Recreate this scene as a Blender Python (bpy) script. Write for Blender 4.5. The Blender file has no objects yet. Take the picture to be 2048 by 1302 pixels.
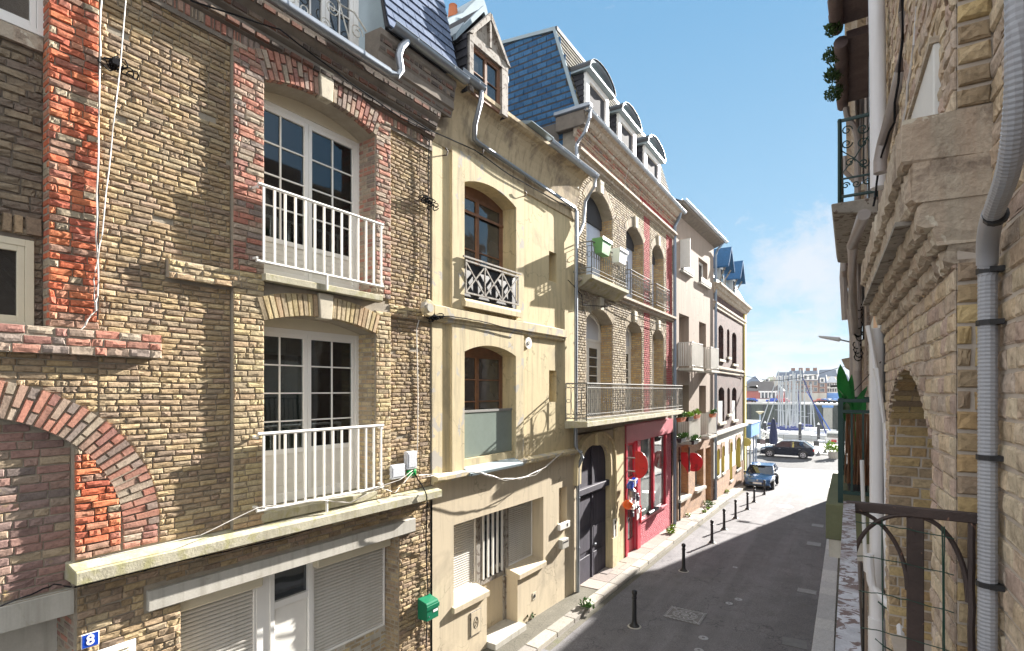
import bpy, math, random
from math import sin, cos, tan, pi, radians, sqrt, atan2
from mathutils import Vector
random.seed(7)
R = random.Random(11)
sc = bpy.context.scene
COL = sc.collection
# ---------------------------------------------------------------- camera
F_PX, CX, HZ, TH, EYE = 1050.0, 1024.0, 780.0, radians(32.77), 5.7
cd = bpy.data.cameras.new('Camera'); cam = bpy.data.objects.new('Camera', cd); COL.objects.link(cam)
cam.location = (0, 0, EYE); cam.rotation_euler = (pi/2, 0, TH)
cd.sensor_width = 36; cd.lens = 36*F_PX/2048; cd.shift_y = (HZ-651)/2048
cd.clip_start = .05; cd.clip_end = 3000
sc.camera = cam
# ---------------------------------------------------------------- light
SUN_EL, SUN_AZ = radians(23.3), radians(13.0)
sd = bpy.data.lights.new('Sun', 'SUN'); sun = bpy.data.objects.new('Sun', sd); COL.objects.link(sun)
sd.energy = 4.8; sd.angle = radians(.5); sd.color = (1, .95, .88)
sv = Vector((sin(SUN_AZ)*cos(SUN_EL), cos(SUN_AZ)*cos(SUN_EL), sin(SUN_EL)))
sun.rotation_euler = sv.to_track_quat('Z', 'Y').to_euler(); sun.location = (0, 0, 40)
sc.view_settings.view_transform = 'Standard'; sc.view_settings.look = 'None'
sc.view_settings.exposure = 2.28; sc.view_settings.gamma = 1
sc.cycles.use_denoising = True
sc.cycles.max_bounces = 8; sc.cycles.diffuse_bounces = 4; sc.cycles.glossy_bounces = 3
sc.cycles.transmission_bounces = 4; sc.cycles.transparent_max_bounces = 8
sc.cycles.sample_clamp_indirect = 6

class NT:
    """tiny node graph helper"""
    def __init__(s, nt): s.nt = nt; s.N = nt.nodes; s.L = nt.links
    def n(s, t, **k):
        o = s.N.new(t)
        for a, b in k.items():
            if a.startswith('i_'):
                key = a[2:].replace('_', ' ')
                o.inputs[key].default_value = b
            else: setattr(o, a, b)
        return o
    def l(s, a, b): s.L.new(a, b)
    def math(s, op, a, b=None):
        o = s.N.new('ShaderNodeMath'); o.operation = op
        for i, x in enumerate((a, b)):
            if x is None: continue
            if isinstance(x, (int, float)): o.inputs[i].default_value = x
            else: s.L.new(x, o.inputs[i])
        return o.outputs[0]
    def ramp(s, fac, stops, const=False):
        o = s.N.new('ShaderNodeValToRGB'); cr = o.color_ramp
        if const: cr.interpolation = 'CONSTANT'
        while len(cr.elements) < len(stops): cr.elements.new(.5)
        for e, (p, c) in zip(cr.elements, stops):
            e.position = p; e.color = (c, c, c, 1) if isinstance(c, (int, float)) else (*c[:3], 1)
        s.L.new(fac, o.inputs[0]); return o.outputs[0]
    def noise(s, vec, scale, detail=4, rough=.55, dist=0):
        o = s.N.new('ShaderNodeTexNoise'); o.inputs['Scale'].default_value = scale
        o.inputs['Detail'].default_value = detail; o.inputs['Roughness'].default_value = rough
        o.inputs['Distortion'].default_value = dist
        if vec is not None: s.L.new(vec, o.inputs['Vector'])
        return o.outputs['Fac']
    def mix(s, fac, a, b, mode='MIX'):
        o = s.N.new('ShaderNodeMix'); o.data_type = 'RGBA'; o.blend_type = mode
        for i, x in ((0, fac), (6, a), (7, b)):
            if isinstance(x, (int, float)): o.inputs[i].default_value = x if i == 0 else (x, x, x, 1)
            elif isinstance(x, tuple): o.inputs[i].default_value = (*x[:3], 1)
            else: s.L.new(x, o.inputs[i])
        return o.outputs[2]
    def mapping(s, vec, scale=(1, 1, 1), loc=(0, 0, 0)):
        o = s.N.new('ShaderNodeMapping'); o.inputs['Scale'].default_value = scale; o.inputs['Location'].default_value = loc
        s.L.new(vec, o.inputs['Vector']); return o.outputs[0]

w = bpy.data.worlds.new('World'); sc.world = w; w.use_nodes = True
g = NT(w.node_tree); g.N.clear()
out = g.n('ShaderNodeOutputWorld'); bg = g.n('ShaderNodeBackground')
g.l(bg.outputs[0], out.inputs[0])
sky = g.n('ShaderNodeTexSky'); sky.sky_type = 'NISHITA'; sky.sun_disc = False
sky.sun_elevation = SUN_EL; sky.sun_rotation = SUN_AZ
sky.air_density = 1.0; sky.dust_density = .1; sky.ozone_density = 2.0
tc = g.n('ShaderNodeTexCoord'); sep = g.n('ShaderNodeSeparateXYZ'); g.l(tc.outputs['Generated'], sep.inputs[0])
zz = sep.outputs[2]
# clear-air tint by elevation, mixed with the physical sky
grad = g.ramp(zz, [(0.0, (.46, .65, .80)), (.10, (.42, .63, .78)), (.30, (.30, .53, .735)), (.55, (.20, .43, .675)), (1.0, (.10, .28, .54))])
g1 = g.mix(1.0, grad, .218, 'MULTIPLY')
base = g.mix(.004, g1, sky.outputs[0])
# clouds: flat layer seen in perspective, thicker low down; more added behind the viewer as fill light
zc = g.math('ADD', g.math('MAXIMUM', zz, 0.0), .16)
dv = g.n('ShaderNodeVectorMath', operation='DIVIDE'); g.l(tc.outputs['Generated'], dv.inputs[0])
cmb = g.n('ShaderNodeCombineXYZ'); g.l(zc, cmb.inputs[0]); g.l(zc, cmb.inputs[1]); g.l(zc, cmb.inputs[2]); g.l(cmb.outputs[0], dv.inputs[1])
sq = g.mapping(dv.outputs[0], (1, 1, 2.4), (3.6, .2, 0))
cn = g.noise(sq, 1.7, 8, .6, .3)
behind = g.ramp(sep.outputs[1], [(0.0, .20), (.44, .13), (.56, 0.0), (1, 0.0)])
low = g.ramp(zz, [(0.0, .07), (.08, .05), (.2, .0), (1, 0.0)])
def blob(az, el, w, amt):
    c = (sin(radians(az))*cos(radians(el)), cos(radians(az))*cos(radians(el)), sin(radians(el)))
    d = g.n('ShaderNodeVectorMath', operation='DOT_PRODUCT'); nv = g.n('ShaderNodeVectorMath', operation='NORMALIZE'); g.l(tc.outputs['Generated'], nv.inputs[0]); g.l(nv.outputs[0], d.inputs[0]); d.inputs[1].default_value = c
    return g.math('MULTIPLY', g.ramp(d.outputs['Value'], [(cos(radians(w)), 0.0), (cos(radians(w*.35)), 1.0)]), amt)
bank = g.math('MAXIMUM', g.math('MAXIMUM', blob(-2.2, 11.8, 5.5, .50), blob(-5.5, 10.3, 3.6, .42)), g.math('MAXIMUM', blob(-5.2, 6.8, 3.4, .34), g.math('MAXIMUM', blob(-7.5, 2.2, 3.5, .38), blob(-1.8, 6.0, 1.8, .30))))
cn2 = g.noise(g.mapping(tc.outputs['Generated'], (1, 1, 1.6)), 11.0, 9, .62, .3)
bankf = g.ramp(g.math('ADD', g.math('MULTIPLY', bank, .8), cn2), [(0.0, 0.0), (.66, 0.0), (.78, .5), (.94, .85)])
cfac0 = g.math('ADD', g.math('ADD', cn, behind), low)
elev = g.ramp(zz, [(0.0, 0.0), (.24, 0.0), (.34, .16), (1.0, .16)])
fwd = g.ramp(sep.outputs[1], [(0.0, 0.0), (.5, 0.0), (.62, 1.0), (1, 1.0)])
cfac1 = g.math('SUBTRACT', cfac0, g.math('MULTIPLY', elev, fwd))
cfac = g.ramp(cfac1, [(0.0, 0.0), (.545, 0.0), (.62, .75), (.72, 1.0)])
cl = g.mix(g.math('MAXIMUM', cfac, bankf), base, (.175, .184, .197))
# unseen sky glow added behind the viewer to lift the shaded sides
fill_veil = g.ramp(sep.outputs[1], [(0.0, 1.0), (.35, .8), (.52, 0.0), (1, 0.0)])
cl2 = g.mix(1.0, cl, g.mix(fill_veil, (0, 0, 0), (.15, .147, .142)), 'ADD')
g.l(cl2, bg.inputs['Color']); bg.inputs['Strength'].default_value = 1.0

# ---------------------------------------------------------------- materials
def mk(name):
    m = bpy.data.materials.new(name); m.use_nodes = True
    g = NT(m.node_tree); p = g.N.get('Principled BSDF')
    tc = g.n('ShaderNodeTexCoord')
    return m, g, p, tc.outputs['Object']
def bump(g, p, h, strength, dist):
    b = g.n('ShaderNodeBump'); b.inputs['Strength'].default_value = strength; b.inputs['Distance'].default_value = dist
    g.l(h, b.inputs['Height']); g.l(b.outputs[0], p.inputs['Normal'])
def sc3(c, k): return tuple(min(1, x*k) for x in c)
def mat(name, col, rough=.75, var=.15, vs=3., bs=30., bd=.004, b=.5, metal=0., spec=.4, stain=None, streak=None, patch=None, coat=0, crack=None):
    """stain=(colour,threshold,scale)  streak=(colour,amount)  patch=(colour,threshold,scale): shapes with hard edges"""
    m, g, p, co = mk(name)
    n1 = g.noise(co, vs, 5, .6)
    c = g.ramp(n1, [(.25, sc3(col, 1-var)), (.5, col), (.75, sc3(col, 1+var))])
    n2 = g.noise(co, bs, 4, .6)
    c = g.mix(g.math('MULTIPLY', g.ramp(n2, [(.35, 1.0), (.6, 0.0)]), var*.9), c, sc3(col, .55))
    if streak:
        sv = g.mapping(co, (7, 7, .5)); n3 = g.noise(sv, 1.3, 4, .6)
        c = g.mix(g.math('MULTIPLY', g.ramp(n3, [(.48, 0.0), (.72, 1.0)]), streak[1]), c, streak[0])
    if stain:
        n4 = g.noise(co, stain[2], 6, .65, .4)
        c = g.mix(g.ramp(n4, [(stain[1], 0.0), (stain[1]+.12, .85)]), c, stain[0])
    if patch:
        n5 = g.noise(co, patch[2], 5, .6, .6)
        pf = g.ramp(n5, [(patch[1], 0.0), (patch[1]+.012, 1.0)])
        c = g.mix(pf, c, patch[0])
    if crack:
        nz = g.n('ShaderNodeTexNoise'); nz.inputs['Scale'].default_value = 1.7; nz.inputs['Detail'].default_value = 5; g.l(co, nz.inputs['Vector'])
        va = g.n('ShaderNodeVectorMath', operation='ADD'); g.l(co, va.inputs[0]); g.l(nz.outputs['Color'], va.inputs[1])
        vo = g.n('ShaderNodeTexVoronoi', feature='DISTANCE_TO_EDGE'); vo.inputs['Scale'].default_value = crack[0]; g.l(va.outputs[0], vo.inputs['Vector'])
        ck = g.math('MULTIPLY', g.ramp(vo.outputs[0], [(0.0, 1.0), (.010, 0.0)]), g.ramp(g.noise(co, .9, 3, .5), [(.48, 0.0), (.56, 1.0)]))
        c = g.mix(g.math('MULTIPLY', ck, crack[1]), c, sc3(col, .25))
    g.l(c, p.inputs['Base Color'])
    p.inputs['Roughness'].default_value = rough; p.inputs['Metallic'].default_value = metal
    p.inputs['Specular IOR Level'].default_value = spec
    if coat: p.inputs['Coat Weight'].default_value = coat; p.inputs['Coat Roughness'].default_value = .05
    if b: bump(g, p, n2, b, bd)
    return m
def brickmat(name, cols, var=.18, b=.7, bd=.006, bs=38, lich=None, grime=None):
    """real bricks: one colour per brick (island)"""
    m, g, p, co = mk(name)
    geo = g.n('ShaderNodeNewGeometry'); k = len(cols)
    c = g.ramp(geo.outputs['Random Per Island'], [(i/k, q) for i, q in enumerate(cols)], const=True)
    n1 = g.noise(co, 9, 5, .65)
    c = g.mix(1.0, c, g.ramp(n1, [(.25, 1-var*1.6), (.5, 1.0), (.8, 1+var)]), 'MULTIPLY')
    n2 = g.noise(co, bs, 5, .65)
    c = g.mix(1.0, c, g.ramp(n2, [(.3, .66), (.5, 1.0), (.75, 1.12)]), 'MULTIPLY')
    if grime:
        n3 = g.noise(co, .55, 6, .62, .3)
        c = g.mix(g.ramp(n3, [(grime[1], 0.0), (grime[1]+.16, .8)]), c, g.mix(.55, c, grime[0]))
    if lich:
        n4 = g.noise(co, 2.1, 6, .7, .2)
        c = g.mix(g.ramp(n4, [(lich[1], 0.0), (lich[1]+.1, .8)]), c, lich[0])
    g.l(c, p.inputs['Base Color']); p.inputs['Roughness'].default_value = .9
    p.inputs['Specular IOR Level'].default_value = .2
    bump(g, p, n2, b, bd)
    return m
def brickshader(name, c1, c2, mort, w=.22, h=.075, b=.6, var=.3):
    m, g, p, co = mk(name)
    s = g.n('ShaderNodeSeparateXYZ'); g.l(co, s.inputs[0])
    cb = g.n('ShaderNodeCombineXYZ'); g.l(g.math('ADD', s.outputs[0], s.outputs[1]), cb.inputs[0]); g.l(s.outputs[2], cb.inputs[1])
    br = g.n('ShaderNodeTexBrick'); g.l(cb.outputs[0], br.inputs['Vector'])
    br.inputs['Scale'].default_value = 1; br.inputs['Brick Width'].default_value = w; br.inputs['Row Height'].default_value = h
    br.inputs['Mortar Size'].default_value = .007; br.inputs['Mortar Smooth'].default_value = .3
    br.inputs['Color1'].default_value = (*c1, 1); br.inputs['Color2'].default_value = (*c2, 1); br.inputs['Mortar'].default_value = (*mort, 1)
    n = g.noise(co, 3, 6, .7)
    c = g.mix(1.0, br.outputs['Color'], g.ramp(n, [(.3, 1-var), (.5, 1.0), (.72, 1+var)]), 'MULTIPLY')
    n2 = g.noise(co, 30, 4, .6)
    c = g.mix(1.0, c, g.ramp(n2, [(.3, .75), (.7, 1.2)]), 'MULTIPLY')
    g.l(c, p.inputs['Base Color']); p.inputs['Roughness'].default_value = .9
    hh = g.math('SUBTRACT', g.math('MULTIPLY', n2, .4), br.outputs['Fac'])
    bump(g, p, hh, b, .012)
    return m
def glass(name, col=(.02, .025, .03), rough=.03, wob=.15, spec=.9):
    m, g, p, co = mk(name)
    n = g.noise(co, .9, 3, .5)
    c = g.ramp(n, [(.35, sc3(col, .6)), (.5, col), (.68, sc3(col, 1.9))])
    g.l(c, p.inputs['Base Color']); p.inputs['Roughness'].default_value = rough
    p.inputs['Specular IOR Level'].default_value = spec; p.inputs['IOR'].default_value = 1.6
    bump(g, p, g.noise(co, 1.6, 2, .4), wob, .02)
    return m

OCHRE = [(0.336,0.249,0.148),(0.401,0.300,0.172),(0.288,0.216,0.144),(0.448,0.341,0.198),(0.363,0.276,0.172),(0.317,0.230,0.135),(0.390,0.286,0.181),(0.252,0.189,0.136),(0.427,0.341,0.217),(0.353,0.263,0.171),(0.354,0.258,0.181),(0.307,0.240,0.162)]
BUFF = [(0.447,0.349,0.192),(0.389,0.301,0.183),(0.486,0.398,0.241),(0.351,0.281,0.183),(0.428,0.310,0.193),(0.506,0.408,0.232),(0.321,0.253,0.164),(0.456,0.369,0.241)]
RED = [(0.501,0.155,0.081),(0.427,0.130,0.074),(0.546,0.188,0.092),(0.366,0.147,0.104),(0.474,0.168,0.099),(0.314,0.192,0.140),(0.526,0.142,0.072),(0.336,0.275,0.197),(0.401,0.121,0.077),(0.459,0.214,0.135)]
REDMIX = [(0.378,0.196,0.148),(0.334,0.250,0.194),(0.399,0.181,0.133),(0.283,0.213,0.178),(0.357,0.294,0.224),(0.418,0.208,0.152),(0.251,0.202,0.174),(0.362,0.237,0.180),(0.304,0.157,0.129),(0.391,0.314,0.244)]
MAUVE = [(0.263,0.169,0.147),(0.291,0.196,0.160),(0.238,0.154,0.136),(0.319,0.239,0.174),(0.258,0.185,0.164),(0.338,0.266,0.186),(0.220,0.148,0.130),(0.296,0.180,0.151),(0.181,0.145,0.130),(0.295,0.230,0.179)]
RBUFF = [(0.496,0.389,0.290),(0.457,0.369,0.289),(0.543,0.446,0.330),(0.429,0.340,0.269),(0.514,0.407,0.282),(0.478,0.397,0.327),(0.554,0.465,0.340),(0.447,0.340,0.279)]
GOLD = [(0.438,0.320,0.164),(0.370,0.274,0.163),(0.493,0.374,0.197),(0.337,0.256,0.167),(0.410,0.284,0.151),(0.303,0.229,0.162),(0.462,0.358,0.225)]
M = {}
M['ochre'] = brickmat('ochre_brick', OCHRE, grime=((.10,.085,.065), .56), lich=((.32,.27,.13), .72))
M['ochre_shade'] = brickmat('shade_painted_brick', [(.20,.16,.115),(.23,.185,.13),(.17,.135,.105),(.25,.20,.14),(.19,.15,.12)])  # darker ochre brick: the recess shade is painted into its colour
M['buff'] = brickmat('buff_brick', BUFF)
M['red'] = brickmat('orange_red_brick', RED, lich=((.30,.27,.20), .68))
M['redmix'] = brickmat('weathered_red_brick', REDMIX)
M['mauve'] = brickmat('dull_red_brick', MAUVE, lich=((.36,.29,.10), .62))
M['rbuff'] = brickmat('pale_buff_brick', RBUFF, bs=45, bd=.008, var=.3, grime=((.17,.13,.10), .53))
M['gold'] = brickmat('golden_brick', GOLD, bs=45, bd=.008, grime=((.12,.10,.08), .58))
M['cbuff'] = brickmat('cream_brick', [(.38,.315,.225),(.33,.275,.20),(.42,.35,.245),(.29,.24,.185),(.35,.285,.20),(.43,.37,.275)], grime=((.11,.09,.07), .60))
M['jambc'] = brickmat('sandy_jamb_brick', [(.52,.36,.17),(.47,.31,.15),(.56,.41,.21),(.42,.29,.16),(.50,.38,.22)])
M['redpaint'] = brickmat('red_painted_brick', [(.38,.085,.085),(.34,.07,.07),(.42,.11,.10)])
M['pinkbrick'] = brickmat('pink_painted_brick', [(.52,.16,.19),(.49,.15,.18),(.54,.18,.21)], var=.08, b=.35)
M['mortar'] = mat('lime_mortar', (.33,.29,.23), .95, .2, 6, 60, .004, .8)
M['mortar_d'] = mat('dirty_mortar', (.20,.17,.14), .95, .25, 5, 60, .004, .8)
M['mortar_l'] = mat('pale_mortar', (.48,.42,.36), .95, .15, 6, 60, .003, .8, stain=((.30,.24,.18), .60, 1.6))
M['concrete'] = mat('grey_concrete', (.46,.44,.39), .9, .12, 3, 45, .003, .5, streak=((.22,.20,.16), .5), stain=((.28,.26,.19), .6, 2.))
M['mossy'] = mat('mossy_concrete', (.44,.41,.31), .95, .25, 3, 40, .006, .8, stain=((.33,.31,.16), .50, 4.5), streak=((.20,.18,.12), .45))
M['stone'] = mat('pale_stone', (.52,.47,.37), .9, .12, 2.5, 40, .004, .5, stain=((.25,.22,.17), .60, 2.))
M['yellow'] = mat('yellow_stucco', (.60,.50,.30), .92, .09, 1.2, 26, .003, .35, streak=((.30,.25,.17), .55), stain=((.38,.32,.21), .54, .8), patch=((.44,.41,.36), .74, 1.5), crack=(.9, .6))
M['yellow_flake'] = mat('flaking_yellow_stucco', (.58,.49,.31), .92, .1, 2, 30, .004, .5, streak=((.27,.23,.17), .65), patch=((.42,.39,.34), .59, 2.2), crack=(.9, .6))
M['cream'] = mat('cream_render', (.56,.475,.34), .92, .05, .8, 30, .002, .25, streak=((.36,.30,.22), .5), stain=((.40,.34,.25), .55, .7), crack=(.9, .6))
M['cove'] = mat('stained_cove_plaster', (.52,.42,.27), .92, .12, 1.1, 24, .003, .35, streak=((.20,.15,.10), .65), stain=((.22,.17,.12), .52, 1.3), crack=(.9, .6))
M['cavity'] = mat('house_core', (.16,.14,.12), .95, .1)
M['white'] = mat('white_pvc', (.80,.79,.76), .35, .02, 3, 30, .0005, .1, spec=.5)
M['whitepaint'] = mat('white_paint', (.78,.76,.71), .5, .05, 5, 40, .001, .2, stain=((.50,.42,.30), .72, 8.))
M['panel'] = mat('grooved_panel', (.72,.70,.65), .45, .04)
M['shutter'] = mat('beige_shutter', (.56,.54,.50), .4, .05, 3, 30, .0005, .1, streak=((.40,.37,.31), .3))
M['boxcream'] = mat('cream_shutter_box', (.66,.60,.46), .45, .04)
M['glass'] = glass('window_glass')
def clearglass():
    m = bpy.data.materials.new('clear_window_glass'); m.use_nodes = True; g = NT(m.node_tree); g.N.clear(); o = g.n('ShaderNodeOutputMaterial')
    tr = g.n('ShaderNodeBsdfTransparent'); tr.inputs[0].default_value = (.62, .66, .66, 1); gl = g.n('ShaderNodeBsdfGlossy'); gl.inputs['Roughness'].default_value = .03; gl.inputs[0].default_value = (.9, .95, 1, 1)
    fr = g.n('ShaderNodeFresnel'); fr.inputs[0].default_value = 1.75; tc = g.n('ShaderNodeTexCoord'); b = g.n('ShaderNodeBump'); b.inputs['Strength'].default_value = .12; b.inputs['Distance'].default_value = .02
    g.l(g.noise(tc.outputs['Object'], 1.3, 2, .4), b.inputs['Height']); g.l(b.outputs[0], gl.inputs['Normal']); mx = g.n('ShaderNodeMixShader'); g.l(fr.outputs[0], mx.inputs[0]); g.l(tr.outputs[0], mx.inputs[1]); g.l(gl.outputs[0], mx.inputs[2]); g.l(mx.outputs[0], o.inputs[0]); return m
M['glassA'] = clearglass()
M['curtain'] = mat('grey_curtain', (.42, .42, .40), .9, .1)
M['glassB'] = glass('old_window_glass', (.035,.035,.035), .05, .5)
M['frosted'] = mat('frosted_glass', (.22,.265,.235), .25, .12, .8, 10, .001, .05, spec=.6)
M['shopglass'] = glass('shop_glass', (.12,.14,.13), .015, .04, 1.)
M['wood'] = mat('brown_wood', (.20,.10,.055), .6, .25, 6, 40, .002, .4)
M['greywood'] = mat('peeling_grey_wood', (.29,.265,.23), .8, .25, 7, 50, .004, .6, patch=((.13,.10,.08), .56, 9.))
M['cageiron'] = mat('rusty_white_iron', (.62,.60,.54), .6, .1, 9, 60, .002, .4, patch=((.30,.16,.08), .64, 14.))
M['iron'] = mat('black_iron', (.025,.025,.027), .45, .2, 9, 60, .001, .3)
M['greenrail'] = mat('dark_green_paint', (.012,.040,.037), .35, .1, 6, 60, .001, .2)
M['greyrail'] = mat('grey_painted_iron', (.25,.245,.23), .85, .12, 8, 60, .001, .3, patch=((.12,.09,.07), .62, 12.))
M['peelrail'] = mat('peeling_iron', (.055,.038,.034), .6, .3, 8, 90, .003, .8, patch=((.20,.11,.08), .66, 20.))
M['peelwhite'] = mat('peeling_white_iron', (.42,.42,.45), .6, .3, 14, 90, .005, 1., patch=((.14,.095,.085), .53, 34.), stain=((.24,.2,.2), .5, 12.))
M['zinc'] = mat('zinc', (.34,.37,.41), .42, .12, 3, 30, .001, .2, metal=.75, stain=((.30,.31,.31), .6, 3.))
M['zincflat'] = mat('zinc_sheet', (.27,.33,.36), .45, .1, 2, 30, .001, .2, metal=.3)
M['pvcgrey'] = mat('grey_conduit', (.33,.34,.37), .38, .08, 3, 40, .0006, .2, spec=.5)
M['pvcwhite'] = mat('white_pvc_pipe', (.70,.70,.72), .35, .05, 2, 40, .0005, .1, streak=((.45,.43,.40), .35))
M['pipebrown'] = mat('brown_grey_pipe', (.30,.265,.25), .4, .15, 3, 40, .0006, .2)
M['castblue'] = mat('blue_grey_pipe', (.24,.30,.38), .4, .1)
M['slate'] = brickmat('blue_slate', [(.045,.13,.26),(.055,.15,.285),(.04,.115,.235),(.06,.16,.31)], var=.1, b=.2, bs=20)
M['slategrey'] = brickmat('grey_slate', [(.11,.145,.22),(.13,.165,.245),(.10,.13,.20)], var=.12, b=.2, bs=20)  # grey-blue slates of the near brick house roof
M['slateold'] = brickmat('old_lichen_slate', [(.105,.095,.075),(.085,.08,.066),(.13,.118,.088),(.072,.067,.058)], lich=((.16,.15,.06), .56), b=.4, bs=25)
M['slatedark'] = brickmat('dark_slate', [(.05,.05,.06),(.06,.06,.07),(.045,.045,.052)], var=.15, b=.3, bs=20)
M['batten'] = mat('roof_underlay', (.05,.05,.055), .9, .1)
M['cable'] = mat('black_cable', (.02,.02,.022), .95, .1, spec=.05)
M['cablewhite'] = mat('white_cable', (.52,.49,.45), .5, .05)
M['green'] = mat('green_mailbox', (.01,.17,.085), .3, .05, 3, 30, .0005, .1, spec=.5, coat=.3)
M['greenclip'] = mat('green_plastic', (.01,.35,.08), .4, .05)
M['greybox'] = mat('light_grey_plastic', (.60,.62,.66), .4, .03)
M['blueplate'] = mat('blue_enamel', (.01,.06,.42), .2, .02, coat=.4)
M['plateWhite'] = mat('white_enamel', (.85,.85,.85), .3, .02)
M['terra'] = mat('terracotta', (.52,.17,.075), .8, .12)
M['doordark'] = mat('dark_painted_door', (.040,.035,.055), .7, .25, 3, 30, .001, .2, streak=((.10,.09,.11), .5))
M['pink'] = mat('pink_red_paint', (.47,.12,.15), .55, .08, 1.5, 30, .001, .2, streak=((.40,.08,.11), .3))
M['redframe'] = mat('crimson_paint', (.46,.03,.055), .4, .08, 3, 30, .001, .1)
M['signred'] = mat('scarlet_sign', (.58,.012,.018), .4, .15, 4, 30, .001, .2, patch=((.30,.01,.012), .62, 3.))
M['dstucco'] = mat('pinkish_stucco', (.285,.228,.185), .93, .05, .8, 40, .002, .3, streak=((.50,.38,.30), .4), crack=(.9, .6))
M['ebrick'] = brickshader('brown_red_brick', (.095,.038,.03), (.06,.028,.025), (.11,.09,.08), var=.5)
M['dbrick'] = brickshader('sandy_red_brick', (.42,.25,.15), (.33,.20,.13), (.42,.36,.28))
M['jambD'] = brickshader('orange_jamb_brick', (.44,.26,.12), (.36,.20,.10), (.36,.28,.2))
M['ewhite'] = mat('white_render', (.62,.60,.54), .9, .04, 1, 30, .002, .2)
M['eyellow'] = mat('ochre_yellow_paint', (.62,.52,.16), .85, .08, 1, 30, .002, .2)
M['rwhite'] = mat('white_render_old', (.66,.66,.64), .9, .06, 1, 30, .002, .2)
M['rorange'] = mat('peach_render', (.68,.46,.30), .9, .05)
M['rdark'] = brickshader('old_brown_brick', (.30,.22,.17), (.22,.17,.14), (.33,.29,.25))  # old brown brick of the right-hand houses
M['ebluegloss'] = mat('blue_awning', (.12,.28,.62), .55, .06)
M['leaf'] = mat('leaf', (.07,.17,.03), .5, .3, 8, 30, .001, .2)
M['leafdark'] = mat('banana_leaf', (.02,.20,.045), .35, .35, 5, 30, .001, .2)
M['leafbright'] = mat('young_leaf', (.22,.36,.03), .5, .25, 8, 30)
M['moss'] = mat('moss_plant', (.035,.07,.015), .9, .3, 12, 60)
M['tile'] = mat('old_roof_tile', (.17,.13,.13), .85, .25, 5, 40, .003, .5)
M['cornstone'] = mat('weathered_cornice_stone', (.44,.375,.295), .92, .28, 5, 30, .012, 1., stain=((.20,.155,.12), .53, 5.), streak=((.38,.20,.12), .3), patch=((.54,.49,.40), .60, 4.))
M['grimy'] = brickmat('grimy_brick', [(.13,.095,.08),(.16,.11,.09),(.10,.08,.07),(.19,.10,.075),(.12,.10,.085),(.23,.18,.14)])
M['shutblue'] = mat('pale_blue_shutter', (.52,.58,.70), .5, .04)
# ---------------------------------------------------------------- geometry helpers
def ray(x, y):
    u = (x-CX)/F_PX; v = (HZ-y)/F_PX
    return (-sin(TH)+u*cos(TH), cos(TH)+u*sin(TH), v)
class Fr:
    """a vertical plane: e along it, n out of it, z up"""
    def __init__(s, o, e, n): s.o = Vector((*o, 0)); s.e = Vector((*e, 0)); s.n = Vector((*n, 0))
    def W(s, a, n, z):
        q = s.o+s.e*a+s.n*n; return Vector((q.x, q.y, z))
    def px(s, x, y, n=0):
        d = ray(x, y); t = (s.o.x*s.n.x+s.o.y*s.n.y+n)/(d[0]*s.n.x+d[1]*s.n.y)
        X, Y = t*d[0]-s.o.x, t*d[1]-s.o.y
        return (X*s.e.x+Y*s.e.y, EYE+t*d[2])
    def S(s, x, n=0): return s.px(x, 700, n)[0]
    def jamb(s, a):      # the reveal at s=a that faces back along -e; its own e runs into the wall
        p = s.W(a, 0, 0); return Fr((p.x, p.y), (-s.n.x, -s.n.y), (-s.e.x, -s.e.y))
def street(ox, oy, ang, side=1):
    a = radians(ang); return Fr((ox, oy), (sin(a), cos(a)), (cos(a)*side, -sin(a)*side))
FA = street(-7.1, 0, 2.148); FC = street(-6.59, 13.6, 0); FD = street(-6.59, 23.3, 1.67); FE = street(-6.38, 30.6, 0)
FR = street(.373, 2.85, -1.72, -1)
WORLD = Fr((0, 0), (1, 0), (0, 1))
ZG = [(-20, 0.0), (10, -.05), (14, -.12), (23, -.3), (31, -.5), (41, -.9), (46, -.97), (400, -.97)]
def zg(Y):
    for (a, b), (c, d) in zip(ZG, ZG[1:]):
        if Y <= c: return b+(d-b)*(Y-a)/(c-a)
    return ZG[-1][1]

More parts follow.
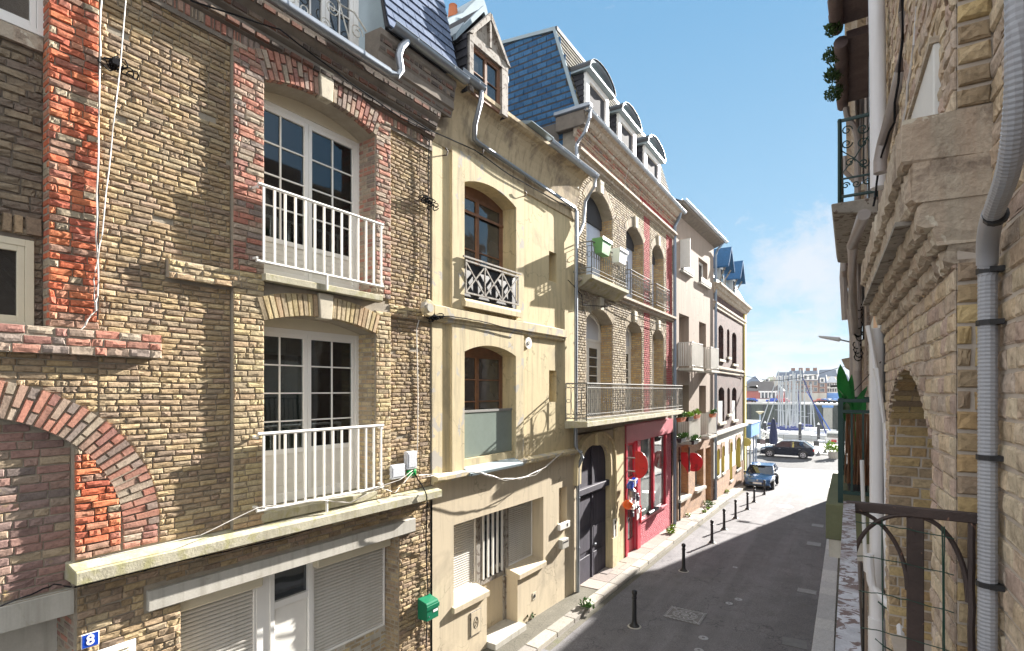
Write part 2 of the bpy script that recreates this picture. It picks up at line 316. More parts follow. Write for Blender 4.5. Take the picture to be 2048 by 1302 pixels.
class MB:
    def __init__(s, fr=WORLD): s.fr = fr; s.v = []; s.f = []
    def P(s, a, n, z): s.v.append(s.fr.W(a, n, z)); return len(s.v)-1
    def hexa(s, c):   # 8 local points: bottom 4, top 4
        i = [s.P(*q) for q in c]
        for f in ((0,1,2,3),(7,6,5,4),(0,4,5,1),(1,5,6,2),(2,6,7,3),(3,7,4,0)): s.f.append([i[k] for k in f])
        return s
    def box(s, a0, a1, n0, n1, z0, z1):
        return s.hexa([(a0,n0,z0),(a1,n0,z0),(a1,n1,z0),(a0,n1,z0),(a0,n0,z1),(a1,n0,z1),(a1,n1,z1),(a0,n1,z1)])
    def quad(s, *pts): s.f.append([s.P(*q) for q in pts]); return s
    def prism(s, poly, n0, n1):      # poly in (a,z)
        k = len(poly); A = [s.P(a, n0, z) for a, z in poly]; B = [s.P(a, n1, z) for a, z in poly]
        s.f.append(A[::-1]); s.f.append(B)
        for i in range(k): s.f.append([A[i], A[(i+1) % k], B[(i+1) % k], B[i]])
        return s
    def extr(s, poly, a0, a1, cap=True, closed=True):       # poly in (n,z) swept along e
        k = len(poly); A = [s.P(a0, n, z) for n, z in poly]; B = [s.P(a1, n, z) for n, z in poly]
        for i in range(k if closed else k-1): s.f.append([A[i], A[(i+1) % k], B[(i+1) % k], B[i]])
        if cap and closed: s.f.append(A[::-1]); s.f.append(B)
        return s
    def plan(s, poly, z0, z1):       # poly in (a,n)
        k = len(poly); A = [s.P(a, n, z0) for a, n in poly]; B = [s.P(a, n, z1) for a, n in poly]
        s.f.append(A[::-1]); s.f.append(B)
        for i in range(k): s.f.append([A[i], A[(i+1) % k], B[(i+1) % k], B[i]])
        return s
    def tube(s, pts, r, seg=8, cap=True, closed=False):
        W = [s.fr.W(*q) for q in pts]; rings = []
        K = len(W); up = Vector((.13, .07, 1)).normalized()
        for i, q in enumerate(W):
            if closed: d = W[(i+1) % K]-W[i-1]
            else: d = W[min(i+1, K-1)]-W[max(i-1, 0)]
            if d.length < 1e-9: d = Vector((0, 0, 1))
            d.normalize(); x = d.cross(up)
            if x.length < .2: x = d.cross(Vector((1, .1, 0)))
            x.normalize(); y = d.cross(x); rr = r[i] if isinstance(r, (list, tuple)) else r
            if rings:   # keep twist down
                pass
            rings.append([len(s.v)+k for k in range(seg)])
            for k in range(seg):
                a = 2*pi*k/seg; s.v.append(q+x*(cos(a)*rr)+y*(sin(a)*rr))
        for i in range(len(rings)-(0 if closed else 1)):
            A, B = rings[i], rings[(i+1) % len(rings)]
            # align start vertex
            off = min(range(seg), key=lambda o: (s.v[A[0]]-s.v[B[o]]).length) if True else 0
            for k in range(seg):
                s.f.append([A[k], A[(k+1) % seg], B[(k+1+off) % seg], B[(k+off) % seg]])
        if cap and not closed: s.f.append(rings[0][::-1]); s.f.append(rings[-1])
        return s
    def lathe(s, c, prof, seg=12):   # c local point at base, prof [(r,z)]
        o = s.fr.W(*c); rings = []
        for r, z in prof:
            rings.append([len(s.v)+k for k in range(seg)])
            for k in range(seg):
                a = 2*pi*k/seg; s.v.append(Vector((o.x+r*cos(a), o.y+r*sin(a), o.z+z)))
        for A, B in zip(rings, rings[1:]):
            for k in range(seg): s.f.append([A[k], A[(k+1) % seg], B[(k+1) % seg], B[k]])
        s.f.append(rings[0][::-1]); s.f.append(rings[-1]); return s
    def disc(s, c, rad, th, seg=24, a0=0, a1=360):   # disc lying in the (a,z) plane
        pts = [(c[0]+rad*cos(radians(a0+(a1-a0)*k/seg)), c[2]+rad*sin(radians(a0+(a1-a0)*k/seg))) for k in range(seg if a1-a0 >= 360 else seg+1)]
        return s.prism(pts, c[1]-th/2, c[1]+th/2)
    def ball(s, c, r, sq=(1, 1, 1), seg=10, rings=6):
        o = s.fr.W(*c); idx = []
        for i in range(rings+1):
            ph = pi*i/rings; row = []
            for k in range(seg):
                a = 2*pi*k/seg; row.append(len(s.v)); s.v.append(o+Vector((r*sq[0]*sin(ph)*cos(a), r*sq[1]*sin(ph)*sin(a), r*sq[2]*cos(ph))))
            idx.append(row)
        for A, B in zip(idx, idx[1:]):
            for k in range(seg): s.f.append([A[k], A[(k+1) % seg], B[(k+1) % seg], B[k]])
        return s
    def build(s, name, m, parent=None, smooth=False, bevel=0, sub=0, label=None):
        off = wloc(parent) if parent is not None else Vector((0, 0, 0))
        me = bpy.data.meshes.new(name); me.from_pydata([tuple(q-off) for q in s.v], [], s.f); me.update()
        if m is not None: me.materials.append(M[m] if isinstance(m, str) else m)
        if smooth:
            for q in me.polygons: q.use_smooth = True
            try: me.set_sharp_from_angle(angle=radians(38))
            except Exception: pass
        o = bpy.data.objects.new(name, me); COL.objects.link(o)
        if parent is not None: o.parent = parent
        if bevel:
            b = o.modifiers.new('bevel', 'BEVEL'); b.width = bevel; b.segments = 1; b.limit_method = 'ANGLE'
        if sub:
            b = o.modifiers.new('sub', 'SUBSURF'); b.levels = b.render_levels = sub
        if label: o['label'] = label
        return o
def wloc(o):
    q = Vector((0, 0, 0))
    while o is not None: q += Vector(o.location); o = o.parent
    return q
def tag(o, label=None, cat=None, group=None, kind=None):
    for k, x in (('label', label), ('category', cat), ('group', group), ('kind', kind)):
        if x: o[k] = x
    return o
def thing(name, loc, label, cat, group=None):
    o = bpy.data.objects.new(name, None); COL.objects.link(o); o.location = loc; o.empty_display_size = .2
    return tag(o, label, cat, group)
def copy_tree(o, parent=None):
    c = o.copy(); COL.objects.link(c); c.parent = parent
    for ch in [x for x in bpy.data.objects if x.parent == o]: copy_tree(ch, c)
    return c
def text_obj(txt, size, depth, mt, name, parent, loc, right, up, sx=1.0, offset=0.0):
    cu = bpy.data.curves.new(name, 'FONT'); cu.body = txt; cu.size = size; cu.extrude = depth; cu.align_x = 'CENTER'; cu.align_y = 'CENTER'; cu.offset = offset
    t = bpy.data.objects.new(name, cu); COL.objects.link(t)
    dg = bpy.context.evaluated_depsgraph_get(); me = bpy.data.meshes.new_from_object(t.evaluated_get(dg))
    bpy.data.objects.remove(t); nrm = right.cross(up).normalized(); off = wloc(parent)
    for q in me.vertices:
        c = q.co.copy(); q.co = loc+right*(c.x*sx)+up*c.y+nrm*c.z-off
    me.materials.clear(); me.materials.append(M[mt]); o = bpy.data.objects.new(name, me); COL.objects.link(o); o.parent = parent
    return o

# ---- openings, walls, bricks
class Op:
    def __init__(s, a, b, z0, zs, rise=0, ring=0): s.a, s.b, s.z0, s.zs, s.rise, s.ring = a, b, z0, zs, rise, ring; s.setup()
    def setup(s):
        s.w = s.b-s.a; s.c = (s.a+s.b)/2
        if s.rise > 0:
            s.R = (s.w*s.w/4+s.rise**2)/(2*s.rise); s.cz = s.zs+s.rise-s.R; s.al = math.asin(min(1, s.w/2/s.R))
    def top(s, x):
        if s.rise <= 0: return s.zs
        return s.cz+sqrt(max(0, s.R**2-(x-s.c)**2))
    def block(s, z):
        if z < s.z0: return None
        if z < s.zs: return (s.a, s.b)
        if s.rise <= 0: return (s.a-s.ring*.0, s.b) if z < s.zs+s.ring else None
        Ro = s.R+s.ring; ze = s.cz+Ro*cos(s.al); he = Ro*sin(s.al)
        if z < ze: k = (z-s.zs)/max(1e-6, ze-s.zs); h = s.w/2+(he-s.w/2)*k
        elif z < s.cz+Ro: h = sqrt(Ro*Ro-(z-s.cz)**2)
        else: return None
        return (s.c-h, s.c+h)
class Blk:
    def __init__(s, a, b, z0, z1): s.a, s.b, s.z0, s.z1 = a, b, z0, z1
    def block(s, z): return (s.a, s.b) if s.z0 <= z < s.z1 else None
def spans(a, b, z, blocks):
    L = [(a, b)]
    for o in blocks:
        q = o.block(z)
        if not q: continue
        N = []
        for x, y in L:
            if q[1] <= x or q[0] >= y: N.append((x, y)); continue
            if q[0] > x: N.append((x, q[0]))
            if q[1] < y: N.append((q[1], y))
        L = N
    return [q for q in L if q[1]-q[0] > .025]
def brick(mb, a0, a1, z0, z1, n, prot, j, fine=0):
    if fine:
        wv = .006*sin(a0*1.9+z0*.8)+.005*sin(a0*4.3+z0*.3+1)
        z0 += wv; z1 += wv
    rn = R.random; nn = n+prot+(rn()-.5)*j*1.6; c = .006+.004*rn()
    if fine:
        k = 4; cols = []
        b = [mb.P(a0, n-.02, z0), mb.P(a1, n-.02, z0), mb.P(a1, n-.02, z1), mb.P(a0, n-.02, z1)]
        o = [mb.P(a0+(rn()-.5)*j, n+prot*.45, z0+(rn()-.5)*j), mb.P(a1+(rn()-.5)*j, n+prot*.45, z0+(rn()-.5)*j),
             mb.P(a1+(rn()-.5)*j, n+prot*.45, z1+(rn()-.5)*j), mb.P(a0+(rn()-.5)*j, n+prot*.45, z1+(rn()-.5)*j)]
        G = []
        for r_ in range(3):
            row = []
            for q in range(k):
                u = q/(k-1); v = r_/2
                x = a0+c*1.3+(a1-a0-2.6*c)*u+(rn()-.5)*j*1.6; z = z0+c+(z1-z0-2*c)*v+(rn()-.5)*j*1.1
                e = .0 if 0 < q < k-1 and r_ == 1 else -.35*prot*rn()
                row.append(mb.P(x, nn+e+(rn()-.5)*j*1.3, z))
            G.append(row)
        f = mb.f
        for r_ in range(2):
            for q in range(k-1): f.append([G[r_][q], G[r_][q+1], G[r_+1][q+1], G[r_+1][q]])
        bot = G[0]; top = G[2]
        f.append([o[0], o[1]]+bot[::-1]); f.append([o[2], o[3]]+top)
        f.append([o[1], o[2], G[2][-1], G[1][-1], G[0][-1]]); f.append([o[3], o[0], G[0][0], G[1][0], G[2][0]])
        for q in range(4): f.append([b[q], b[(q+1) % 4], o[(q+1) % 4], o[q]])
    else:
        b = [mb.P(a0, n-.01, z0), mb.P(a1, n-.01, z0), mb.P(a1, n-.01, z1), mb.P(a0, n-.01, z1)]
        o = [mb.P(a0+c+rn()*j, nn+(rn()-.5)*j, z0+c+rn()*j*.5), mb.P(a1-c-rn()*j, nn+(rn()-.5)*j, z0+c+rn()*j*.5),
             mb.P(a1-c-rn()*j, nn+(rn()-.5)*j, z1-c-rn()*j*.5), mb.P(a0+c+rn()*j, nn+(rn()-.5)*j, z1-c-rn()*j*.5)]
        mb.f.append(o)
        for q in range(4): mb.f.append([b[q], b[(q+1) % 4], o[(q+1) % 4], o[q]])
def bricks(mb, a, b, z0, z1, n=0, blocks=(), L=.22, Hc=.078, m=.012, prot=.018, j=.006, fine=0, miss=0., sag=0.):
    k = max(1, round((z1-z0)/Hc)); h = (z1-z0)/k
    for i in range(k):
        za = z0+i*h; zb = za+h
        for x, y in spans(a, b, (za+zb)/2, blocks):
            q = x-(L*.5 if i % 2 else 0)-R.random()*L*.3
            while q < y:
                l = (L if R.random() < .68 else L*.52)*(1+(R.random()-.5)*.12)
                p0, p1 = max(q, x), min(q+l, y)
                if y-p1 < .05: p1 = y; l = p1-q+1
                if p1-p0 > .03 and R.random() >= miss:
                    dz = (R.random()-.5)*j*.9
                    brick(mb, p0+m/2, p1-m/2, za+m/2+dz, zb-m/2+dz, n, prot, j, fine)
                q += l
    return mb
def wallsheet(mb, a, b, z0, z1, n, ops, sub=10):
    xs = {a, b}
    for o in ops:
        for q in (o.a, o.b): xs.add(min(max(q, a), b))
        if o.rise > 0:
            for k in range(1, sub): xs.add(o.a+o.w*k/sub)
    xs = sorted(q for q in xs if a <= q <= b)
    for x, y in zip(xs, xs[1:]):
        if y-x < 1e-6: continue
        mid = (x+y)/2; cov = sorted([o for o in ops if o.a < mid < o.b and o.z0 < z1-1e-6 and o.top(mid) > z0], key=lambda o: o.z0)
        zl = zr = z0
        for o in cov:
            if o.z0 > max(zl, zr)+1e-6: mb.quad((x, n, zl), (y, n, zr), (y, n, o.z0), (x, n, o.z0))
            zl, zr = o.top(x), o.top(y)
        if min(zl, zr) < z1-1e-6: mb.quad((x, n, min(zl, z1)), (y, n, min(zr, z1)), (y, n, z1), (x, n, z1))
    return mb
def reveals(mb, o, n, depth, sub=10, sill=True):
    mb.quad((o.a, n, o.z0), (o.a, n, o.zs), (o.a, n-depth, o.zs), (o.a, n-depth, o.z0))
    mb.quad((o.b, n, o.z0), (o.b, n, o.zs), (o.b, n-depth, o.zs), (o.b, n-depth, o.z0))
    if sill: mb.quad((o.a, n, o.z0), (o.b, n, o.z0), (o.b, n-depth, o.z0), (o.a, n-depth, o.z0))
    k = sub if o.rise > 0 else 1
    for i in range(k):
        x, y = o.a+o.w*i/k, o.a+o.w*(i+1)/k
        mb.quad((x, n, o.top(x)), (y, n, o.top(y)), (y, n-depth, o.top(y)), (x, n-depth, o.top(x)))
    return mb
def voussoirs(mb, o, n, prot, t=.075, depthback=.02, skip=None, j=.005, r0=0, r1=None, split=False):
    Ro = o.R+(r1 if r1 is not None else o.ring); Ri = o.R+r0; k = max(3, round(2*o.al*Ri/t))
    for i in range(k):
        a0 = -o.al+2*o.al*i/k; a1 = -o.al+2*o.al*(i+1)/k; mid = (a0+a1)/2
        if skip and abs(mid*Ri) < skip: continue
        parts = [(Ri, Ro)]
        if split: s_ = Ri+(Ro-Ri)*(.36 if i % 2 else .64); parts = [(Ri, s_-.006), (s_+.006, Ro)]
        for ri, ro in parts:
            g_ = .006; nn = n+prot+(R.random()-.5)*j; cc = .006
            def pt(r, a, s_): r2 = r; return (o.c+r2*sin(a)+s_*cos(a), o.cz+r2*cos(a)-s_*sin(a))
            B = [pt(ri, a0, g_), pt(ri, a1, -g_), pt(ro, a1, -g_), pt(ro, a0, g_)]
            rr = R.random()*.015
            T = [pt(ri+cc, a0, g_+cc), pt(ri+cc, a1, -g_-cc), pt(ro-cc-rr, a1, -g_-cc), pt(ro-cc-rr, a0, g_+cc)]
            bi = [mb.P(x, n-depthback, z) for x, z in B]; ti = [mb.P(x, nn+(R.random()-.5)*j, z) for x, z in T]
            mb.f.append(ti)
            for q in range(4): mb.f.append([bi[q], bi[(q+1) % 4], ti[(q+1) % 4], ti[q]])
    return mb
def ringsheet(mb, o, n, t, sub=14):
    for i in range(sub):
        a0 = -o.al+2*o.al*i/sub; a1 = -o.al+2*o.al*(i+1)/sub; q = []
        for r, a in ((o.R, a0), (o.R, a1), (o.R+t, a1), (o.R+t, a0)): q.append((o.c+r*sin(a), n, o.cz+r*cos(a)))
        mb.quad(*q)
    return mb
def slates(mb, o, ex, ey, w, h, sw=.28, sh=.16, th=.012, clip=None):
    """courses of slates on a sloped rectangle: o corner, ex along eave, ey up the slope (unit world vectors)"""
    nrm = ex.cross(ey).normalized(); rows = int(h/sh)+1
    for i in range(rows):
        y0 = i*sh; y1 = min(h, y0+sh*1.15); off = (i % 2)*sw*.5; x = -off
        while x < w:
            x0, x1 = max(0, x), min(w, x+sw); x += sw
            if x1-x0 < .03: continue
            if clip and not clip((x0+x1)/2, (y0+y1)/2): continue
            j = R.random()*.004
            b = o+ex*(x0+.007)+ey*(y0+j); c = o+ex*(x1-.007)+ey*(y0+j)
            d = o+ex*(x1-.003)+ey*y1; e = o+ex*(x0+.003)+ey*y1
            P = [b+nrm*(th+.02), c+nrm*(th+.02), d+nrm*.004, e+nrm*.004, b+nrm*.008, c+nrm*.008]
            k = len(mb.v); mb.v += P; mb.f += [[k, k+1, k+2, k+3], [k+4, k+5, k+1, k], [k+4, k, k+3], [k+5, k+2, k+1]]
    return mb
def casement(parent, fr, a0, a1, n, z0, z1, rows=4, cols=2, leaves=2, fw=.06, lw=.055, mun=.022, ph=0, mt='white', gl='glass', pm='panel', name='window', top=None, th=.06):
    """frame + leaves + glazing bars; panes and lower panels are sub-parts"""
    f = MB(fr)
    f.box(a0, a0+fw, n-th, n+.02, z0, z1); f.box(a1-fw, a1, n-th, n+.02, z0, z1)
    f.box(a0+fw, a1-fw, n-th, n+.02, z1-fw, z1); f.box(a0+fw, a1-fw, n-th, n+.02, z0, z0+fw)
    A0, A1, Z0, Z1 = a0+fw, a1-fw, z0+fw, z1-fw; W = (A1-A0)/leaves
    pn = MB(fr); gls = MB(fr)
    for i in range(leaves):
        x0, x1 = A0+W*i+.003, A0+W*(i+1)-.003
        f.box(x0, x0+lw, n-.05, n+.01+.004, Z0, Z1); f.box(x1-lw, x1, n-.05, n+.01+.004, Z0, Z1)
        f.box(x0+lw, x1-lw, n-.05, n+.014, Z1-lw, Z1); f.box(x0+lw, x1-lw, n-.05, n+.014, Z0, Z0+lw)
        zb = Z0+lw
        if ph:
            zp = zb+ph; f.box(x0+lw, x1-lw, n-.05, n+.014, zp, zp+lw*1.1)
            k = 5
            for q in range(k): pn.box(x0+lw, x1-lw, n-.03, n-.008, zb+(zp-zb)*q/k+.003, zb+(zp-zb)*(q+1)/k-.003)
            pn.box(x0+lw, x1-lw, n-.034, n-.02, zb, zp)
            zb = zp+lw*1.1
        for q in range(1, rows): z = zb+(Z1-lw-zb)*q/rows; f.box(x0+lw, x1-lw, n-.018, n+.004, z-mun/2, z+mun/2)
        for q in range(1, cols): x = x0+lw+(x1-x0-2*lw)*q/cols; f.box(x-mun/2, x+mun/2, n-.018, n+.0065, zb, Z1-lw)
        gls.box(x0+lw-.005, x1-lw+.005, n-.026, n-.02, zb-.005, Z1-lw+.005)
    if top: f.prism(top, n-th-.002, n+.018)
    o = f.build(name, mt, parent, bevel=.003)
    gls.build('pane', gl, o)
    if ph: pn.build('lower_panel', pm, o)
    return o
def rollshutter(parent, fr, a0, a1, n, z0, z1, name='roller_shutter', mt='shutter', pitch=.055):
    f = MB(fr); k = max(2, int((z1-z0)/pitch)); h = (z1-z0)/k
    prof = []
    for i in range(k):
        z = z0+i*h; prof += [(n-.012, z), (n+.008, z+h*.12), (n+.014, z+h*.5), (n+.006, z+h*.85), (n-.012, z+h*.93)]
    prof.append((n, z1)); f.extr(prof, a0, a1, closed=False)
    o = f.build(name, mt, parent)
    g_ = MB(fr); g_.box(a0-.035, a0, n-.03, n+.03, z0-.03, z1); g_.box(a1, a1+.035, n-.03, n+.03, z0-.03, z1); g_.box(a0, a1, n-.03, n+.025, z0-.035, z0)
    g_.build('guide_rail', 'white', o, bevel=.003)
    return o
def pipe(name, mt, fr, pts, r, parent=None, seg=10, bands=(), label=None, rb=1.25):
    o = MB(fr).tube(pts, r, seg).build(name, mt, parent, smooth=True, label=label)
    return o
def sagline(p, q, sag, k=10):
    return [(p[0]+(q[0]-p[0])*i/k, p[1]+(q[1]-p[1])*i/k, p[2]+(q[2]-p[2])*i/k-sag*4*(i/k)*(1-i/k)) for i in range(k+1)]
def wig(pts, amt=.01, sub=3):
    out_ = []
    for p, q in zip(pts, pts[1:]):
        for i in range(sub):
            t = i/sub; out_.append(tuple(p[k]+(q[k]-p[k])*t+(R.random()-.5)*amt for k in range(3)))
    out_.append(pts[-1]); return out_
def gutter(mb, a0, a1, n, z, r=.085, t=.006, seg=8):
    pr = [(n+r*cos(pi+pi*k/seg), z+r*sin(pi+pi*k/seg)) for k in range(seg+1)]
    pr += [(n+(r-t)*cos(2*pi-pi*k/seg), z+(r-t)*sin(2*pi-pi*k/seg)) for k in range(seg+1)]
    mb.extr(pr, a0, a1); mb.tube([(a0, n+r, z+.006), (a1, n+r, z+.006)], .011, 6)
    x = a0+.5
    while x < a1: mb.extr([(n+(r+.006)*cos(pi+pi*k/seg), z+(r+.006)*sin(pi+pi*k/seg)) for k in range(seg+1)]+[(n+r, z+.002), (n-r, z+.002)], x, x+.03); x += .95
    return mb
# ================================================================ house A (number 8, brick)
hA = thing('brick_house', FA.W(4.5, 0, 0), 'tall ochre and orange-red brick house with white french windows, nearest on the left', 'house')
sL, sR = 1.2, 7.68
W1 = Op(4.285, 6.262, 7.29, 10.02, .19, .40); W0 = Op(4.27, 6.25, 3.95, 6.66, .16, .34)
GRD = Op(3.25, 6.855, -.4, 3.1)
PL, PR = (3.856, 4.285), (6.262, 6.60)
wall = MB(FA)
wallsheet(wall, -.2, sR, -.4, 11.2, 0, [W1, W0, GRD, Op(-.2, 2.2, -.4, 3.56), Op(-.08, 2.64, 3.57, 4.1, 1.36), Op(-.2, 1.98, 6.2, 11.2)], 16)
wall.box(2.19, 2.66, -.3, -.006, 3.6, 5.2)
for o in (W1, W0): reveals(wall, o, 0, .5)
reveals(wall, GRD, 0, .5, sill=False)
wall.box(2.2, 2.208, -.6, -.001, -.4, 3.6)
wo = wall.build('wall', 'mortar', hA)
RING = type('RG', (), {'block': lambda s, z: None})()
class Ring:
    def __init__(s, c, cz, r): s.c, s.cz, s.r = c, cz, r
    def block(s, z):
        if z < s.cz: return (s.c-s.r, s.c+s.r)
        if z < s.cz+s.r: h = sqrt(s.r**2-(z-s.cz)**2); return (s.c-h, s.c+h)
arc = Ring(1.28, 4.1, 1.73)
# main brick skin
mb = MB(FA)
bl = [W1, W0, Blk(PL[0], PR[1]-.0, 3.8, 4.0), Blk(PL[0], PL[1], 3.8, 10.3), Blk(PR[0], PR[1], 3.8, 10.3), Blk(3.08, PR[1], 7.06, 7.29), arc, Blk(1, 3.0, 6.07, 6.36), Blk(0, 2.41, 6.3, 12)]
bricks(mb, 2.41, 7.37, 3.86, 10.34, 0, bl, fine=1, j=.005, miss=.006, prot=.025, Hc=.069, L=.215)
bricks(mb, -.2, 2.41, 3.86, 6.36, 0, bl+[Blk(-1, 2.41, 6.36, 12)], fine=1, j=.006, prot=.024, Hc=.07)
bricks(mb, 7.37, 7.66, 3.86, 10.34, 0, [], fine=1, j=.008, prot=.022)
# recessed side field (shade put into the brick colour) with two windows
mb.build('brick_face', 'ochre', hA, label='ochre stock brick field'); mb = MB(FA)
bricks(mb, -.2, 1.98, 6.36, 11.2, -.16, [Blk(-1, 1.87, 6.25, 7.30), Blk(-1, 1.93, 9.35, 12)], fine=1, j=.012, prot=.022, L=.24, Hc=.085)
mb.build('recess_brick', 'ochre_shade', hA, label='brick in the recess, shade painted into its colour')
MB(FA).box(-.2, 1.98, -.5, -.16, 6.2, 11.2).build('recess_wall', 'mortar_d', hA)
# ground floor bricks
mb = MB(FA)
bricks(mb, 2.22, 7.66, -.2, 3.62, 0, [GRD, Blk(2.85, 7.2, 3.08, 3.34)], fine=1, j=.01, prot=.024, Hc=.082)
bricks(mb, 2.22, 7.66, 3.62, 3.70, .0, [], prot=.03, j=.004)
jm = FA.jamb(6.855); mj = MB(jm); bricks(mj, .0, .36, -.2, 3.08, 0, [], prot=.006, j=.003)
jm2 = FA.jamb(2.208)
mb.build('lower_brickwork', 'ochre', hA); mj.build('door_jamb', 'ochre', hA)
MB(FA).box(-.2, 2.2, -.62, -.56, -.4, 3.5).build('garage_door', 'concrete', hA, label='grey garage door deep in shade')
# brick side of the garage opening, turned toward the street end
fr_side = Fr(tuple(FA.W(2.208, -.6, 0))[:2], (FA.n.x, FA.n.y), (-FA.e.x, -FA.e.y))
mb = MB(fr_side); bricks(mb, 0, .6, -.2, 3.3, 0, [], prot=.01, j=.004); mb.build('garage_jamb', 'redmix', hA)
MB(FA).box(-.2, 2.2, -.3, .02, 3.30, 3.56).build('garage_lintel', 'concrete', hA, bevel=.006)
MB(FA).box(-.2, 2.2, -.56, -.3, 3.36, 3.58).build('garage_soffit', 'cavity', hA)
# orange-red pier
mb = MB(FA); mb.box(1.98, 2.40, -.3, .045, 6.30, 11.3); mb.build('pier_core', 'mortar', hA)
mb = MB(FA); bricks(mb, 1.975, 2.405, 6.36, 11.3, .05, [], fine=1, j=.008, prot=.02)
js = FA.jamb(1.98); mq = MB(Fr(tuple(FA.W(1.98, .06, 0))[:2], (-FA.n.x, -FA.n.y), (-FA.e.x, -FA.e.y))); bricks(mq, 0, .2, 6.36, 11.3, 0, [], prot=.006, j=.003)
mb.build('red_pier', 'red', hA); mq.build('pier_side', 'red', hA)
# string course under the pier
mb = MB(FA); mb.box(-.2, 2.985, -.02, .115, 6.075, 6.345); mb.build('string_course_core', 'mortar', hA)
mb = MB(FA)
for q, (za, zb) in enumerate(((6.07, 6.165), (6.165, 6.255), (6.255, 6.35))): bricks(mb, -.2, 3.0-.0*q, za, zb, .105, [], fine=1, j=.008, prot=.026)
fe = Fr(tuple(FA.W(-.2, .12, 0))[:2], (0, 1), (1, 0))
mb.build('string_course', 'redmix', hA)
# big blind arch
mb = MB(FA)
def archring(mb, c, cz, r0, r1, a0, a1, n, t, prot):
    L = (a1-a0)*(r0+r1)/2; k = max(2, round(L/t))
    for i in range(k):
        x0 = a0+(a1-a0)*i/k; x1 = a0+(a1-a0)*(i+1)/k
        s_ = r0+(r1-r0)*(.34 if i % 2 else .66)
        for ri, ro in ((r0, s_-.006), (s_+.006, r1)):
            def pt(r, a, s): return (c+r*sin(a)+s*cos(a), cz+r*cos(a)-s*sin(a))
            B = [pt(ri, x0, .006), pt(ri, x1, -.006), pt(ro, x1, -.006), pt(ro, x0, .006)]
            T = [pt(ri+.006, x0, .013), pt(ri+.006, x1, -.013), pt(ro-.01*R.random(), x1, -.013), pt(ro-.01*R.random(), x0, .013)]
            bi = [mb.P(x, n-.02, z) for x, z in B]; nn = n+prot+(R.random()-.5)*.012; ti = [mb.P(x, nn+(R.random()-.5)*.008, z) for x, z in T]
            mb.f.append(ti)
            for q in range(4): mb.f.append([bi[q], bi[(q+1) % 4], ti[(q+1) % 4], ti[q]])
archring(mb, 1.28, 4.1, 1.36, 1.73, -.1, pi/2, .0, .082, .03)
bricks(mb, 2.64, 3.0, 3.86, 4.1, 0, [], fine=1, prot=.025)
mb.build('arch_ring', 'redmix', hA)
mb = MB(FA); bricks(mb, 2.2, 2.62, 3.86, 5.15, .012, [type('Q', (), {'block': lambda s, z: (1.28+sqrt(max(.01, 1.36**2-max(0, z-4.1)**2)), 9)})()], fine=1, prot=.022, j=.007)
mb.build('arch_column', 'red', hA)
mb = MB(FA); bricks(mb, -.2, 2.19, 3.58, 5.44, -.075, [type('Q', (), {'block': lambda s, z: (1.28+sqrt(max(.01, 1.34**2-max(0, z-4.1)**2)), 9)})()], fine=1, prot=.018, j=.005, L=.24, Hc=.088)
mb.build('arch_infill', 'mauve', hA)
MB(FA).box(-.2, 2.2, -.3, -.075, 3.56, 5.5).build('arch_infill_core', 'mortar', hA)
# cut the flat wall sheet away in the arch: a slightly proud skin elsewhere is not needed
# pilasters beside the windows
mb = MB(FA)
for a, b in (PL, PR):
    for z0, z1 in ((3.84, 7.06), (7.29, 10.36)): MB(FA).box(a+.004, b-.002, -.02, .075, z0, z1).build('pilaster_core', 'mortar', hA)
mb = MB(FA); mr = MB(FA)
for (a, b), t in ((PL, 'L'), (PR, 'R')):
    bricks(mb, a, b, 3.84, 7.06, .075, [Op(W0.a, W0.b, 0, W0.zs, W0.rise, W0.ring)] if 0 else [], fine=1, prot=.02, j=.005)
    bricks(mr, a, b, 7.29, 10.36, .075, [], fine=1, prot=.02, j=.007)
for o, m_ in ((W0, mb), (W1, mr)):
    jf = FA.jamb(o.b); q = MB(Fr(tuple(FA.W(o.b, .06, 0))[:2], (-FA.n.x, -FA.n.y), (-FA.e.x, -FA.e.y)))
    bricks(q, 0, .42, o.z0, o.zs+.0, 0, [], prot=.007, j=.003); k = len(m_.v); m_.v += q.v; m_.f += [[i+k for i in f] for f in q.f]
voussoirs(mb, W0, .075, .028, .082, .12, skip=.11); ringsheet(mb, W0, .07, .34)
voussoirs(mr, W1, .075, .028, .082, .12, skip=.11, split=True); ringsheet(mr, W1, .07, .40)
mb.build('lower_pilaster', 'buff', hA); mr.build('upper_pilaster', 'redmix', hA)
mb = MB(FA)
for o, t in ((W0, .36), (W1, .42)): mb = MB(FA); mb.prism([(o.c-.10, o.cz+o.R-.03), (o.c+.10, o.cz+o.R-.03), (o.c+.13, o.cz+o.R+t), (o.c-.13, o.cz+o.R+t)], -.02, .13); mb.build('keystone', 'stone', hA, bevel=.01)
# stepped brick band + sills
MB(FA).box(3.085, 4.25, -.02, .095, 7.065, 7.285).build('band_core', 'mortar', hA); MB(FA).box(4.25, 7.66, -.02, .05, 7.0, 7.2).build('band_core', 'mortar', hA)
mb = MB(FA)
for za, zb in ((7.06, 7.14), (7.14, 7.215), (7.215, 7.29)): bricks(mb, 3.08, 4.28, za, zb, .085, [], fine=1, prot=.025, j=.006)
mb.build('brick_band', 'buff', hA); mb = MB(FA)
for za, zb in ((7.0, 7.07), (7.07, 7.14), (7.14, 7.21)): bricks(mb, 6.6, 7.66, za, zb, .045, [], fine=1, prot=.025, j=.006)
mb.build('brick_band', 'buff', hA)
MB(FA).box(4.24, 6.33, -.4, .19, 7.21, 7.31).build('window_sill', 'mossy', hA, bevel=.008)
MB(FA).box(4.24, 6.3, -.4, .09, 3.85, 3.98).build('window_sill', 'mossy', hA, bevel=.008)
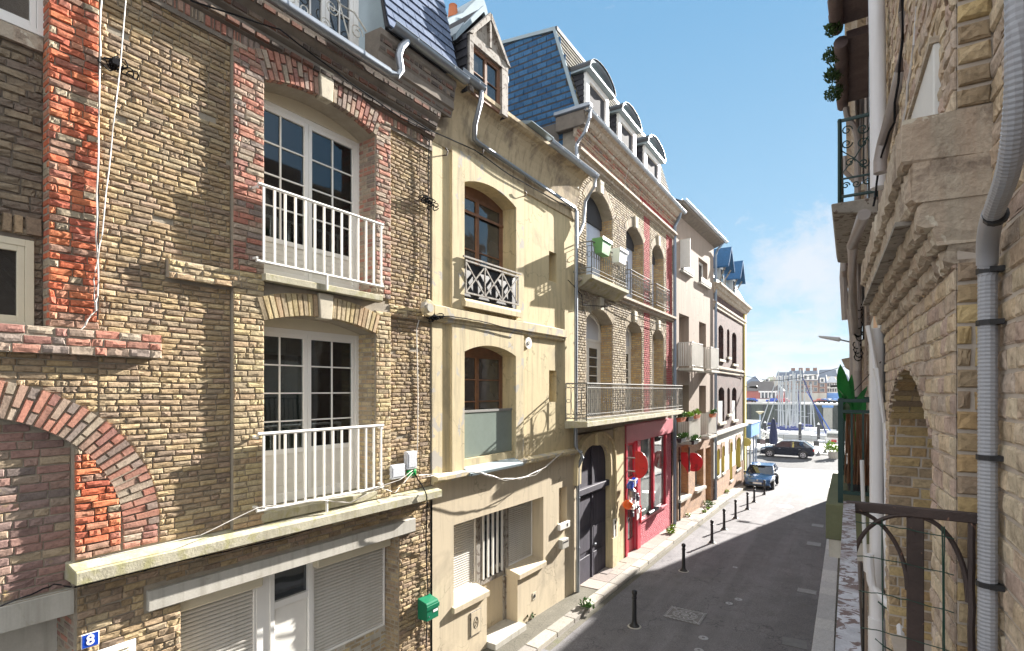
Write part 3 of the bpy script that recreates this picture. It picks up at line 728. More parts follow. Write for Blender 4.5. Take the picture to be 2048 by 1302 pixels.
# ledge above the ground floor and the lintel beam
MB(FA).hexa([(2.14, -.1, 3.66), (7.72, -.1, 3.66), (7.72, .27, 3.66), (2.14, .27, 3.66), (2.14, -.1, 3.86), (7.72, -.1, 3.86), (7.72, .27, 3.80), (2.14, .27, 3.80)]).build('ledge', 'mossy', hA, bevel=.01)
MB(FA).box(2.88, 7.22, -.3, .07, 3.09, 3.33).build('lintel_beam', 'concrete', hA, bevel=.006)
# windows
for o, z0, ph in ((W1, 7.36, .42), (W0, 3.99, .60)):
    ztop = o.zs-.02
    casement(hA, FA, o.a-.02, o.b-.0, -.36, z0, ztop, rows=4, ph=ph, fw=.07, lw=.065, gl='glassA', name='french_window')
    cu = MB(FA)
    for c0_, c1_ in ((o.a+.02, o.a+.30), (o.c-.34, o.c-.12), (o.c+.10, o.c+.30), (o.b-.42, o.b-.02)):
        k_ = 14; pr_ = [(c0_+(c1_-c0_)*q/k_, -.46+.018*(-1)**q) for q in range(k_+1)]
        for (x, n1), (y, n2) in zip(pr_, pr_[1:]): cu.quad((x, n1, z0+.1), (y, n2, z0+.1), (y, n2, ztop-.1), (x, n1, ztop-.1))
    cu.build('curtain', 'curtain', hA)
    MB(FA).box(o.a, o.b, -.47, -.455, o.zs-.42, o.zs-.05).build('roller_blind', 'shutter', hA)
    MB(FA).prism([(o.a-.01, ztop+.002)]+[(o.a+o.w*k/8, o.top(o.a+o.w*k/8)+.03) for k in range(9)]+[(o.b, ztop+.002)], -.42, -.33).build('arch_board', 'boxcream', hA)
# white railings
for zt, zb, na in ((8.5, 7.45, .20), (5.1, 4.06, .20)):
    a0, a1 = FA.S(516, na), FA.S(764, na); mb = MB(FA)
    mb.tube([(a0, na, zt), (a1+.03, na, zt)], .024, 8); mb.tube([(a0-.02, na, zb), (a1+.03, na, zb)], .022, 8)
    for k in range(14): x = a0+.08+(a1-a0-.1)*k/13; mb.box(x-.014, x+.014, na-.014, na+.014, zb, zt)
    for x in (a0-.02, a1): mb.box(x, x+.03, 0.05, na, zb+.03, zb+.06); mb.box(x, x+.03, 0.05, na, zt-.06, zt-.03)
    mb.box((a0+a1)/2-.012, (a0+a1)/2+.012, na-.02, na+.02, zb-.22, zb)
    mb.build('balcony_railing', 'whitepaint', hA, smooth=False)
# ground floor shutters and door
n = -.36; zt = 3.08
rollshutter(hA, FA, 3.30, 4.36, n, .2, 2.85); MB(FA).box(3.27, 4.42, n-.1, n+.19, 2.87, 3.085).build('shutter_box', 'boxcream', hA, bevel=.02)
rollshutter(hA, FA, 5.36, 6.80, n, 1.42, 2.85); MB(FA).box(5.31, 6.84, n-.1, n+.19, 2.87, 3.085).build('shutter_box', 'boxcream', hA, bevel=.02)
a0, a1 = FA.S(545, n), 5.24
mb = MB(FA); mb.box(4.40, a0-.07, n-.06, n+.04, -.3, zt); mb.box(a0-.07, a0, n-.06, n+.06, -.3, zt); mb.box(a1, a1+.08, n-.06, n+.06, -.3, zt); mb.box(a0, a1, n-.06, n+.05, 2.42, 2.52); mb.box(a0, a1, n-.06, n+.05, 2.95, zt); mb.build('door_frame', 'white', hA, bevel=.004)
MB(FA).box(a0, a1, n-.05, n-.01, 2.52, 2.95).build('transom_pane', 'glass', hA)
d = MB(FA).box(a0+.01, a1-.01, n-.04, n+.02, -.3, 2.41).build('front_door', 'whitepaint', hA, bevel=.004)
MB(FA).box(a1-.14, a1-.09, n+.02, n+.035, .95, 1.22).tube([(a1-.115, n+.05, 1.12), (a1-.22, n+.06, 1.12)], .011, 6).build('handle', 'iron', d)
MB(FA).box(5.32, 6.855, -.5, n+.02, -.3, 1.38).build('parapet', 'concrete', hA)
mb = MB(FA); bricks(mb, 5.34, 6.86, -.3, 1.38, n+.01, [], prot=.012); mb.build('parapet_brick', 'buff', hA)
# cornice
mb = MB(FA); mb.extr([(0, 10.3), (.05, 10.3), (.05, 10.5), (.10, 10.52), (.13, 10.60), (.10, 10.66), (.17, 10.70), (.19, 10.80), (.25, 10.86), (.28, 10.98), (.0, 11.1)], -.2, 7.68)
mb.extr([(0, 11.1), (.27, 11.0), (.30, 11.12), (.34, 11.15), (.33, 11.30), (.35, 11.34), (.37, 11.52), (.40, 11.56), (.40, 11.66), (0, 11.7)], 6.1, 7.98)
mb.extr([(0, 11.05), (.28, 11.0), (.30, 11.12), (.24, 11.22), (0, 11.24)], -.2, 6.1)
mb.build('cornice', 'mortar_d', hA)
mb = MB(FA)
bricks(mb, -.2, 7.66, 10.35, 10.50, .05, [], L=.082, Hc=.15, prot=.02, fine=0)
mb.build('dentil_row', 'redmix', hA); mb = MB(FA)
for z, n_ in ((10.52, .115), (10.71, .17), (10.87, .25)): bricks(mb, -.2, 7.67, z, z+.085, n_, [], prot=.03, j=.006, L=.2)
for z, n_ in ((11.03, .26), (11.15, .30), (11.33, .33), (11.45, .35)): bricks(mb, 6.1, 7.96, z, z+.09, n_, [], prot=.03, j=.006, L=.2)
mb.build('cornice_brick', 'grimy', hA)
mb = MB(FA); mb.tube([(-.2, .42, 10.98), (6.25, .42, 10.98)], .075, 12)
for x in (.8, 2.6, 4.4, 5.7): mb.tube([(x, .42, 10.98), (x+.03, .42, 10.98)], .082, 12)
g0 = FA.px(757, 70, .45)
mb.tube([(6.2, .42, 10.98), (6.42, .43, 11.0), (6.5, .45, 11.12), (6.42, .47, 11.33), (6.47, .48, 11.5), (6.6, .49, 11.66)], .06, 12)
mb.build('downpipe', 'zinc', hA, smooth=True)
mb = MB(FA); gutter(mb, 6.25, 8.15, .50, 11.76, .10); mb.build('gutter', 'zinc', hA, smooth=True)
# upper dormer with scroll railing
fl = MB(FA).box(3.9, 6.12, -.5, .05, 11.2, 11.25).build('dormer_sill', 'iron', hA)
casement(hA, FA, 4.75, 6.02, -.08, 11.26, 13.6, rows=5, ph=0, fw=.10, lw=.07, gl='glass', name='dormer_window', th=.1)
MB(FA).box(1.0, 4.75, -.3, -.06, 11.2, 14.0).build('attic_wall', 'slatedark', hA)
mb = MB(FA); nn = .04
mb.tube([(4.55, nn, 11.3), (4.5, nn, 11.8), (4.75, nn, 11.72), (4.95, nn, 11.9), (5.3, nn, 12.0), (5.6, nn, 11.86), (5.85, nn, 11.9), (6.1, nn, 11.72)], .016, 6)
def scroll(mb, c, n, z, r, turn=1.4, d=1, st=0, k=16, t=.010):
    mb.tube([(c+r*(1-.75*i/k)*cos(st+d*2*pi*turn*i/k), n, z+r*(1-.75*i/k)*sin(st+d*2*pi*turn*i/k)) for i in range(k+1)], t, 5)
for x, z, r, dd in ((4.72, 11.45, .12, 1), (5.12, 11.78, .12, 1), (5.42, 11.72, .12, -1), (5.9, 11.6, .13, 1), (5.3, 11.4, .1, 1), (4.95, 11.4, .1, -1)): scroll(mb, x, nn, z, r, d=dd)
mb.tube([(5.55, nn, 11.9), (5.8, nn, 11.28)], .012, 5); mb.build('scroll_railing', 'cageiron', hA, smooth=True)
# slate roof and zinc cheek
o = FA.W(6.22, .44, 11.74); up = (FA.W(6.22, -.25, 14.6)-o); hl = up.length; up.normalize()
MB(FA).hexa([(6.2, -.5, 11.6), (7.98, -.5, 11.6), (7.98, .43, 11.72), (6.2, .43, 11.72), (6.2, -1.5, 14.7), (7.98, -1.5, 14.7), (7.98, -.27, 14.6), (6.2, -.27, 14.6)]).build('roof_core', 'batten', hA)
mb = MB(FA); slates(mb, o, FA.e.copy(), up, 1.78, hl, .30, .19); mb.build('roof', 'slategrey', hA)
MB(FA).hexa([(6.19, -.5, 11.3), (6.20, -.5, 11.3), (6.20, .40, 11.62), (6.19, .40, 11.62), (6.19, -1.5, 14.7), (6.20, -1.5, 14.7), (6.20, -.22, 14.6), (6.19, -.22, 14.6)]).build('zinc_cheek', 'zincflat', hA)
MB(FA).box(-.2, 7.6, -9, -.9, -.4, 11.2).build('house_body', 'cavity', hA)
MB(FA).box(2.15, 7.6, -.90, -.86, 3.0, 11.2).build('inner_wall', 'cavity', hA)
# recess windows (left)
f1 = casement(hA, FA, .9, FA.S(68, -.13), -.14, 6.33, 7.25, rows=1, cols=1, leaves=1, fw=.07, lw=.06, name='side_window', mt='boxcream')
f1 = casement(hA, FA, .9, FA.S(88, -.13), -.14, 9.42, 10.6, rows=1, cols=1, leaves=1, fw=.06, lw=.05, name='side_window')
mb = MB(FA); bricks(mb, -.2, 1.97, 7.30, 7.50, -.14, [], L=.09, Hc=.2, prot=.03); mb.build('window_arch', 'ochre', hA)
MB(FA).box(-.2, 1.97, -.3, -.10, 9.25, 9.40).build('window_sill', 'cornstone', hA)

# things on house A
def plate(fr, a0, a1, z0, z1, n): pass
nb = thing('house_number_sign', FA.W(2.3, .03, 2.6), 'small blue enamel plate with white number 8 on the brick pier', 'number sign')
a0, z0 = FA.px(163, 1295, .05); a1, z1 = FA.px(199, 1268, .05); zc_ = (FA.px(163, 1280, .05)[1]+FA.px(199, 1281, .05)[1])/2
hgt = .155; MB(FA).box(a0, a1, .03, .042, zc_-hgt/2, zc_+hgt/2).build('plate', 'plateWhite', nb, bevel=.003)
MB(FA).box(a0+.008, a1-.008, .042, .045, zc_-hgt/2+.008, zc_+hgt/2-.008).build('blue_field', 'blueplate', nb)
text_obj('8', .15, .0015, 'plateWhite', 'digit', nb, FA.W((a0+a1)/2, .047, zc_), FA.e.copy()*1, Vector((0, 0, 1)), 1.0, .004)
vt = thing('wall_vent', FA.W(2.6, .03, 2.45), 'white louvred vent grille low on the brick pier', 'vent')
a0, a1 = FA.S(192, .05), FA.S(272, .05); zt_ = FA.px(272, 1277, .05)[1]
MB(FA).box(a0, a1, .03, .05, zt_-.4, zt_).build('frame', 'whitepaint', vt, bevel=.004)
mb = MB(FA)
for k in range(9): mb.hexa([(a0+.03, .05, zt_-.05-k*.035), (a1-.03, .05, zt_-.05-k*.035), (a1-.03, .068, zt_-.062-k*.035), (a0+.03, .068, zt_-.062-k*.035), (a0+.03, .05, zt_-.045-k*.035), (a1-.03, .05, zt_-.045-k*.035), (a1-.03, .068, zt_-.057-k*.035), (a0+.03, .068, zt_-.057-k*.035)])
mb.build('louvre', 'boxcream', vt)
mbx = thing('mailbox', FA.W(7.3, .03, 1.5), 'glossy green metal mailbox on the corner of the brick house', 'mailbox')
a0, a1 = FA.S(825, .1), FA.S(825, .1)+.34; z0, z1 = 1.42, 1.78
a0 = 7.30; a1 = 7.62
MB(FA).prism([(0, 0)], 0, 0) if 0 else None
MB(FA).extr([(.03, 1.42), (.27, 1.42), (.27, 1.72), (.25, 1.75), (.03, 1.80)], a0, a1).build('body', 'green', mbx, bevel=.008)
MB(FA).box(a0-.01, a1+.01, .26, .285, 1.62, 1.70).build('flap', 'green', mbx, bevel=.003)
MB(FA).box(a0+.17, a1-.03, .271, .275, 1.545, 1.59).build('name_card', 'plateWhite', mbx)
MB(FA).disc((a0+.06, .275, 1.5), .012, .01, 10).build('lock', 'zinc', mbx)
for nm, x0, x1, y0, y1, lb in (('junction_box', 780, 808, 931, 960, 'square light grey junction box on brick beside the lower railing'), ('meter_housing', 812, 832, 904, 940, 'tall light grey telecom box above two green clips at the brick corner')):
    a0, z1 = FA.px(x0, y0, .1); a1 = FA.S(x1, .1); z0 = FA.px(x0, y1, .1)[1]
    t = thing(nm, FA.W((a0+a1)/2, .03, z0), lb, 'junction box')
    MB(FA).box(a0, a1, .03, .14, z0, z1).build('casing', 'greybox', t, bevel=.015)
    MB(FA).box(a0+.03, a1-.03, .14, .148, z0+.04, z1-.04).build('lid', 'greybox', t, bevel=.004)
    if nm == 'meter_housing':
        for q in (.04, .16): MB(FA).box(a0+q, a0+q+.09, .05, .13, z0-.13, z0-.01).build('green_clip', 'greenclip', t, bevel=.02)
# cables on house A
def cable(name, fr, pts, r, label, mt='cable', cat='cable', sub=4, amt=.012, group=None):
    o = MB(fr).tube(wig(pts, amt, sub), r*.7, 5).build(name, mt, None, smooth=True); return tag(o, label, cat, group)
def pxl(fr, lst, n):
    r_ = []
    for q in lst:
        nn = q[2] if len(q) > 2 else n; a, z = fr.px(q[0], q[1], nn); r_.append((a, nn, z))
    return r_
cable('cable', FA, pxl(FA, [(203, 0), (199, 120), (197, 300), (192, 470), (196, 560), (192, 620), (160, 662), (0, 650)], .10), .012, 'pale cable bundle running down the edge of the orange-red pier', 'cablewhite')
cable('cable', FA, pxl(FA, [(252, 0, .3), (240, 130, .2), (222, 300, .16), (203, 470, .12), (188, 560, .1), (191, 620, .1)], .1), .009, 'thin white cable slanting down across the ochre brick field', 'cablewhite')
cable('cable', FA, pxl(FA, [(200, 30), (197, 330), (195, 640)], .085), .011, 'black cable running down behind the pale bundle', 'cable')
cable('cable', FA, pxl(FA, [(0, 1213, .12), (60, 1190, .12), (110, 1168, .12), (150, 1175, .2), (330, 1130, .2), (560, 1078, .18), (850, 990, .2)], .2), .012, 'black cable slung under the mossy ledge', 'cable')
cable('cable', FA, pxl(FA, [(380, 0, .2), (560, 60, .3), (700, 165, .3), (800, 235, .28), (860, 262, .22)], .25), .016, 'thick black cable along the cornice of the brick house', 'cable')
cable('cable', FA, pxl(FA, [(200, 1115, .28), (400, 1070, .29), (515, 1015, .23), (600, 1005, .24), (660, 998, .24), (720, 985, .24), (800, 960, .2), (826, 940, .12)], .2), .009, 'white cable looping along the mossy ledge below the railing', 'cablewhite')
cable('cable', FA, pxl(FA, [(640, 1000, .25), (700, 1006, .28), (760, 975, .28), (790, 985, .28), (826, 945, .12)], .2), .008, 'second white cable tangled on the ledge end', 'cablewhite')
cable('cable', FA, pxl(FA, [(828, 945, .12), (840, 965, .2), (852, 985, .32), (854, 1005, .3), (852, 1100, .05), (856, 1200, .05), (852, 1300, .05)], .05), .018, 'black cable dropping down the joint beside the green mailbox')
t = thing('cable_knot', FA.W(*(lambda q: (q[0], .05, q[1]))(FA.px(235, 130))), 'tangled black cable coil bracket on the ochre bricks', 'cable')
c0 = FA.px(240, 130, .12); mb = MB(FA)
for k in range(7):
    r_ = .05+.03*R.random(); cx_, cz_ = c0[0]-.12+.06*k*.7, c0[1]+(R.random()-.5)*.09
    mb.tube([(cx_+r_*cos(2*pi*i/12), .1+.04*sin(i+k), cz_+r_*.8*sin(2*pi*i/12)) for i in range(12)], .008, 5, closed=True)
mb.box(c0[0]-.08, c0[0]-.02, .03, .16, c0[1]-.03, c0[1]+.04); mb.build('coil', 'cable', t)
# ================================================================ house B (yellow stucco)
hB = thing('stucco_house', FA.W(10.6, 0, 0), 'narrow yellow stucco house with flaking paint and two arched windows, between the brick houses', 'house')
b0, b1 = 7.70, 13.62
U = Op(8.63, 10.53, 7.60, 10.02, .20); V = Op(8.63, 10.52, 4.25, 6.50, .18)
N1 = Op(12.13, 12.52, 8.58, 9.36); N2 = Op(12.13, 12.52, 5.38, 6.22); N3 = Op(12.60, 13.05, 1.98, 3.05)
GS = [Op(8.32, 9.42, 1.2, 2.96), Op(9.42, 10.62, -.3, 2.96), Op(10.62, 11.80, 1.2, 2.96)]
wl = MB(FA); wallsheet(wl, b0, b1, 4.0, 10.9, 0, [U, V, N1, N2])
for o in (U, V): reveals(wl, o, 0, .40)
for o in (N1, N2): reveals(wl, o, 0, .25)
wl.build('wall', 'yellow', hB)
for o in (N1, N2): MB(FA).box(o.a, o.b, -.27, -.25, o.z0, o.zs).build('niche_back', 'yellow', hB)
gw = MB(FA); wallsheet(gw, b0, b1, -.4, 4.0, .03, GS+[N3])
for o in GS: gw.quad((o.a, .03, o.zs), (o.b, .03, o.zs), (o.b, -.45, o.zs), (o.a, -.45, o.zs))
gw.quad((8.32, .03, 1.2), (8.32, .03, 2.96), (8.32, -.4, 2.96), (8.32, -.4, 1.2)); gw.quad((11.8, .03, 1.2), (11.8, .03, 2.96), (11.8, -.4, 2.96), (11.8, -.4, 1.2))
gw.quad((9.42, .03, -.3), (9.42, .03, 1.2), (9.42, -.4, 1.2), (9.42, -.4, -.3)); gw.quad((10.62, .03, -.3), (10.62, .03, 1.2), (10.62, -.4, 1.2), (10.62, -.4, -.3))
reveals(gw, N3, .03, .2); gw.build('ground_floor_wall', 'cream', hB)
MB(FA).box(N3.a, N3.b, -.2, -.17, N3.z0, N3.zs).build('niche_back', 'cream', hB)
# raised surrounds: left strip, right strip, corner strips, heads
mb = MB(FA)
def strip(a, b, z0, z1, n=.055, n0=-.02): mb.box(a, b, n0, n, z0, z1)
for o, z0, z1, ztop in ((U, 7.36, 10.02, 10.62), (V, 4.02, 6.50, 7.04)):
    strip(8.25, o.a, z0, ztop); strip(o.b, o.b+.33, z0, ztop)
    for k in range(12):
        x, y = o.a+o.w*k/12, o.a+o.w*(k+1)/12
        mb.hexa([(x, -.02, o.top(x)+.001), (y, -.02, o.top(y)+.001), (y, .0555, o.top(y)+.001), (x, .0555, o.top(x)+.001), (x, -.02, ztop), (y, -.02, ztop), (y, .0555, ztop), (x, .0555, ztop)])
strip(7.70, 7.98, 4.02, 7.04, .03); strip(7.70, 7.98, 7.36, 10.5, .03)
mb.build('window_surround', 'yellow_flake', hB)
mb = MB(FA); mb.extr([(0, 7.02), (.07, 7.06), (.07, 7.12), (.11, 7.14), (.11, 7.33), (.0, 7.37)], 7.69, 12.9); mb.build('string_course', 'yellow_flake', hB)
mb = MB(FA); mb.extr([(0, 3.86), (.07, 3.88), (.09, 3.93), (.19, 3.95), (.19, 4.02), (.0, 4.06)], 7.69, 8.62); mb.build('ledge', 'yellow_flake', hB); mb = MB(FA); mb.extr([(0, 3.86), (.07, 3.88), (.09, 3.93), (.19, 3.95), (.19, 4.02), (.0, 4.06)], 10.56, 13.62); mb.build('ledge', 'yellow_flake', hB)
MB(FA).hexa([(8.62, -.3, 3.95), (10.56, -.3, 3.95), (10.56, .23, 3.93), (8.62, .23, 3.93), (8.62, -.3, 4.24), (10.56, -.3, 4.24), (10.56, .24, 3.98), (8.62, .24, 3.98)]).build('zinc_sill', 'zincflat', hB)
MB(FA).extr([(-.3, 7.44), (.14, 7.42), (.14, 7.54), (.10, 7.60), (-.3, 7.62)], 8.56, 10.62).build('window_sill', 'yellow_flake', hB, bevel=.006)
# cove cornice
pr = [(0, 10.5), (.035, 10.52), (.035, 10.72)]+[(.05+.34*(1-cos(pi/2*k/7)), 10.76+.92*sin(pi/2*k/7)) for k in range(8)]+[(.45, 11.72), (.45, 11.80), (0, 11.85)]
mb = MB(FA); mb.extr(pr, 7.72, 13.6); mb.build('cove_cornice', 'cove', hB)
mb = MB(FA); gE = FA.S(966, .5); gutter(mb, 7.95, gE, .50, 11.84, .10); mb.build('gutter', 'zinc', hB, smooth=True); mb = MB(FA); gutter(mb, 11.3, 13.9, .50, 11.80, .10); mb.build('gutter', 'zinc', hB, smooth=True)
MB(FA).hexa([(10.35, .30, 11.80), (11.35, .30, 11.80), (11.35, .62, 11.83), (10.35, .62, 11.83), (10.35, -.3, 12.1), (11.35, -.3, 12.1), (11.35, .60, 11.86), (10.35, .60, 11.86)]).build('zinc_flashing', 'zincflat', hB)
# roof
MB(FA).hexa([(7.98, -6, 11.7), (13.6, -6, 11.7), (13.6, .42, 11.80), (7.98, .42, 11.80), (7.98, -6, 14.0), (13.6, -6, 14.0), (13.6, -3, 14.0), (7.98, -3, 14.0)]).build('roof', 'slatedark', hB)
# dormer
nd = .46; dA, dB = FA.S(937, nd), FA.S(1014, nd); zf, ze, zp = 11.62, FA.px(1001, 124, nd)[1], FA.px(987, 22, nd)[1]
mb = MB(FA); mb.box(dA, dA+.02, -2.4, nd-.02, zf, ze+.05); mb.box(dB-.02, dB, -2.4, nd-.02, zf, ze+.05); dm = mb.build('dormer_core', 'batten', hB)
mb = MB(FA); o = FA.W(dA-.004, -2.3, zf); slates(mb, o, FA.n.copy(), Vector((0, 0, 1)), 2.74, ze-zf+.05, .26, .17); mb.build('dormer_cheek', 'slatedark', hB)
mb = MB(FA); mb.box(dA, dA+.13, nd-.05, nd+.03, zf, ze+.05); mb.box(dB-.22, dB, nd-.05, nd+.03, zf, ze+.05); mb.box(dA, dB, nd-.05, nd+.035, ze-.12, ze+.06)
cx_ = (dA+dB)/2
mb.box(cx_-.03, cx_+.03, nd-.02, nd+.06, ze+.06, zp-.35)
for sg in (-1, 1):
    x0 = cx_+sg*(dB-dA+.1)/2
    mb.hexa([(x0, nd-.02, ze), (x0-sg*.12, nd-.02, ze+.02), (x0-sg*.12, nd+.07, ze+.02), (x0, nd+.07, ze), (cx_+sg*.02, nd-.02, zp-.16), (cx_, nd-.02, zp-.3), (cx_, nd+.07, zp-.3), (cx_+sg*.02, nd+.07, zp-.16)])
mb.prism([(dA+.1, ze+.06), (dB-.1, ze+.06), (cx_, zp-.22)], nd-.03, nd-.01)
mb.build('dormer_frame', 'greywood', hB, bevel=.004)
mb = MB(FA)
for sg in (-1, 1):
    x0 = cx_+sg*((dB-dA)/2+.22)
    mb.hexa([(x0, -2.6, ze-.16), (cx_, -2.6, zp-.04), (cx_, .30, zp-.04), (x0, .30, ze-.16), (x0, -2.6, ze-.10), (cx_, -2.6, zp+.05), (cx_, .30, zp+.05), (x0, .30, ze-.10)])
mb.build('dormer_roof', 'batten', hB)
mb = MB(FA)
for sg in (-1, 1):
    x0 = cx_+sg*((dB-dA)/2+.24)
    mb.hexa([(x0, .27, ze-.19), (cx_, .27, zp-.06), (cx_, .34, zp-.06), (x0, .34, ze-.19), (x0, .27, ze-.06), (cx_, .27, zp+.08), (cx_, .34, zp+.08), (x0, .34, ze-.06)])
x0 = cx_-((dB-dA)/2+.24); mb.hexa([(x0, -1.2, ze-.10), (x0+.25, -1.2, ze+.27), (x0+.25, .34, ze+.27), (x0, .34, ze-.10), (x0, -1.2, ze-.07), (x0+.25, -1.2, ze+.30), (x0+.25, .34, ze+.30), (x0, .34, ze-.07)])
mb.build('dormer_flashing', 'zincflat', hB)
casement(hB, FA, dA+.13, dB-.22, nd-.05, zf+.02, ze-.12, rows=2, cols=1, leaves=2, fw=.04, lw=.035, mt='wood', gl='glassB', name='dormer_window', th=.03)
# chimney
cn_ = -1.3; P_ = [FA.px(x, y, cn_) for x, y in ((874, 110), (876, 66), (882, 44), (900, 33), (925, 24), (940, 8), (955, -6), (966, -10), (974, 14), (984, 60), (984, 110))]
ch = MB(FA).prism(P_, cn_-.9, cn_).build('chimney', 'zincflat', hB, bevel=.02)
a_, z_ = FA.px(906, 30, cn_-.4); MB(FA).lathe((a_, cn_-.4, z_-.1), [(.13, 0), (.115, .22), (.10, .30), (.11, .33), (.09, .34)], 14).build('chimney_pot', 'terra', ch, smooth=True)
# windows
casement(hB, FA, U.a-.02, U.b, -.36, U.z0, U.zs+.02, rows=2, cols=1, leaves=2, fw=.05, lw=.05, mun=.03, mt='wood', gl='glassB', name='arched_window')
MB(FA).prism([(U.a, U.zs+.02)]+[(U.a+U.w*k/8, U.top(U.a+U.w*k/8)+.01) for k in range(9)]+[(U.b, U.zs+.02)], -.40, -.34).build('arched_transom', 'wood', hB)
MB(FA).box(U.a, U.b, -.33, -.32, U.zs-.42, U.zs-.36).build('transom_bar', 'wood', hB)
casement(hB, FA, V.a-.02, V.b, -.36, V.z0+.6, V.zs+.02, rows=3, cols=1, leaves=2, fw=.05, lw=.05, mun=.03, mt='wood', gl='glassB', name='arched_window')
MB(FA).prism([(V.a, V.zs+.02)]+[(V.a+V.w*k/8, V.top(V.a+V.w*k/8)+.01) for k in range(9)]+[(V.b, V.zs+.02)], -.40, -.34).build('arched_transom', 'wood', hB)
f = MB(FA).box(V.a, V.b, -.40, -.1 if 0 else -.36, V.z0, V.z0+.6).build('window_base', 'greywood', hB)
gd = MB(FA).box(V.a+.01, V.b-.01, -.08, -.065, 4.26, 5.22).build('frosted_guard', 'frosted', hB)
MB(FA).box(V.a, V.b, -.10, -.05, 5.22, 5.27).build('guard_rail', 'greyrail', gd)
# cross railing
mb = MB(FA); nr = .10; a0, a1 = 8.60, 10.56
for z in (7.70, 8.36, 8.44): mb.box(a0-(.06 if z > 8.4 else 0), a1+(.1 if z > 8.4 else 0), nr-.018, nr+.018, z, z+.035)
for k in range(4): x = a0+.02+(a1-a0-.04)*k/3; mb.box(x-.014, x+.014, nr-.014, nr+.014, 7.7, 8.4)
for k in range(3):
    x0 = a0+.02+(a1-a0-.04)*k/3; x1 = a0+.02+(a1-a0-.04)*(k+1)/3
    for p, q in (((x0, 7.73), (x1, 8.36)), ((x0, 8.36), (x1, 7.73))):
        dx, dz = q[0]-p[0], q[1]-p[1]; l = sqrt(dx*dx+dz*dz); ox, oz = -dz/l*.016, dx/l*.016
        mb.prism([(p[0]-ox, p[1]-oz), (q[0]-ox, q[1]-oz), (q[0]+ox, q[1]+oz), (p[0]+ox, p[1]+oz)], nr-.01, nr+.01)
mb.build('cross_railing', 'greywood', hB)
MB(FA).box(a0+.02, a1-.02, .02, .05, 7.62, 8.36).build('railing_board', 'iron', hB)
# ground floor
n = -.34
rollshutter(hB, FA, 8.34, FA.S(948, n), n, 1.42, 2.95, pitch=.05); rollshutter(hB, FA, 10.72, 11.78, n, 1.42, 2.95, pitch=.05)
MB(FA).extr([(-.34, 1.18), (.10, 1.18), (.10, 1.30), (-.34, 1.40)], 8.26, 9.44).build('window_sill', 'cream', hB, bevel=.006)
MB(FA).extr([(-.34, 1.18), (.10, 1.18), (.10, 1.30), (-.34, 1.40)], 10.60, 11.86).build('window_sill', 'cream', hB, bevel=.006)
MB(FA).box(8.3, 9.42, -.5, -.37, -.3, 1.3).box(10.62, 11.8, -.5, -.37, -.3, 1.3).build('inner_parapet', 'cream', hB)
da, db = FA.S(957, n), 10.62
mb = MB(FA); mb.box(da-.14, da, n-.05, n+.05, .9, 2.95); mb.box(db, db+.08, n-.05, n+.05, -.3, 2.95); mb.box(da, db, n-.04, n+.03, -.1, .15); mb.box(da, db, n-.04, n+.03, 1.25, 1.35); mb.box(da, da+.08, n-.04, n+.03, .15, 2.95); mb.box(db-.1, db, n-.04, n+.03, .15, 2.95)
dr = mb.build('front_door', 'greywood', hB, bevel=.004)
MB(FA).box(da+.08, db-.1, n-.03, n, .15, 1.25).build('door_panel', 'cream', dr)
MB(FA).box(da+.08, db-.1, n-.03, n-.02, 1.35, 2.95).build('door_pane', 'glass', dr)
mb = MB(FA)
for k in range(5): x = da+.12+(db-da-.3)*k/4; mb.box(x-.022, x+.022, n+.02, n+.06, 1.38, 2.92)
mb.build('window_bars', 'whitepaint', dr)
MB(FA).tube([(db-.05, n+.06, 1.25), (db-.17, n+.07, 1.25)], .014, 6).build('handle', 'zinc', dr)
MB(FA).box(9.42, 10.66, -.4, .26, -.4, .16).build('door_step', 'concrete', hB, bevel=.01)
# meter cover with an oval emblem, vent, letter boxes, intercom
mt = thing('meter_cover', FA.W(9.1, .03, .4), 'cream rectangular meter hatch with an oval emblem low on the stucco wall', 'meter box')
a0, zt_ = FA.px(941, 1226, .04); a1 = FA.S(962, .04); zb_ = FA.px(941, 1275, .04)[1]
MB(FA).box(a0, a1, .03, .045, zb_, zt_).build('frame', 'greywood', mt); MB(FA).box(a0+.02, a1-.02, .045, .05, zb_+.02, zt_-.02).build('door', 'cream', mt)
c_ = ((a0+a1)/2, (zb_+zt_)/2); mb = MB(FA); mb.tube([(c_[0]+.07*cos(2*pi*k/20), .052, c_[1]+.12*sin(2*pi*k/20)) for k in range(20)], .005, 4, closed=True); mb.tube([(c_[0]-.03, .052, c_[1]-.08), (c_[0]+.02, .052, c_[1]), (c_[0]-.02, .052, c_[1]+.01), (c_[0]+.03, .052, c_[1]+.08)], .005, 4); mb.build('emblem', 'iron', mt)
vb = thing('wall_vent', FA.W(11.1, .03, .6), 'small square iron vent low on the cream wall', 'vent'); a0, z0 = FA.px(1069, 1192, .04)
mb = MB(FA); mb.box(a0-.08, a0+.08, .03, .04, z0-.09, z0+.09); mb.build('plate', 'stone', vb); MB(FA).disc((a0, .042, z0), .045, .01, 12).build('grille', 'iron', vb)
lb_ = thing('mail_slot_box', FA.W(12.9, .03, 1.9), 'white intercom box under the small niche of the stucco house', 'letter box'); a0, z0 = FA.px(1118, 1058, .08); MB(FA).box(a0, a0+.55, .03, .12, z0-.05, z0+.12).build('casing', 'whitepaint', lb_, bevel=.01); MB(FA).box(a0+.36, a0+.42, .12, .125, z0-.0, z0+.08).build('button_plate', 'iron', lb_)
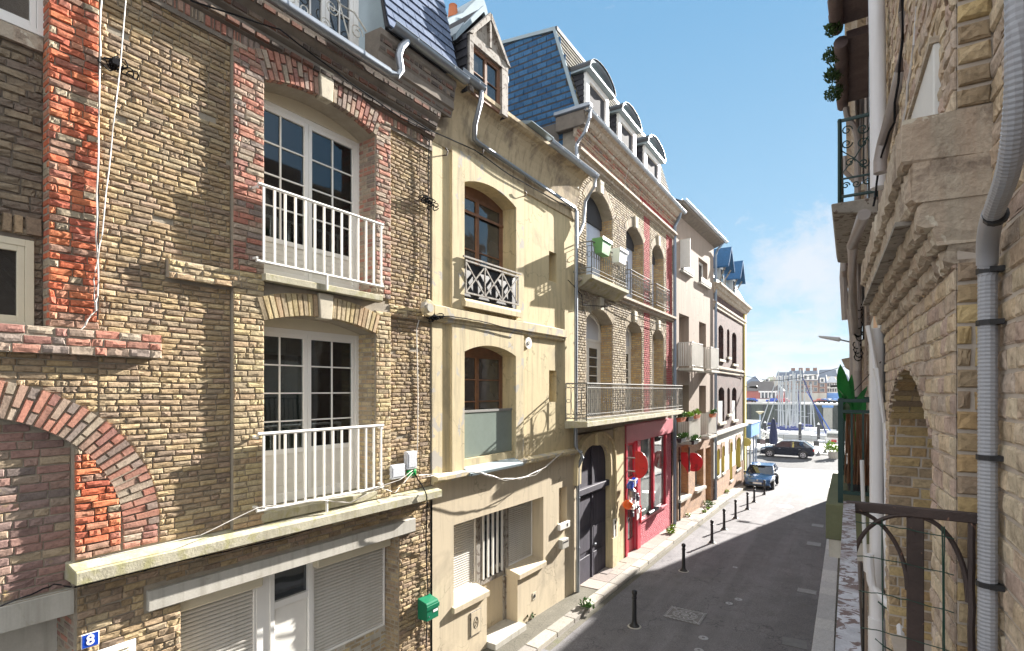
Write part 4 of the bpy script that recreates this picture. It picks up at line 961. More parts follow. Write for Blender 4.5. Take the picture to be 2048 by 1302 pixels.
lc_ = thing('letter_box', FA.W(12.9, .03, 1.6), 'small beige letter box below the white intercom box', 'letter box'); a0, z0 = FA.px(1121, 1090, .1); MB(FA).box(a0, a0+.36, .03, .16, z0-.12, z0+.13).build('casing', 'concrete', lc_, bevel=.01); MB(FA).box(a0+.04, a0+.32, .16, .165, z0+.04, z0+.07).build('slot', 'iron', lc_)
rv = thing('round_vent', FA.W(11, .03, 6.9), 'round white vent cover beside the lower arched window', 'vent'); a0, z0 = FA.px(1057, 686, .04)
MB(FA).disc((a0, .03, z0), .14, .04, 20).build('cover', 'whitepaint', rv); MB(FA).disc((a0, .05, z0), .05, .03, 14).build('vent_hole', 'concrete', rv)
# pipes of house B
mb = MB(FA); P_ = [(gE-.06, .50, 11.76), (gE-.05, .48, 11.55), (gE-.02, .30, 11.15), (gE+.12, .17, 10.96), (gE+.3, .14, 10.93), (13.25, .14, 10.80), (13.38, .14, 10.7), (13.38, .12, 4.1)]
mb.tube(P_, .052, 10); mb.tube([(13.85, .5, 11.72), (13.86, .46, 11.5), (13.8, .2, 11.1), (13.8, .14, 10.5), (13.6, .14, 10.2), (13.4, .13, 10.0)], .05, 10)
mb.tube([(13.38, .12, 4.3), (13.40, .14, 4.02), (13.46, .24, 3.96), (13.55, .24, 3.8), (13.55, .10, 3.5), (13.55, .10, -.1)], .052, 10)
for z in (9.0, 7.0, 5.0): mb.tube([(13.38, .12, z), (13.38, .12, z+.05)], .062, 10)
for z in (2.6, 1.2): mb.tube([(13.55, .10, z), (13.55, .10, z+.05)], .062, 10)
mb.build('downpipe', 'zinc', hB, smooth=True)
MB(FA).box(7.7, 13.6, -8, -.5, -.4, 11.7).build('house_body', 'cavity', hB)
# ring-bolt irons, cables
cable('cable', FA, pxl(FA, [(800, 222, .30), (862, 262, .15), (950, 300, .12), (1020, 350, .14), (1110, 400, .14), (1132, 412, .16)], .2), .018, 'thick black cable crossing under the cove of the yellow house', 'cable')
cable('cable', FA, pxl(FA, [(842, 268, .1), (858, 285, .1), (856, 400, .08), (857, 520, .08), (853, 600, .1), (862, 632, .15)], .1), .014, 'knotty black cable running down the left edge of the yellow house', 'cable')
cable('cable', FA, pxl(FA, [(858, 632, .16), (900, 632, .13), (960, 642, .13), (1045, 664, .13)], .1), .016, 'black cable stapled under the string course of the yellow house', 'cable')
cable('cable', FA, pxl(FA, [(838, 640, .05), (833, 660, .05), (836, 800, .04), (835, 900, .06), (828, 935, .12)], .05), .014, 'grey cable down the joint between brick and yellow stucco', 'cablewhite')
cable('cable', FA, pxl(FA, [(838, 950, .25), (880, 948, .24), (940, 943, .26), (965, 946, .27), (1000, 957, .27), (1040, 958, .27), (1090, 935, .26), (1125, 905, .2)], .26), .014, 'white cable bundle sagging over the ledge of the yellow house', 'cablewhite')
cable('cable', FA, pxl(FA, [(845, 955, .25), (900, 946, .25), (950, 945, .26), (1010, 961, .27), (1070, 950, .27), (1128, 902, .2)], .26), .010, 'thin grey cable sagging beside the white bundle', 'greybox' if 0 else 'cablewhite')
for x, y, lb in ((858, 404, 'black cable tangle on the yellow wall level with the upper window'), (868, 634, 'black cable tangle where the string course meets the brick house')):
    t = thing('cable_knot', FA.W(*(lambda q: (q[0], .05, q[1]))(FA.px(x, y))), lb, 'cable'); c0 = FA.px(x, y, .12); mb = MB(FA)
    for k in range(9):
        r_ = .04+.04*R.random(); cx2, cz2 = c0[0]+(R.random()-.5)*.4, c0[1]+(R.random()-.5)*.1
        mb.tube([(cx2+r_*1.3*cos(2*pi*i/10), .11+.05*sin(i+k), cz2+r_*.7*sin(2*pi*i/10)) for i in range(10)], .011, 5, closed=True)
    mb.build('coil', 'cable', t)
t = thing('insulator', FA.W(*(lambda q: (q[0], .05, q[1]))(FA.px(856, 614))), 'round stucco-coloured insulator disc at the end of the string course', 'insulator'); c0 = FA.px(856, 616, .16); MB(FA).disc((c0[0], .15, c0[1]), .16, .1, 18).build('disc', 'yellow_flake', t, bevel=.02); MB(FA).disc((c0[0], .21, c0[1]), .08, .03, 14).build('hub', 'concrete', t)
for x, y, lb in ((888, 310, 'rusty iron hook below the cove, left of the upper window'), (1046, 392, 'rusty iron hook right of the upper arch'), (960, 308, 'rusty iron hook above the upper window'), (867, 243, 'iron bar stub high on the cove plaster')):
    a, z = FA.px(x, y, .05); tag(MB(FA).tube([(a, 0, z), (a, .12, z-.02), (a, .15, z+.05), (a-.06, .15, z+.09)], .014, 5).build('iron_hook', 'peelrail', None), lb, 'hook')
# ================================================================ house C (cream brick, mansard, red shop)
hC = thing('mansard_house', FC.W(4.8, 0, -.2), 'cream brick house with slate mansard roof, arched windows, long balcony and pink-red shop front', 'house')
c0, c1 = 0.0, 9.73
top2 = [Op(.70, 2.72, 8.98, 11.30, .55, .33), Op(3.98, 5.80, 8.98, 11.22, .38, .30), Op(6.85, 8.37, 8.98, 11.22, .36, .30)]
top1 = [Op(.70, 2.72, 4.86, 7.85, .36, .33), Op(3.98, 5.62, 4.86, 7.85, .32, .30), Op(6.85, 8.37, 4.86, 7.85, .30, .30)]
door = Op(.16, 2.42, -.3, 3.45, .60, 0)
shop = [Op(3.98, 4.95, -.3, 3.82), Op(5.28, 8.62, .85, 3.82)]
wl = MB(FC); wallsheet(wl, c0, c1, 4.4, 13.3, 0, top2+top1)
for o in top2+top1: reveals(wl, o, 0, .5)
wl.build('wall', 'mortar', hC)
mb = MB(FC); bl = top2+top1+[Blk(5.86, 6.55, 4.5, 12.3), Blk(8.75, 9.60, 4.5, 12.3)]
bricks(mb, c0, 5.86, 4.66, 12.34, 0, bl, prot=.022, j=.008); bricks(mb, 6.55, 8.75, 4.66, 12.34, 0, bl, prot=.022, j=.008); bricks(mb, 9.6, c1, 4.66, 12.34, 0, bl, prot=.02)
for o in top2+top1: voussoirs(mb, o, 0, .03, .085, .02, skip=.12)
mb.build('brick_face', 'cbuff', hC)
mb = MB(FC); bricks(mb, 5.86, 6.55, 4.66, 12.34, .0, [], prot=.018, j=.005); bricks(mb, 8.75, 9.60, 4.66, 12.34, .0, [], prot=.018, j=.005); mb.build('painted_strip', 'redpaint', hC, label='red painted vertical brick strips')
mb = MB(FC)
for o in top2+top1: mb = MB(FC); mb.prism([(o.c-.12, o.cz+o.R-.02), (o.c+.12, o.cz+o.R-.02), (o.c+.16, o.cz+o.R+.38), (o.c-.16, o.cz+o.R+.38)], -.02, .09); mb.build('keystone', 'stone', hC, bevel=.01)
for o in top2+top1:
    fj = Fr(tuple(FC.W(o.b, 0, 0))[:2], (-FC.n.x, -FC.n.y), (-FC.e.x, -FC.e.y)); q = MB(fj); bricks(q, .0, .46, o.z0, o.zs, 0, [], prot=.01, j=.003); q.build('jamb_brick', 'jambc', hC)
# bands and cornices
mb = MB(FC)
pr_ = lambda z, s: [(0, z), (.04*s, z+.03), (.07*s, z+.05), (.07*s, z+.13), (.15*s, z+.16), (.15*s, z+.24), (0, z+.29)]
for q_ in ((pr_(8.66, 1.2), -.02, 2.9), (pr_(8.66, 1.2), 3.2, c1), (pr_(12.34, 1.5), -.12, 5.0), (pr_(12.34, 1.5), 5.1, c1)): MB(FC).extr(*q_).build('string_course', 'cornstone', hC)
mb = MB(FC); mb.extr([(0, 12.9), (.06, 12.95), (.10, 13.1), (.18, 13.12), (.20, 13.22), (.30, 13.28), (.36, 13.40), (.46, 13.44), (.46, 13.52), (0, 13.6)], -.15, c1+.1)
mb.build('cornice', 'cornstone', hC)
mb = MB(FC); bricks(mb, -.05, 5.4, 12.66, 12.95, .0, [], prot=.02)
for z, n_ in ((12.95, .05), (13.03, .09), (13.11, .14), (13.2, .2)): bricks(mb, -.1, c1, z, z+.08, n_, [], prot=.03, j=.005, L=.2)
mb.build('cornice_brick', 'redmix', hC)
mb = MB(FC); bricks(mb, 5.4, c1, 12.64, 12.95, .02, [], prot=.012); mb.build('frieze_panel', 'redpaint', hC)
MB(FC).box(-.02, c1, -.4, -.002, 12.3, 13.5).build('frieze_core', 'mortar', hC)
mb = MB(FC); gutter(mb, -.25, c1+.3, .46, 13.53, .08)
mb.tube([(-.12, .5, 13.55), (-.12, .48, 13.3), (-.45 if 0 else -.12, .35, 12.95), (-.14, .10, 12.65), (-.14, .10, 11.4)], .05, 10)
mb.build('gutter', 'zinc', hC, smooth=True)
MB(Fr((-6.59, 13.45), (-1, 0), (0, -1))).box(-.55, .6, -.12, .10, 13.56, 13.70).build('return_gutter', 'zinc', hC, bevel=.03)
MB(FC).box(-.20, 0.0, -.55, .36, 13.12, 13.56).build('cornice_return', 'mortar_d', hC, bevel=.02)
# mansard: side gable in blue slate, front slope in old slate
SL = Fr((-6.59, 13.6), (-1, 0), (0, -1))      # side wall facing the camera: e = away from the street
prof = [(-.10, 13.6), (.67, 16.25), (9.0, 17.4), (9.0, 11.0), (.35, 11.0), (.35, 13.5), (-.10, 13.55)]
MB(SL).prism(prof, -9.6, -.02).build('roof_core', 'batten', hC)
mb = MB(SL); o_ = SL.W(0, .0, 11.4)
def clipm(x, y):
    z = 11.4+y; return z < (13.6+(x+.10)/.77*2.65 if x < .67 else 16.25+(x-.67)*.14)-.04 and (x > -.0)
slates(mb, o_, -SL.e*-1, Vector((0, 0, 1)), 6.0, 5.6, .32, .19, clip=clipm); mb.build('slate_gable', 'slate', hC)
mb = MB(SL); mb.prism([(-.16, 13.6), (-.06, 13.58), (.72, 16.22), (9.0, 17.38), (9.0, 17.45), (.66, 16.32)], -.04, .04); mb.build('zinc_edge', 'zincflat', hC)
mb = MB(FC); o_ = FC.W(0.02, .12, 13.62); up = (FC.W(.02, -.65, 16.25)-o_); hl = up.length; up.normalize(); slates(mb, o_, FC.e.copy(), up, 9.6, hl, .30, .18); mb.build('mansard_slope', 'slateold', hC)
MB(FC).box(.0, 9.7, -.78, -.60, 16.22, 16.34).build('ridge_flashing', 'iron', hC)
# dormers
for xl, xr, yt_ in ((1171, 1216, 139), (1236, 1270, 222), (1288, 1319, 286)):
    nd = .20; a0, a1 = FC.S(xl, nd), FC.S(xr, nd); zb_, zt_ = 13.56, FC.px(xl, yt_+4, nd)[1]; cx_ = (a0+a1)/2; wd = a1-a0
    d = MB(FC).box(a0+.02, a1-.02, -1.2, nd-.04, zb_-.05, zt_).build('dormer', 'batten', hC)
    mb = MB(FC)
    slates(mb, FC.W(a0+.018, -.6, zb_), FC.n.copy(), Vector((0, 0, 1)), .76, zt_-zb_, .24, .16); mb.build('dormer_cheek', 'slatedark', d)
    mb = MB(FC); mb.box(a0, a0+.22, nd-.06, nd+.03, zb_, zt_); mb.box(a1-.22, a1, nd-.06, nd+.03, zb_, zt_); mb.box(a0+.22, a1-.22, nd-.06, nd+.028, zt_-.18, zt_)
    mb.box(a0+.22, a1-.22, nd-.4, nd+.06, zb_, zb_+.06); mb.box(a1-.26, a1-.22, nd-.4, nd-.06, zb_, zt_-.1)
    mb.build('dormer_surround', 'white', d, bevel=.006)
    mb = MB(FC); r_ = wd/2+.12; k = 12; zq = zt_
    def am(r, a, sq=.46): return (cx_-r*cos(a), zq+.06+r*sq*sin(a))
    mb.box(a0-.12, a1+.12, -.6, nd+.20, zt_, zt_+.06)
    for i in range(k):
        x = [am(r_, pi*i/k), am(r_, pi*(i+1)/k), am(r_-.10, pi*(i+1)/k), am(r_-.10, pi*i/k)]
        mb.prism(x, -.4, nd+.17)
    mb.prism([am(r_-.10, pi*i/k) for i in range(k+1)], nd-.02, nd+.02)
    mb.build('arched_hood', 'zincflat', d)
    mb = MB(FC); mb.prism([am(r_-.30, pi*i/k, .34) for i in range(k+1)], nd+.02, nd+.05); mb.build('hood_panel', 'redframe', d)
    mb = MB(FC)
    for i in range(k):
        x = [am(r_+.015, pi*i/k), am(r_+.015, pi*(i+1)/k), am(r_+.001, pi*(i+1)/k), am(r_+.001, pi*i/k)]; mb.prism(x, -.5, nd+.22)
    mb.build('hood_cap', 'iron', d)
    casement(d, FC, a0+.20, a1-.24, nd-.33, zb_+.05, zt_-.17, rows=3, cols=1, leaves=2, fw=.05, lw=.05, name='dormer_window', th=.04)
# windows
for o in top2:
    MB(FC).box(o.a, o.b, -.56, -.50, o.z0, o.zs+.6).build('window_back', 'glass', hC)
    mb = MB(FC)
    for k in range(2):
        x0, x1 = o.a+.05+(o.w-.1)*k/2+.01, o.a+.05+(o.w-.1)*(k+1)/2-.01; mb.box(x0, x1, -.44, -.40, o.z0+.02, o.zs-.12)
        for q in range(1, 4): mb.box(x0+(x1-x0)*q/4-.012, x0+(x1-x0)*q/4+.012, -.40, -.394, o.z0+.05, o.zs-.15)
    mb.build('shutter', 'shutblue', hC, label='pale blue-white window shutters')
for o in top1:
    w_ = casement(hC, FC, o.a+.0, o.b-.0, -.42, o.z0, 7.25, rows=4, cols=1, leaves=2, fw=.10, lw=.10, mun=.03, ph=.7, mt='whitepaint', name='balcony_door')
    mb = MB(FC); mb.prism([(o.a, 7.26)]+[(o.a+o.w*k/8, o.top(o.a+o.w*k/8)+.01) for k in range(9)]+[(o.b, 7.26)], -.46, -.44); mb.build('fanlight_pane', 'greybox', w_)
    mb = MB(FC); mb.box(o.a, o.a+.1, -.44, -.39, 7.26, o.zs+.05); mb.box(o.b-.1, o.b, -.44, -.39, 7.26, o.zs+.05)
    for k in range(8):
        x, y = o.a+o.w*k/8, o.a+o.w*(k+1)/8
        mb.hexa([(x, -.44, o.top(x)-.1), (y, -.44, o.top(y)-.1), (y, -.39, o.top(y)-.1), (x, -.39, o.top(x)-.1), (x, -.44, o.top(x)), (y, -.44, o.top(y)), (y, -.39, o.top(y)), (x, -.39, o.top(x))])
    mb.box(o.a, o.b, -.44, -.38, 7.25, 7.33); mb.build('fanlight_frame', 'whitepaint', w_)
# ironwork
def ironrail(fr, a0, a1, n, z0, z1, parent, name, mt, kind='rings', side=True, wall_n=0.0, pitch=.13):
    mb = MB(fr); r = .012
    segs = [((a0, n), (a1, n))]
    if side: segs += [((a0, wall_n), (a0, n)), ((a1, wall_n), (a1, n))]
    for p, q in segs:
        l = sqrt((q[0]-p[0])**2+(q[1]-p[1])**2); ux, un = (q[0]-p[0])/l, (q[1]-p[1])/l
        P = lambda t, z: (p[0]+ux*t, p[1]+un*t, z)
        mb.tube([P(0, z1), P(l, z1)], .020, 6); mb.tube([P(0, z0+.06), P(l, z0+.06)], .014, 5); mb.tube([P(0, z1-.12), P(l, z1-.12)], .011, 5); mb.tube([P(0, z0+.18), P(l, z0+.18)], .011, 5)
        k = max(2, round(l/pitch)); zb, zt = z0+.18, z1-.12
        for i in range(k+1):
            t = l*i/k; mb.tube([P(t, z0 if i in (0, k) else zb), P(t, z1 if i in (0, k) else zt)], .016 if i in (0, k) else .012, 5)
            if i < k:
                tc_ = l*(i+.5)/k; h = l/k*.5
                if kind == 'rings': mb.tube([P(tc_+h*.72*cos(2*pi*q_/10), (zb+zt)/2+.07+h*1.1*sin(2*pi*q_/10)) for q_ in range(10)], .0085, 4, closed=True)
                else:
                    mb.tube([P(tc_+h*.8*cos(2*pi*q_/10), z1-.06+.045*sin(2*pi*q_/10)) for q_ in range(10)], .007, 4, closed=True)
                    mb.tube([P(tc_+h*.8*cos(2*pi*q_/10), z0+.12+.045*sin(2*pi*q_/10)) for q_ in range(10)], .007, 4, closed=True)
                    if i % 2: mb.tube([P(tc_+h*.85*cos(2*pi*q_/12), (zb+zt)/2+(zt-zb)*.45*sin(2*pi*q_/12)) for q_ in range(12)], .007, 4, closed=True)
                    else: mb.tube([P(tc_+h*.8*cos(2*pi*q_/8), (zb+zt)/2+.05*sin(2*pi*q_/8)) for q_ in range(8)], .009, 4, closed=True)
    return mb.build(name, mt, parent)
sb = MB(FC).extr([(0, 8.62), (.10, 8.64), (.25, 8.72), (.36, 8.82), (.48, 8.86), (.48, 8.97), (0, 8.99)], .05, 3.0).build('small_balcony', 'mossy', hC, bevel=.01)
ironrail(FC, .12, 2.95, .44, 9.0, 9.92, sb, 'railing', 'greyrail', pitch=.17)
ironrail(FC, 3.85, 5.9, .22, 8.98, 9.86, hC, 'window_railing', 'greyrail', pitch=.17); ironrail(FC, 6.72, 8.5, .22, 8.98, 9.86, hC, 'window_railing', 'greyrail', pitch=.17)
bn = .62; ba, bb = FC.S(1172, bn), FC.S(1365, bn)
bb_ = MB(FC).hexa([(ba, -.1, 4.62), (bb, -.1, 4.62), (bb, bn+.04, 4.70), (ba, bn+.04, 4.70), (ba, -.1, 4.84), (bb, -.1, 4.84), (bb, bn+.04, 4.84), (ba, bn+.04, 4.84)]).build('long_balcony', 'mossy', hC, bevel=.008)
ironrail(FC, ba+.03, bb-.03, bn, 4.86, 5.88, bb_, 'railing', 'greyrail', kind='ovals', pitch=.14)
for a, b, c in ((.55, 1.05, '')) if 0 else (): pass
# planters on the little balcony
for i, (x, nn, lb, col) in enumerate(((.62, .50, 'green plastic planter hooked on the corner of the small iron balcony', 'planterg'), (1.95, .50, 'white plastic planter hooked on the far end of the small iron balcony', 'white'))):
    if 'planterg' not in M: M['planterg'] = mat('green_planter', (.16, .38, .14), .4, .05)
    t = thing('planter', FC.W(x, nn, 9.9), lb, 'planter')
    MB(FC).hexa([(x-.25, nn-.08, 9.62), (x+.30, nn-.08, 9.62), (x+.30, nn+.14, 9.62), (x-.25, nn+.14, 9.62), (x-.32, nn-.14, 10.05), (x+.38, nn-.14, 10.05), (x+.38, nn+.2, 10.05), (x-.32, nn+.2, 10.05)]).build('pot', col if i else 'planterg', t, bevel=.01)
    MB(FC).box(x-.28, x+.34, nn-.1, nn+.16, 10.03, 10.055).build('soil', 'batten', t)
    q = MB(FC).box(x-.33, x+.39, nn+.2, nn+.215, 9.98, 10.07).build('rim', 'plateWhite' if i else 'white', t)
# ground floor: portal
gw = MB(FC); wallsheet(gw, c0, 3.78, -.4, 4.45, .0, [door]); gw.build('portal_wall', 'cream', hC)
mb = MB(FC)
for k in range(16):
    a_ = -pi/2+pi*k/16; b_ = -pi/2+pi*(k+1)/16
    def ep(a, q): return (door.c+(door.w/2+q)*(1 if a > 0 else -1)*abs(sin(a))**.75, 3.0+(1.05+q)*abs(cos(a))**.62)
    mb.prism([ep(a_, 0.0), ep(b_, 0.0), ep(b_, .30), ep(a_, .30)], -.3, .10)
    mb.prism([ep(a_, .30), ep(b_, .30), ep(b_, .36), ep(a_, .36)], -.1, .15)
mb.box(door.a-.14, door.a, -.3, .03, .9, 3.0); mb.box(door.b, door.b+.30, -.4, .10, .9, 3.0); mb.box(door.b+.30, door.b+.36, -.1, .15, .9, 3.0)
mb.box(door.a-.15, door.a, -.3, .05, -.4, .9); mb.box(door.b, door.b+.40, -.4, .15, -.4, .9)
mb.prism([(door.c-.14, 4.02), (door.c+.14, 4.02), (door.c+.18, 4.42), (door.c-.18, 4.42)], -.1, .19)
mb.build('portal_surround', 'yellow', hC, bevel=.008)
mb = MB(FC); mb.box(2.85, 3.78, 0, .04, -.4, 4.45); mb.build('portal_pier', 'yellow', hC)
n = -.10
d = MB(FC).box(door.a, door.b, n-.06, n, -.3, 4.2).build('portal_door', 'doordark', hC)
mb = MB(FC); mb.box(door.a, door.b, n, n+.14, 2.62, 2.80); mb.box(door.c-.05, door.c+.05, n, n+.05, -.3, 4.0)
for x0, x1 in ((door.a+.1, door.c-.12), (door.c+.12, door.b-.1)):
    for z0, z1 in ((-.1, .7), (.85, 1.5), (1.65, 2.5)): mb.box(x0, x1, n, n+.025, z0, z1)
mb.build('door_moulding', 'doordark', d, bevel=.01)
MB(FC).ball((door.c+.1, n+.08, .95), .045).build('knob', 'zinc', d)
ic = thing('intercom_panel', FC.W(2.62, .15, 1.1), 'beige intercom panel with dark buttons on the portal surround', 'intercom')
MB(FC).box(2.56, 2.86, .10, .135, .72, 1.48).build('plate', 'whitepaint', ic, bevel=.004); mb = MB(FC); mb.box(2.64, 2.76, .135, .14, 1.15, 1.28); mb.box(2.64, 2.72, .135, .14, 1.33, 1.42); mb.box(2.66, 2.74, .135, .14, .85, .92); mb.build('keypad', 'iron', ic)
# red shop front
sh = MB(FC); wallsheet(sh, 3.80, 9.45, -.4, 4.5, .02, shop); 
for o in shop: reveals(sh, o, .02, .12)
sh.box(3.80, 9.45, .0, .10, 3.86, 4.5 if 0 else 4.46)
sf = sh.build('shop_front', 'pink', hC)
mb = MB(FC); bricks(mb, 5.05, 9.42, -.35, .80, .02, [], prot=.016, j=.002); bricks(mb, 8.70, 9.42, .8, 3.82, .02, [], prot=.016, j=.002); mb.build('stall_riser', 'pinkbrick', hC)
mb = MB(FC); mb.box(4.95, 5.28, .02, .09, -.35, 3.84); mb.box(3.83, 3.97, .02, .08, -.35, 3.84); mb.box(6.93, 7.08, -.05, .04, .86, 3.82); mb.box(8.56, 8.70, -.05, .05, .86, 3.84)
mb.build('shop_pillar', 'redframe', hC, bevel=.004)
MB(FC).extr([(-.2, .80), (.10, .80), (.10, .87), (-.2, .90)], 5.25, 8.65).build('shop_sill', 'pink', hC)
MB(FC).box(5.28, 8.6, -.06, -.045, .86, 3.82).build('shop_window', 'shopglass', hC)
dd = MB(FC); dd.box(3.98, 4.06, -.10, -.04, -.3, 3.8); dd.box(4.87, 4.95, -.10, -.04, -.3, 3.8); dd.box(4.06, 4.87, -.10, -.04, -.3, .35); dd.box(4.06, 4.87, -.10, -.04, 3.72, 3.8); dd.box(4.06, 4.87, -.10, -.04, 2.5, 2.58)
d = dd.build('shop_door', 'redframe', hC); MB(FC).box(4.06, 4.87, -.08, -.07, .35, 3.72).build('door_pane', 'shopglass', d)
MB(FC).box(.0, 9.7, -8, -.55, -.4, 13.5).build('house_body', 'cavity', hC)
MB(FC).box(3.8, 9.5, -.56, -.5, -.4, 4.5).box(0, 3.8, -.56, -.5, -.4, 4.6).build('inner_wall', 'cavity', hC)
# bits in the shop doorway
def sign_disc(name, label, fr_c, rad, col): pass
sg = thing('round_sign', FC.W(3.6, .1, 3.2), 'scarlet half-round sign on two brackets fixed to the cream portal pier', 'sign')
# the sign hangs square to the wall, out over the pavement
a, z = FC.px(1270, 930, .45); fs = Fr(tuple(FC.W(3.95, .08, 0))[:2], (FC.n.x, FC.n.y), (-FC.e.x, -FC.e.y))
zs_ = EYE-(930-HZ)/F_PX*(-sin(TH)*FC.W(3.9, .5, 0).x+cos(TH)*FC.W(3.9, .5, 0).y)
MB(fs).prism([(.40+.32*cos(radians(a)), zs_+.46*sin(radians(a))) for a in range(-90, 91, 6)], -.0125, .0125).build('board', 'signred', sg, bevel=.004)
MB(fs).box(.27, .40, -.0125, .0125, zs_-.46, zs_+.46).build('board_edge', 'signred', sg)
for dz in (.22, -.24): MB(fs).box(-.05, .28, -.02, .02, zs_+dz-.02, zs_+dz+.02).build('bracket', 'greyrail', sg)
fs2 = Fr(tuple(FD.W(.9, .0, 0))[:2], (FD.n.x, FD.n.y), (-FD.e.x, -FD.e.y))
t2 = -sin(TH)*FD.W(.9, .6, 0).x+cos(TH)*FD.W(.9, .6, 0).y; zs2 = EYE-(924-HZ)/F_PX*t2
x0 = (lambda X: X)(0)
s2 = thing('road_sign', FD.W(.3, .3, 0), 'scarlet sign with a torn edge on a dark post at the pinkish house', 'sign')
MB(fs2).prism([(.66+.42*cos(radians(a)), zs2+.42*sin(radians(a))) for a in range(-110, 111, 11)]+[(.5, zs2+.1), (.55, zs2-.1)], -.012, .012).build('board', 'signred', s2)
MB(fs2).prism([(.10, zs2+.40), (.40, zs2+.42), (.46, zs2), (.42, zs2-.55), (.30, zs2-.3), (.12, zs2-.1)], -.03, -.01).build('board_wing', 'signred', s2)
MB(fs2).box(.44, .50, -.06, -.01, zs2-.45, zs2+.65).build('upright', 'iron', s2); MB(fs2).box(.0, .50, -.05, -.02, zs2-.02, zs2+.06).build('bracket', 'iron', s2)
MB(fs2).box(.02, .09, -.03, .03, -.3, zs2).build('post', 'iron', s2)
# dangling shop display: lantern, buoys, small things
t = thing('paper_lantern', FC.W(4.1, .2, 1.2), 'orange round float hanging by the red shop door', 'float'); a, z = FC.px(1254, 1009, .25); MB(FC).ball((a, .28, z), .17, (1, 1, 1), 14, 8).build('float', 'terrabright' if 'terrabright' in M else M.setdefault('terrabright', mat('bright_orange_plastic', (.85, .14, .02), .35, .05)), t, smooth=True)
MB(FC).tube([(a, .28, z+.16), (a, .2, z+.9)], .008, 4).build('cord', 'cable', t)
t = thing('toy_boat', FC.W(4.2, .2, 2.2), 'blue and white striped cloth bag hanging above the orange float', 'bag'); a, z = FC.px(1262, 969, .25)
MB(FC).hexa([(a-.3, .2, z-.12), (a+.28, .2, z+.02), (a+.28, .4, z+.02), (a-.3, .4, z-.12), (a-.3, .2, z+.08), (a+.3, .2, z+.22), (a+.3, .4, z+.22), (a-.3, .4, z+.08)]).build('bag', 'blueplate', t, bevel=.03); MB(FC).box(a-.06, a+.06, .19, .41, z-.06, z+.16).build('stripe', 'plateWhite', t)
t.name = 'hanging_bag'
t = thing('metal_lantern', FC.W(4.3, .2, 1.7), 'small grey metal lantern hanging under the striped bag', 'lantern'); a, z = FC.px(1262, 985, .25); MB(FC).lathe((a, .3, z-.16), [(.08, 0), (.11, .03), (.11, .2), (.13, .22), (.05, .32)], 10).build('lantern', 'zinc', t); 
t = thing('hanging_toys', FC.W(4.6, .2, 1.2), 'cluster of dark and white trinkets hanging on the red shop pillar', 'trinkets'); mb = MB(FC); mb2 = MB(FC)
for k in range(14):
    x, y = 1262+R.random()*16, 990+R.random()*45; a, z = FC.px(x, y, .2); (mb if k % 3 else mb2).box(a-.08, a+.08, .12, .2+R.random()*.06, z-.09, z+.09)
mb.build('dark_trinket', 'doordark', t, bevel=.02); mb2.build('white_trinket', 'plateWhite', t, bevel=.02)
t = thing('hanging_ribbon', FC.W(5.0, .1, 1.0), 'red and white cloth pendants beside the shop window', 'pendant'); a, z = FC.px(1276, 1020, .12); MB(FC).hexa([(a-.1, .1, z-.35), (a+.1, .1, z-.30), (a+.1, .13, z-.30), (a-.1, .13, z-.35), (a-.12, .1, z+.3), (a+.1, .1, z+.34), (a+.1, .13, z+.34), (a-.12, .13, z+.3)]).build('cloth', 'plateWhite', t); a, z = FC.px(1282, 1030, .12); MB(FC).box(a-.03, a+.03, .1, .13, z-.3, z+.35).build('ribbon', 'signred', t)
t = thing('window_spotlight', FC.W(6.9, .1, .9), 'black twin spotlight bar on the shop window sill', 'spotlight'); a, z = FC.px(1306, 1022, .1); MB(FC).box(a-.55, a+.6, .02, .16, .90, 1.02).build('spot_body', 'iron', t, bevel=.03)
# blue pipe between C and D
tag(MB(FC).tube([(9.62, .42, 13.55), (9.66, .3, 13.2), (9.72, .1, 12.9), (9.74, .1, 4.5), (9.72, .1, -.3)], .07, 8).build('downpipe', 'castblue', None, smooth=True), 'blue-grey downpipe between the red-striped brick house and the pinkish house', 'downpipe')
cable('cable', FC, pxl(FC, [(1136, 560, .1), (1150, 575, .12), (1163, 590, .12), (1165, 610, .12), (1200, 612, .12), (1222, 612, .1), (1290, 640, .16), (1340, 655, .16)], .1), .018, 'black cable under the small iron balcony', 'cable')
cable('cable', FC, pxl(FC, [(1258, 335, .5), (1252, 355, .4), (1248, 378, .2), (1246, 382, .1)], .3), .014, 'thin white cable hanging from the mansard gutter', 'cablewhite')

# ================================================================ house D (pinkish stucco)
hD = thing('pink_stucco_house', FD.W(3.6, 0, -.4), 'plain pinkish stucco house with deep balcony openings and a rough brick ground floor', 'house')
dw = 7.32
D3 = [Op(1.2, 2.73, 11.25, 12.62), Op(4.24, 6.0, 11.2, 12.45)]; D2 = [Op(.98, 2.56, 6.70, 9.22), Op(4.34, 5.70, 6.70, 9.2)]; D1 = [Op(.98, 2.56, 3.36, 5.93), Op(4.34, 5.70, 3.36, 5.93)]
D0 = [Op(.9, 2.48, .7, 3.15), Op(3.6, 5.2, .7, 2.65), Op(5.6, 6.75, -.6, 2.6)]
wl = MB(FD); wallsheet(wl, 0, dw, 3.25, 13.9, 0, D3+D2+D1)
for o in D3: reveals(wl, o, 0, .3)
for o in D2+D1: reveals(wl, o, 0, .9)
wl.build('wall', 'dstucco', hD)
gw = MB(FD); wallsheet(gw, 0, dw, -.7, 3.25, .0, D0)
gw.build('brick_ground_floor', 'dbrick', hD); q = MB(FD)
for o in D0: reveals(q, o, 0, .4)
q.build('brick_reveal', 'jambD', hD)
MB(FD).box(-.0, dw, -.02, .03, 3.1, 3.3).build('ragged_band', 'dstucco', hD)
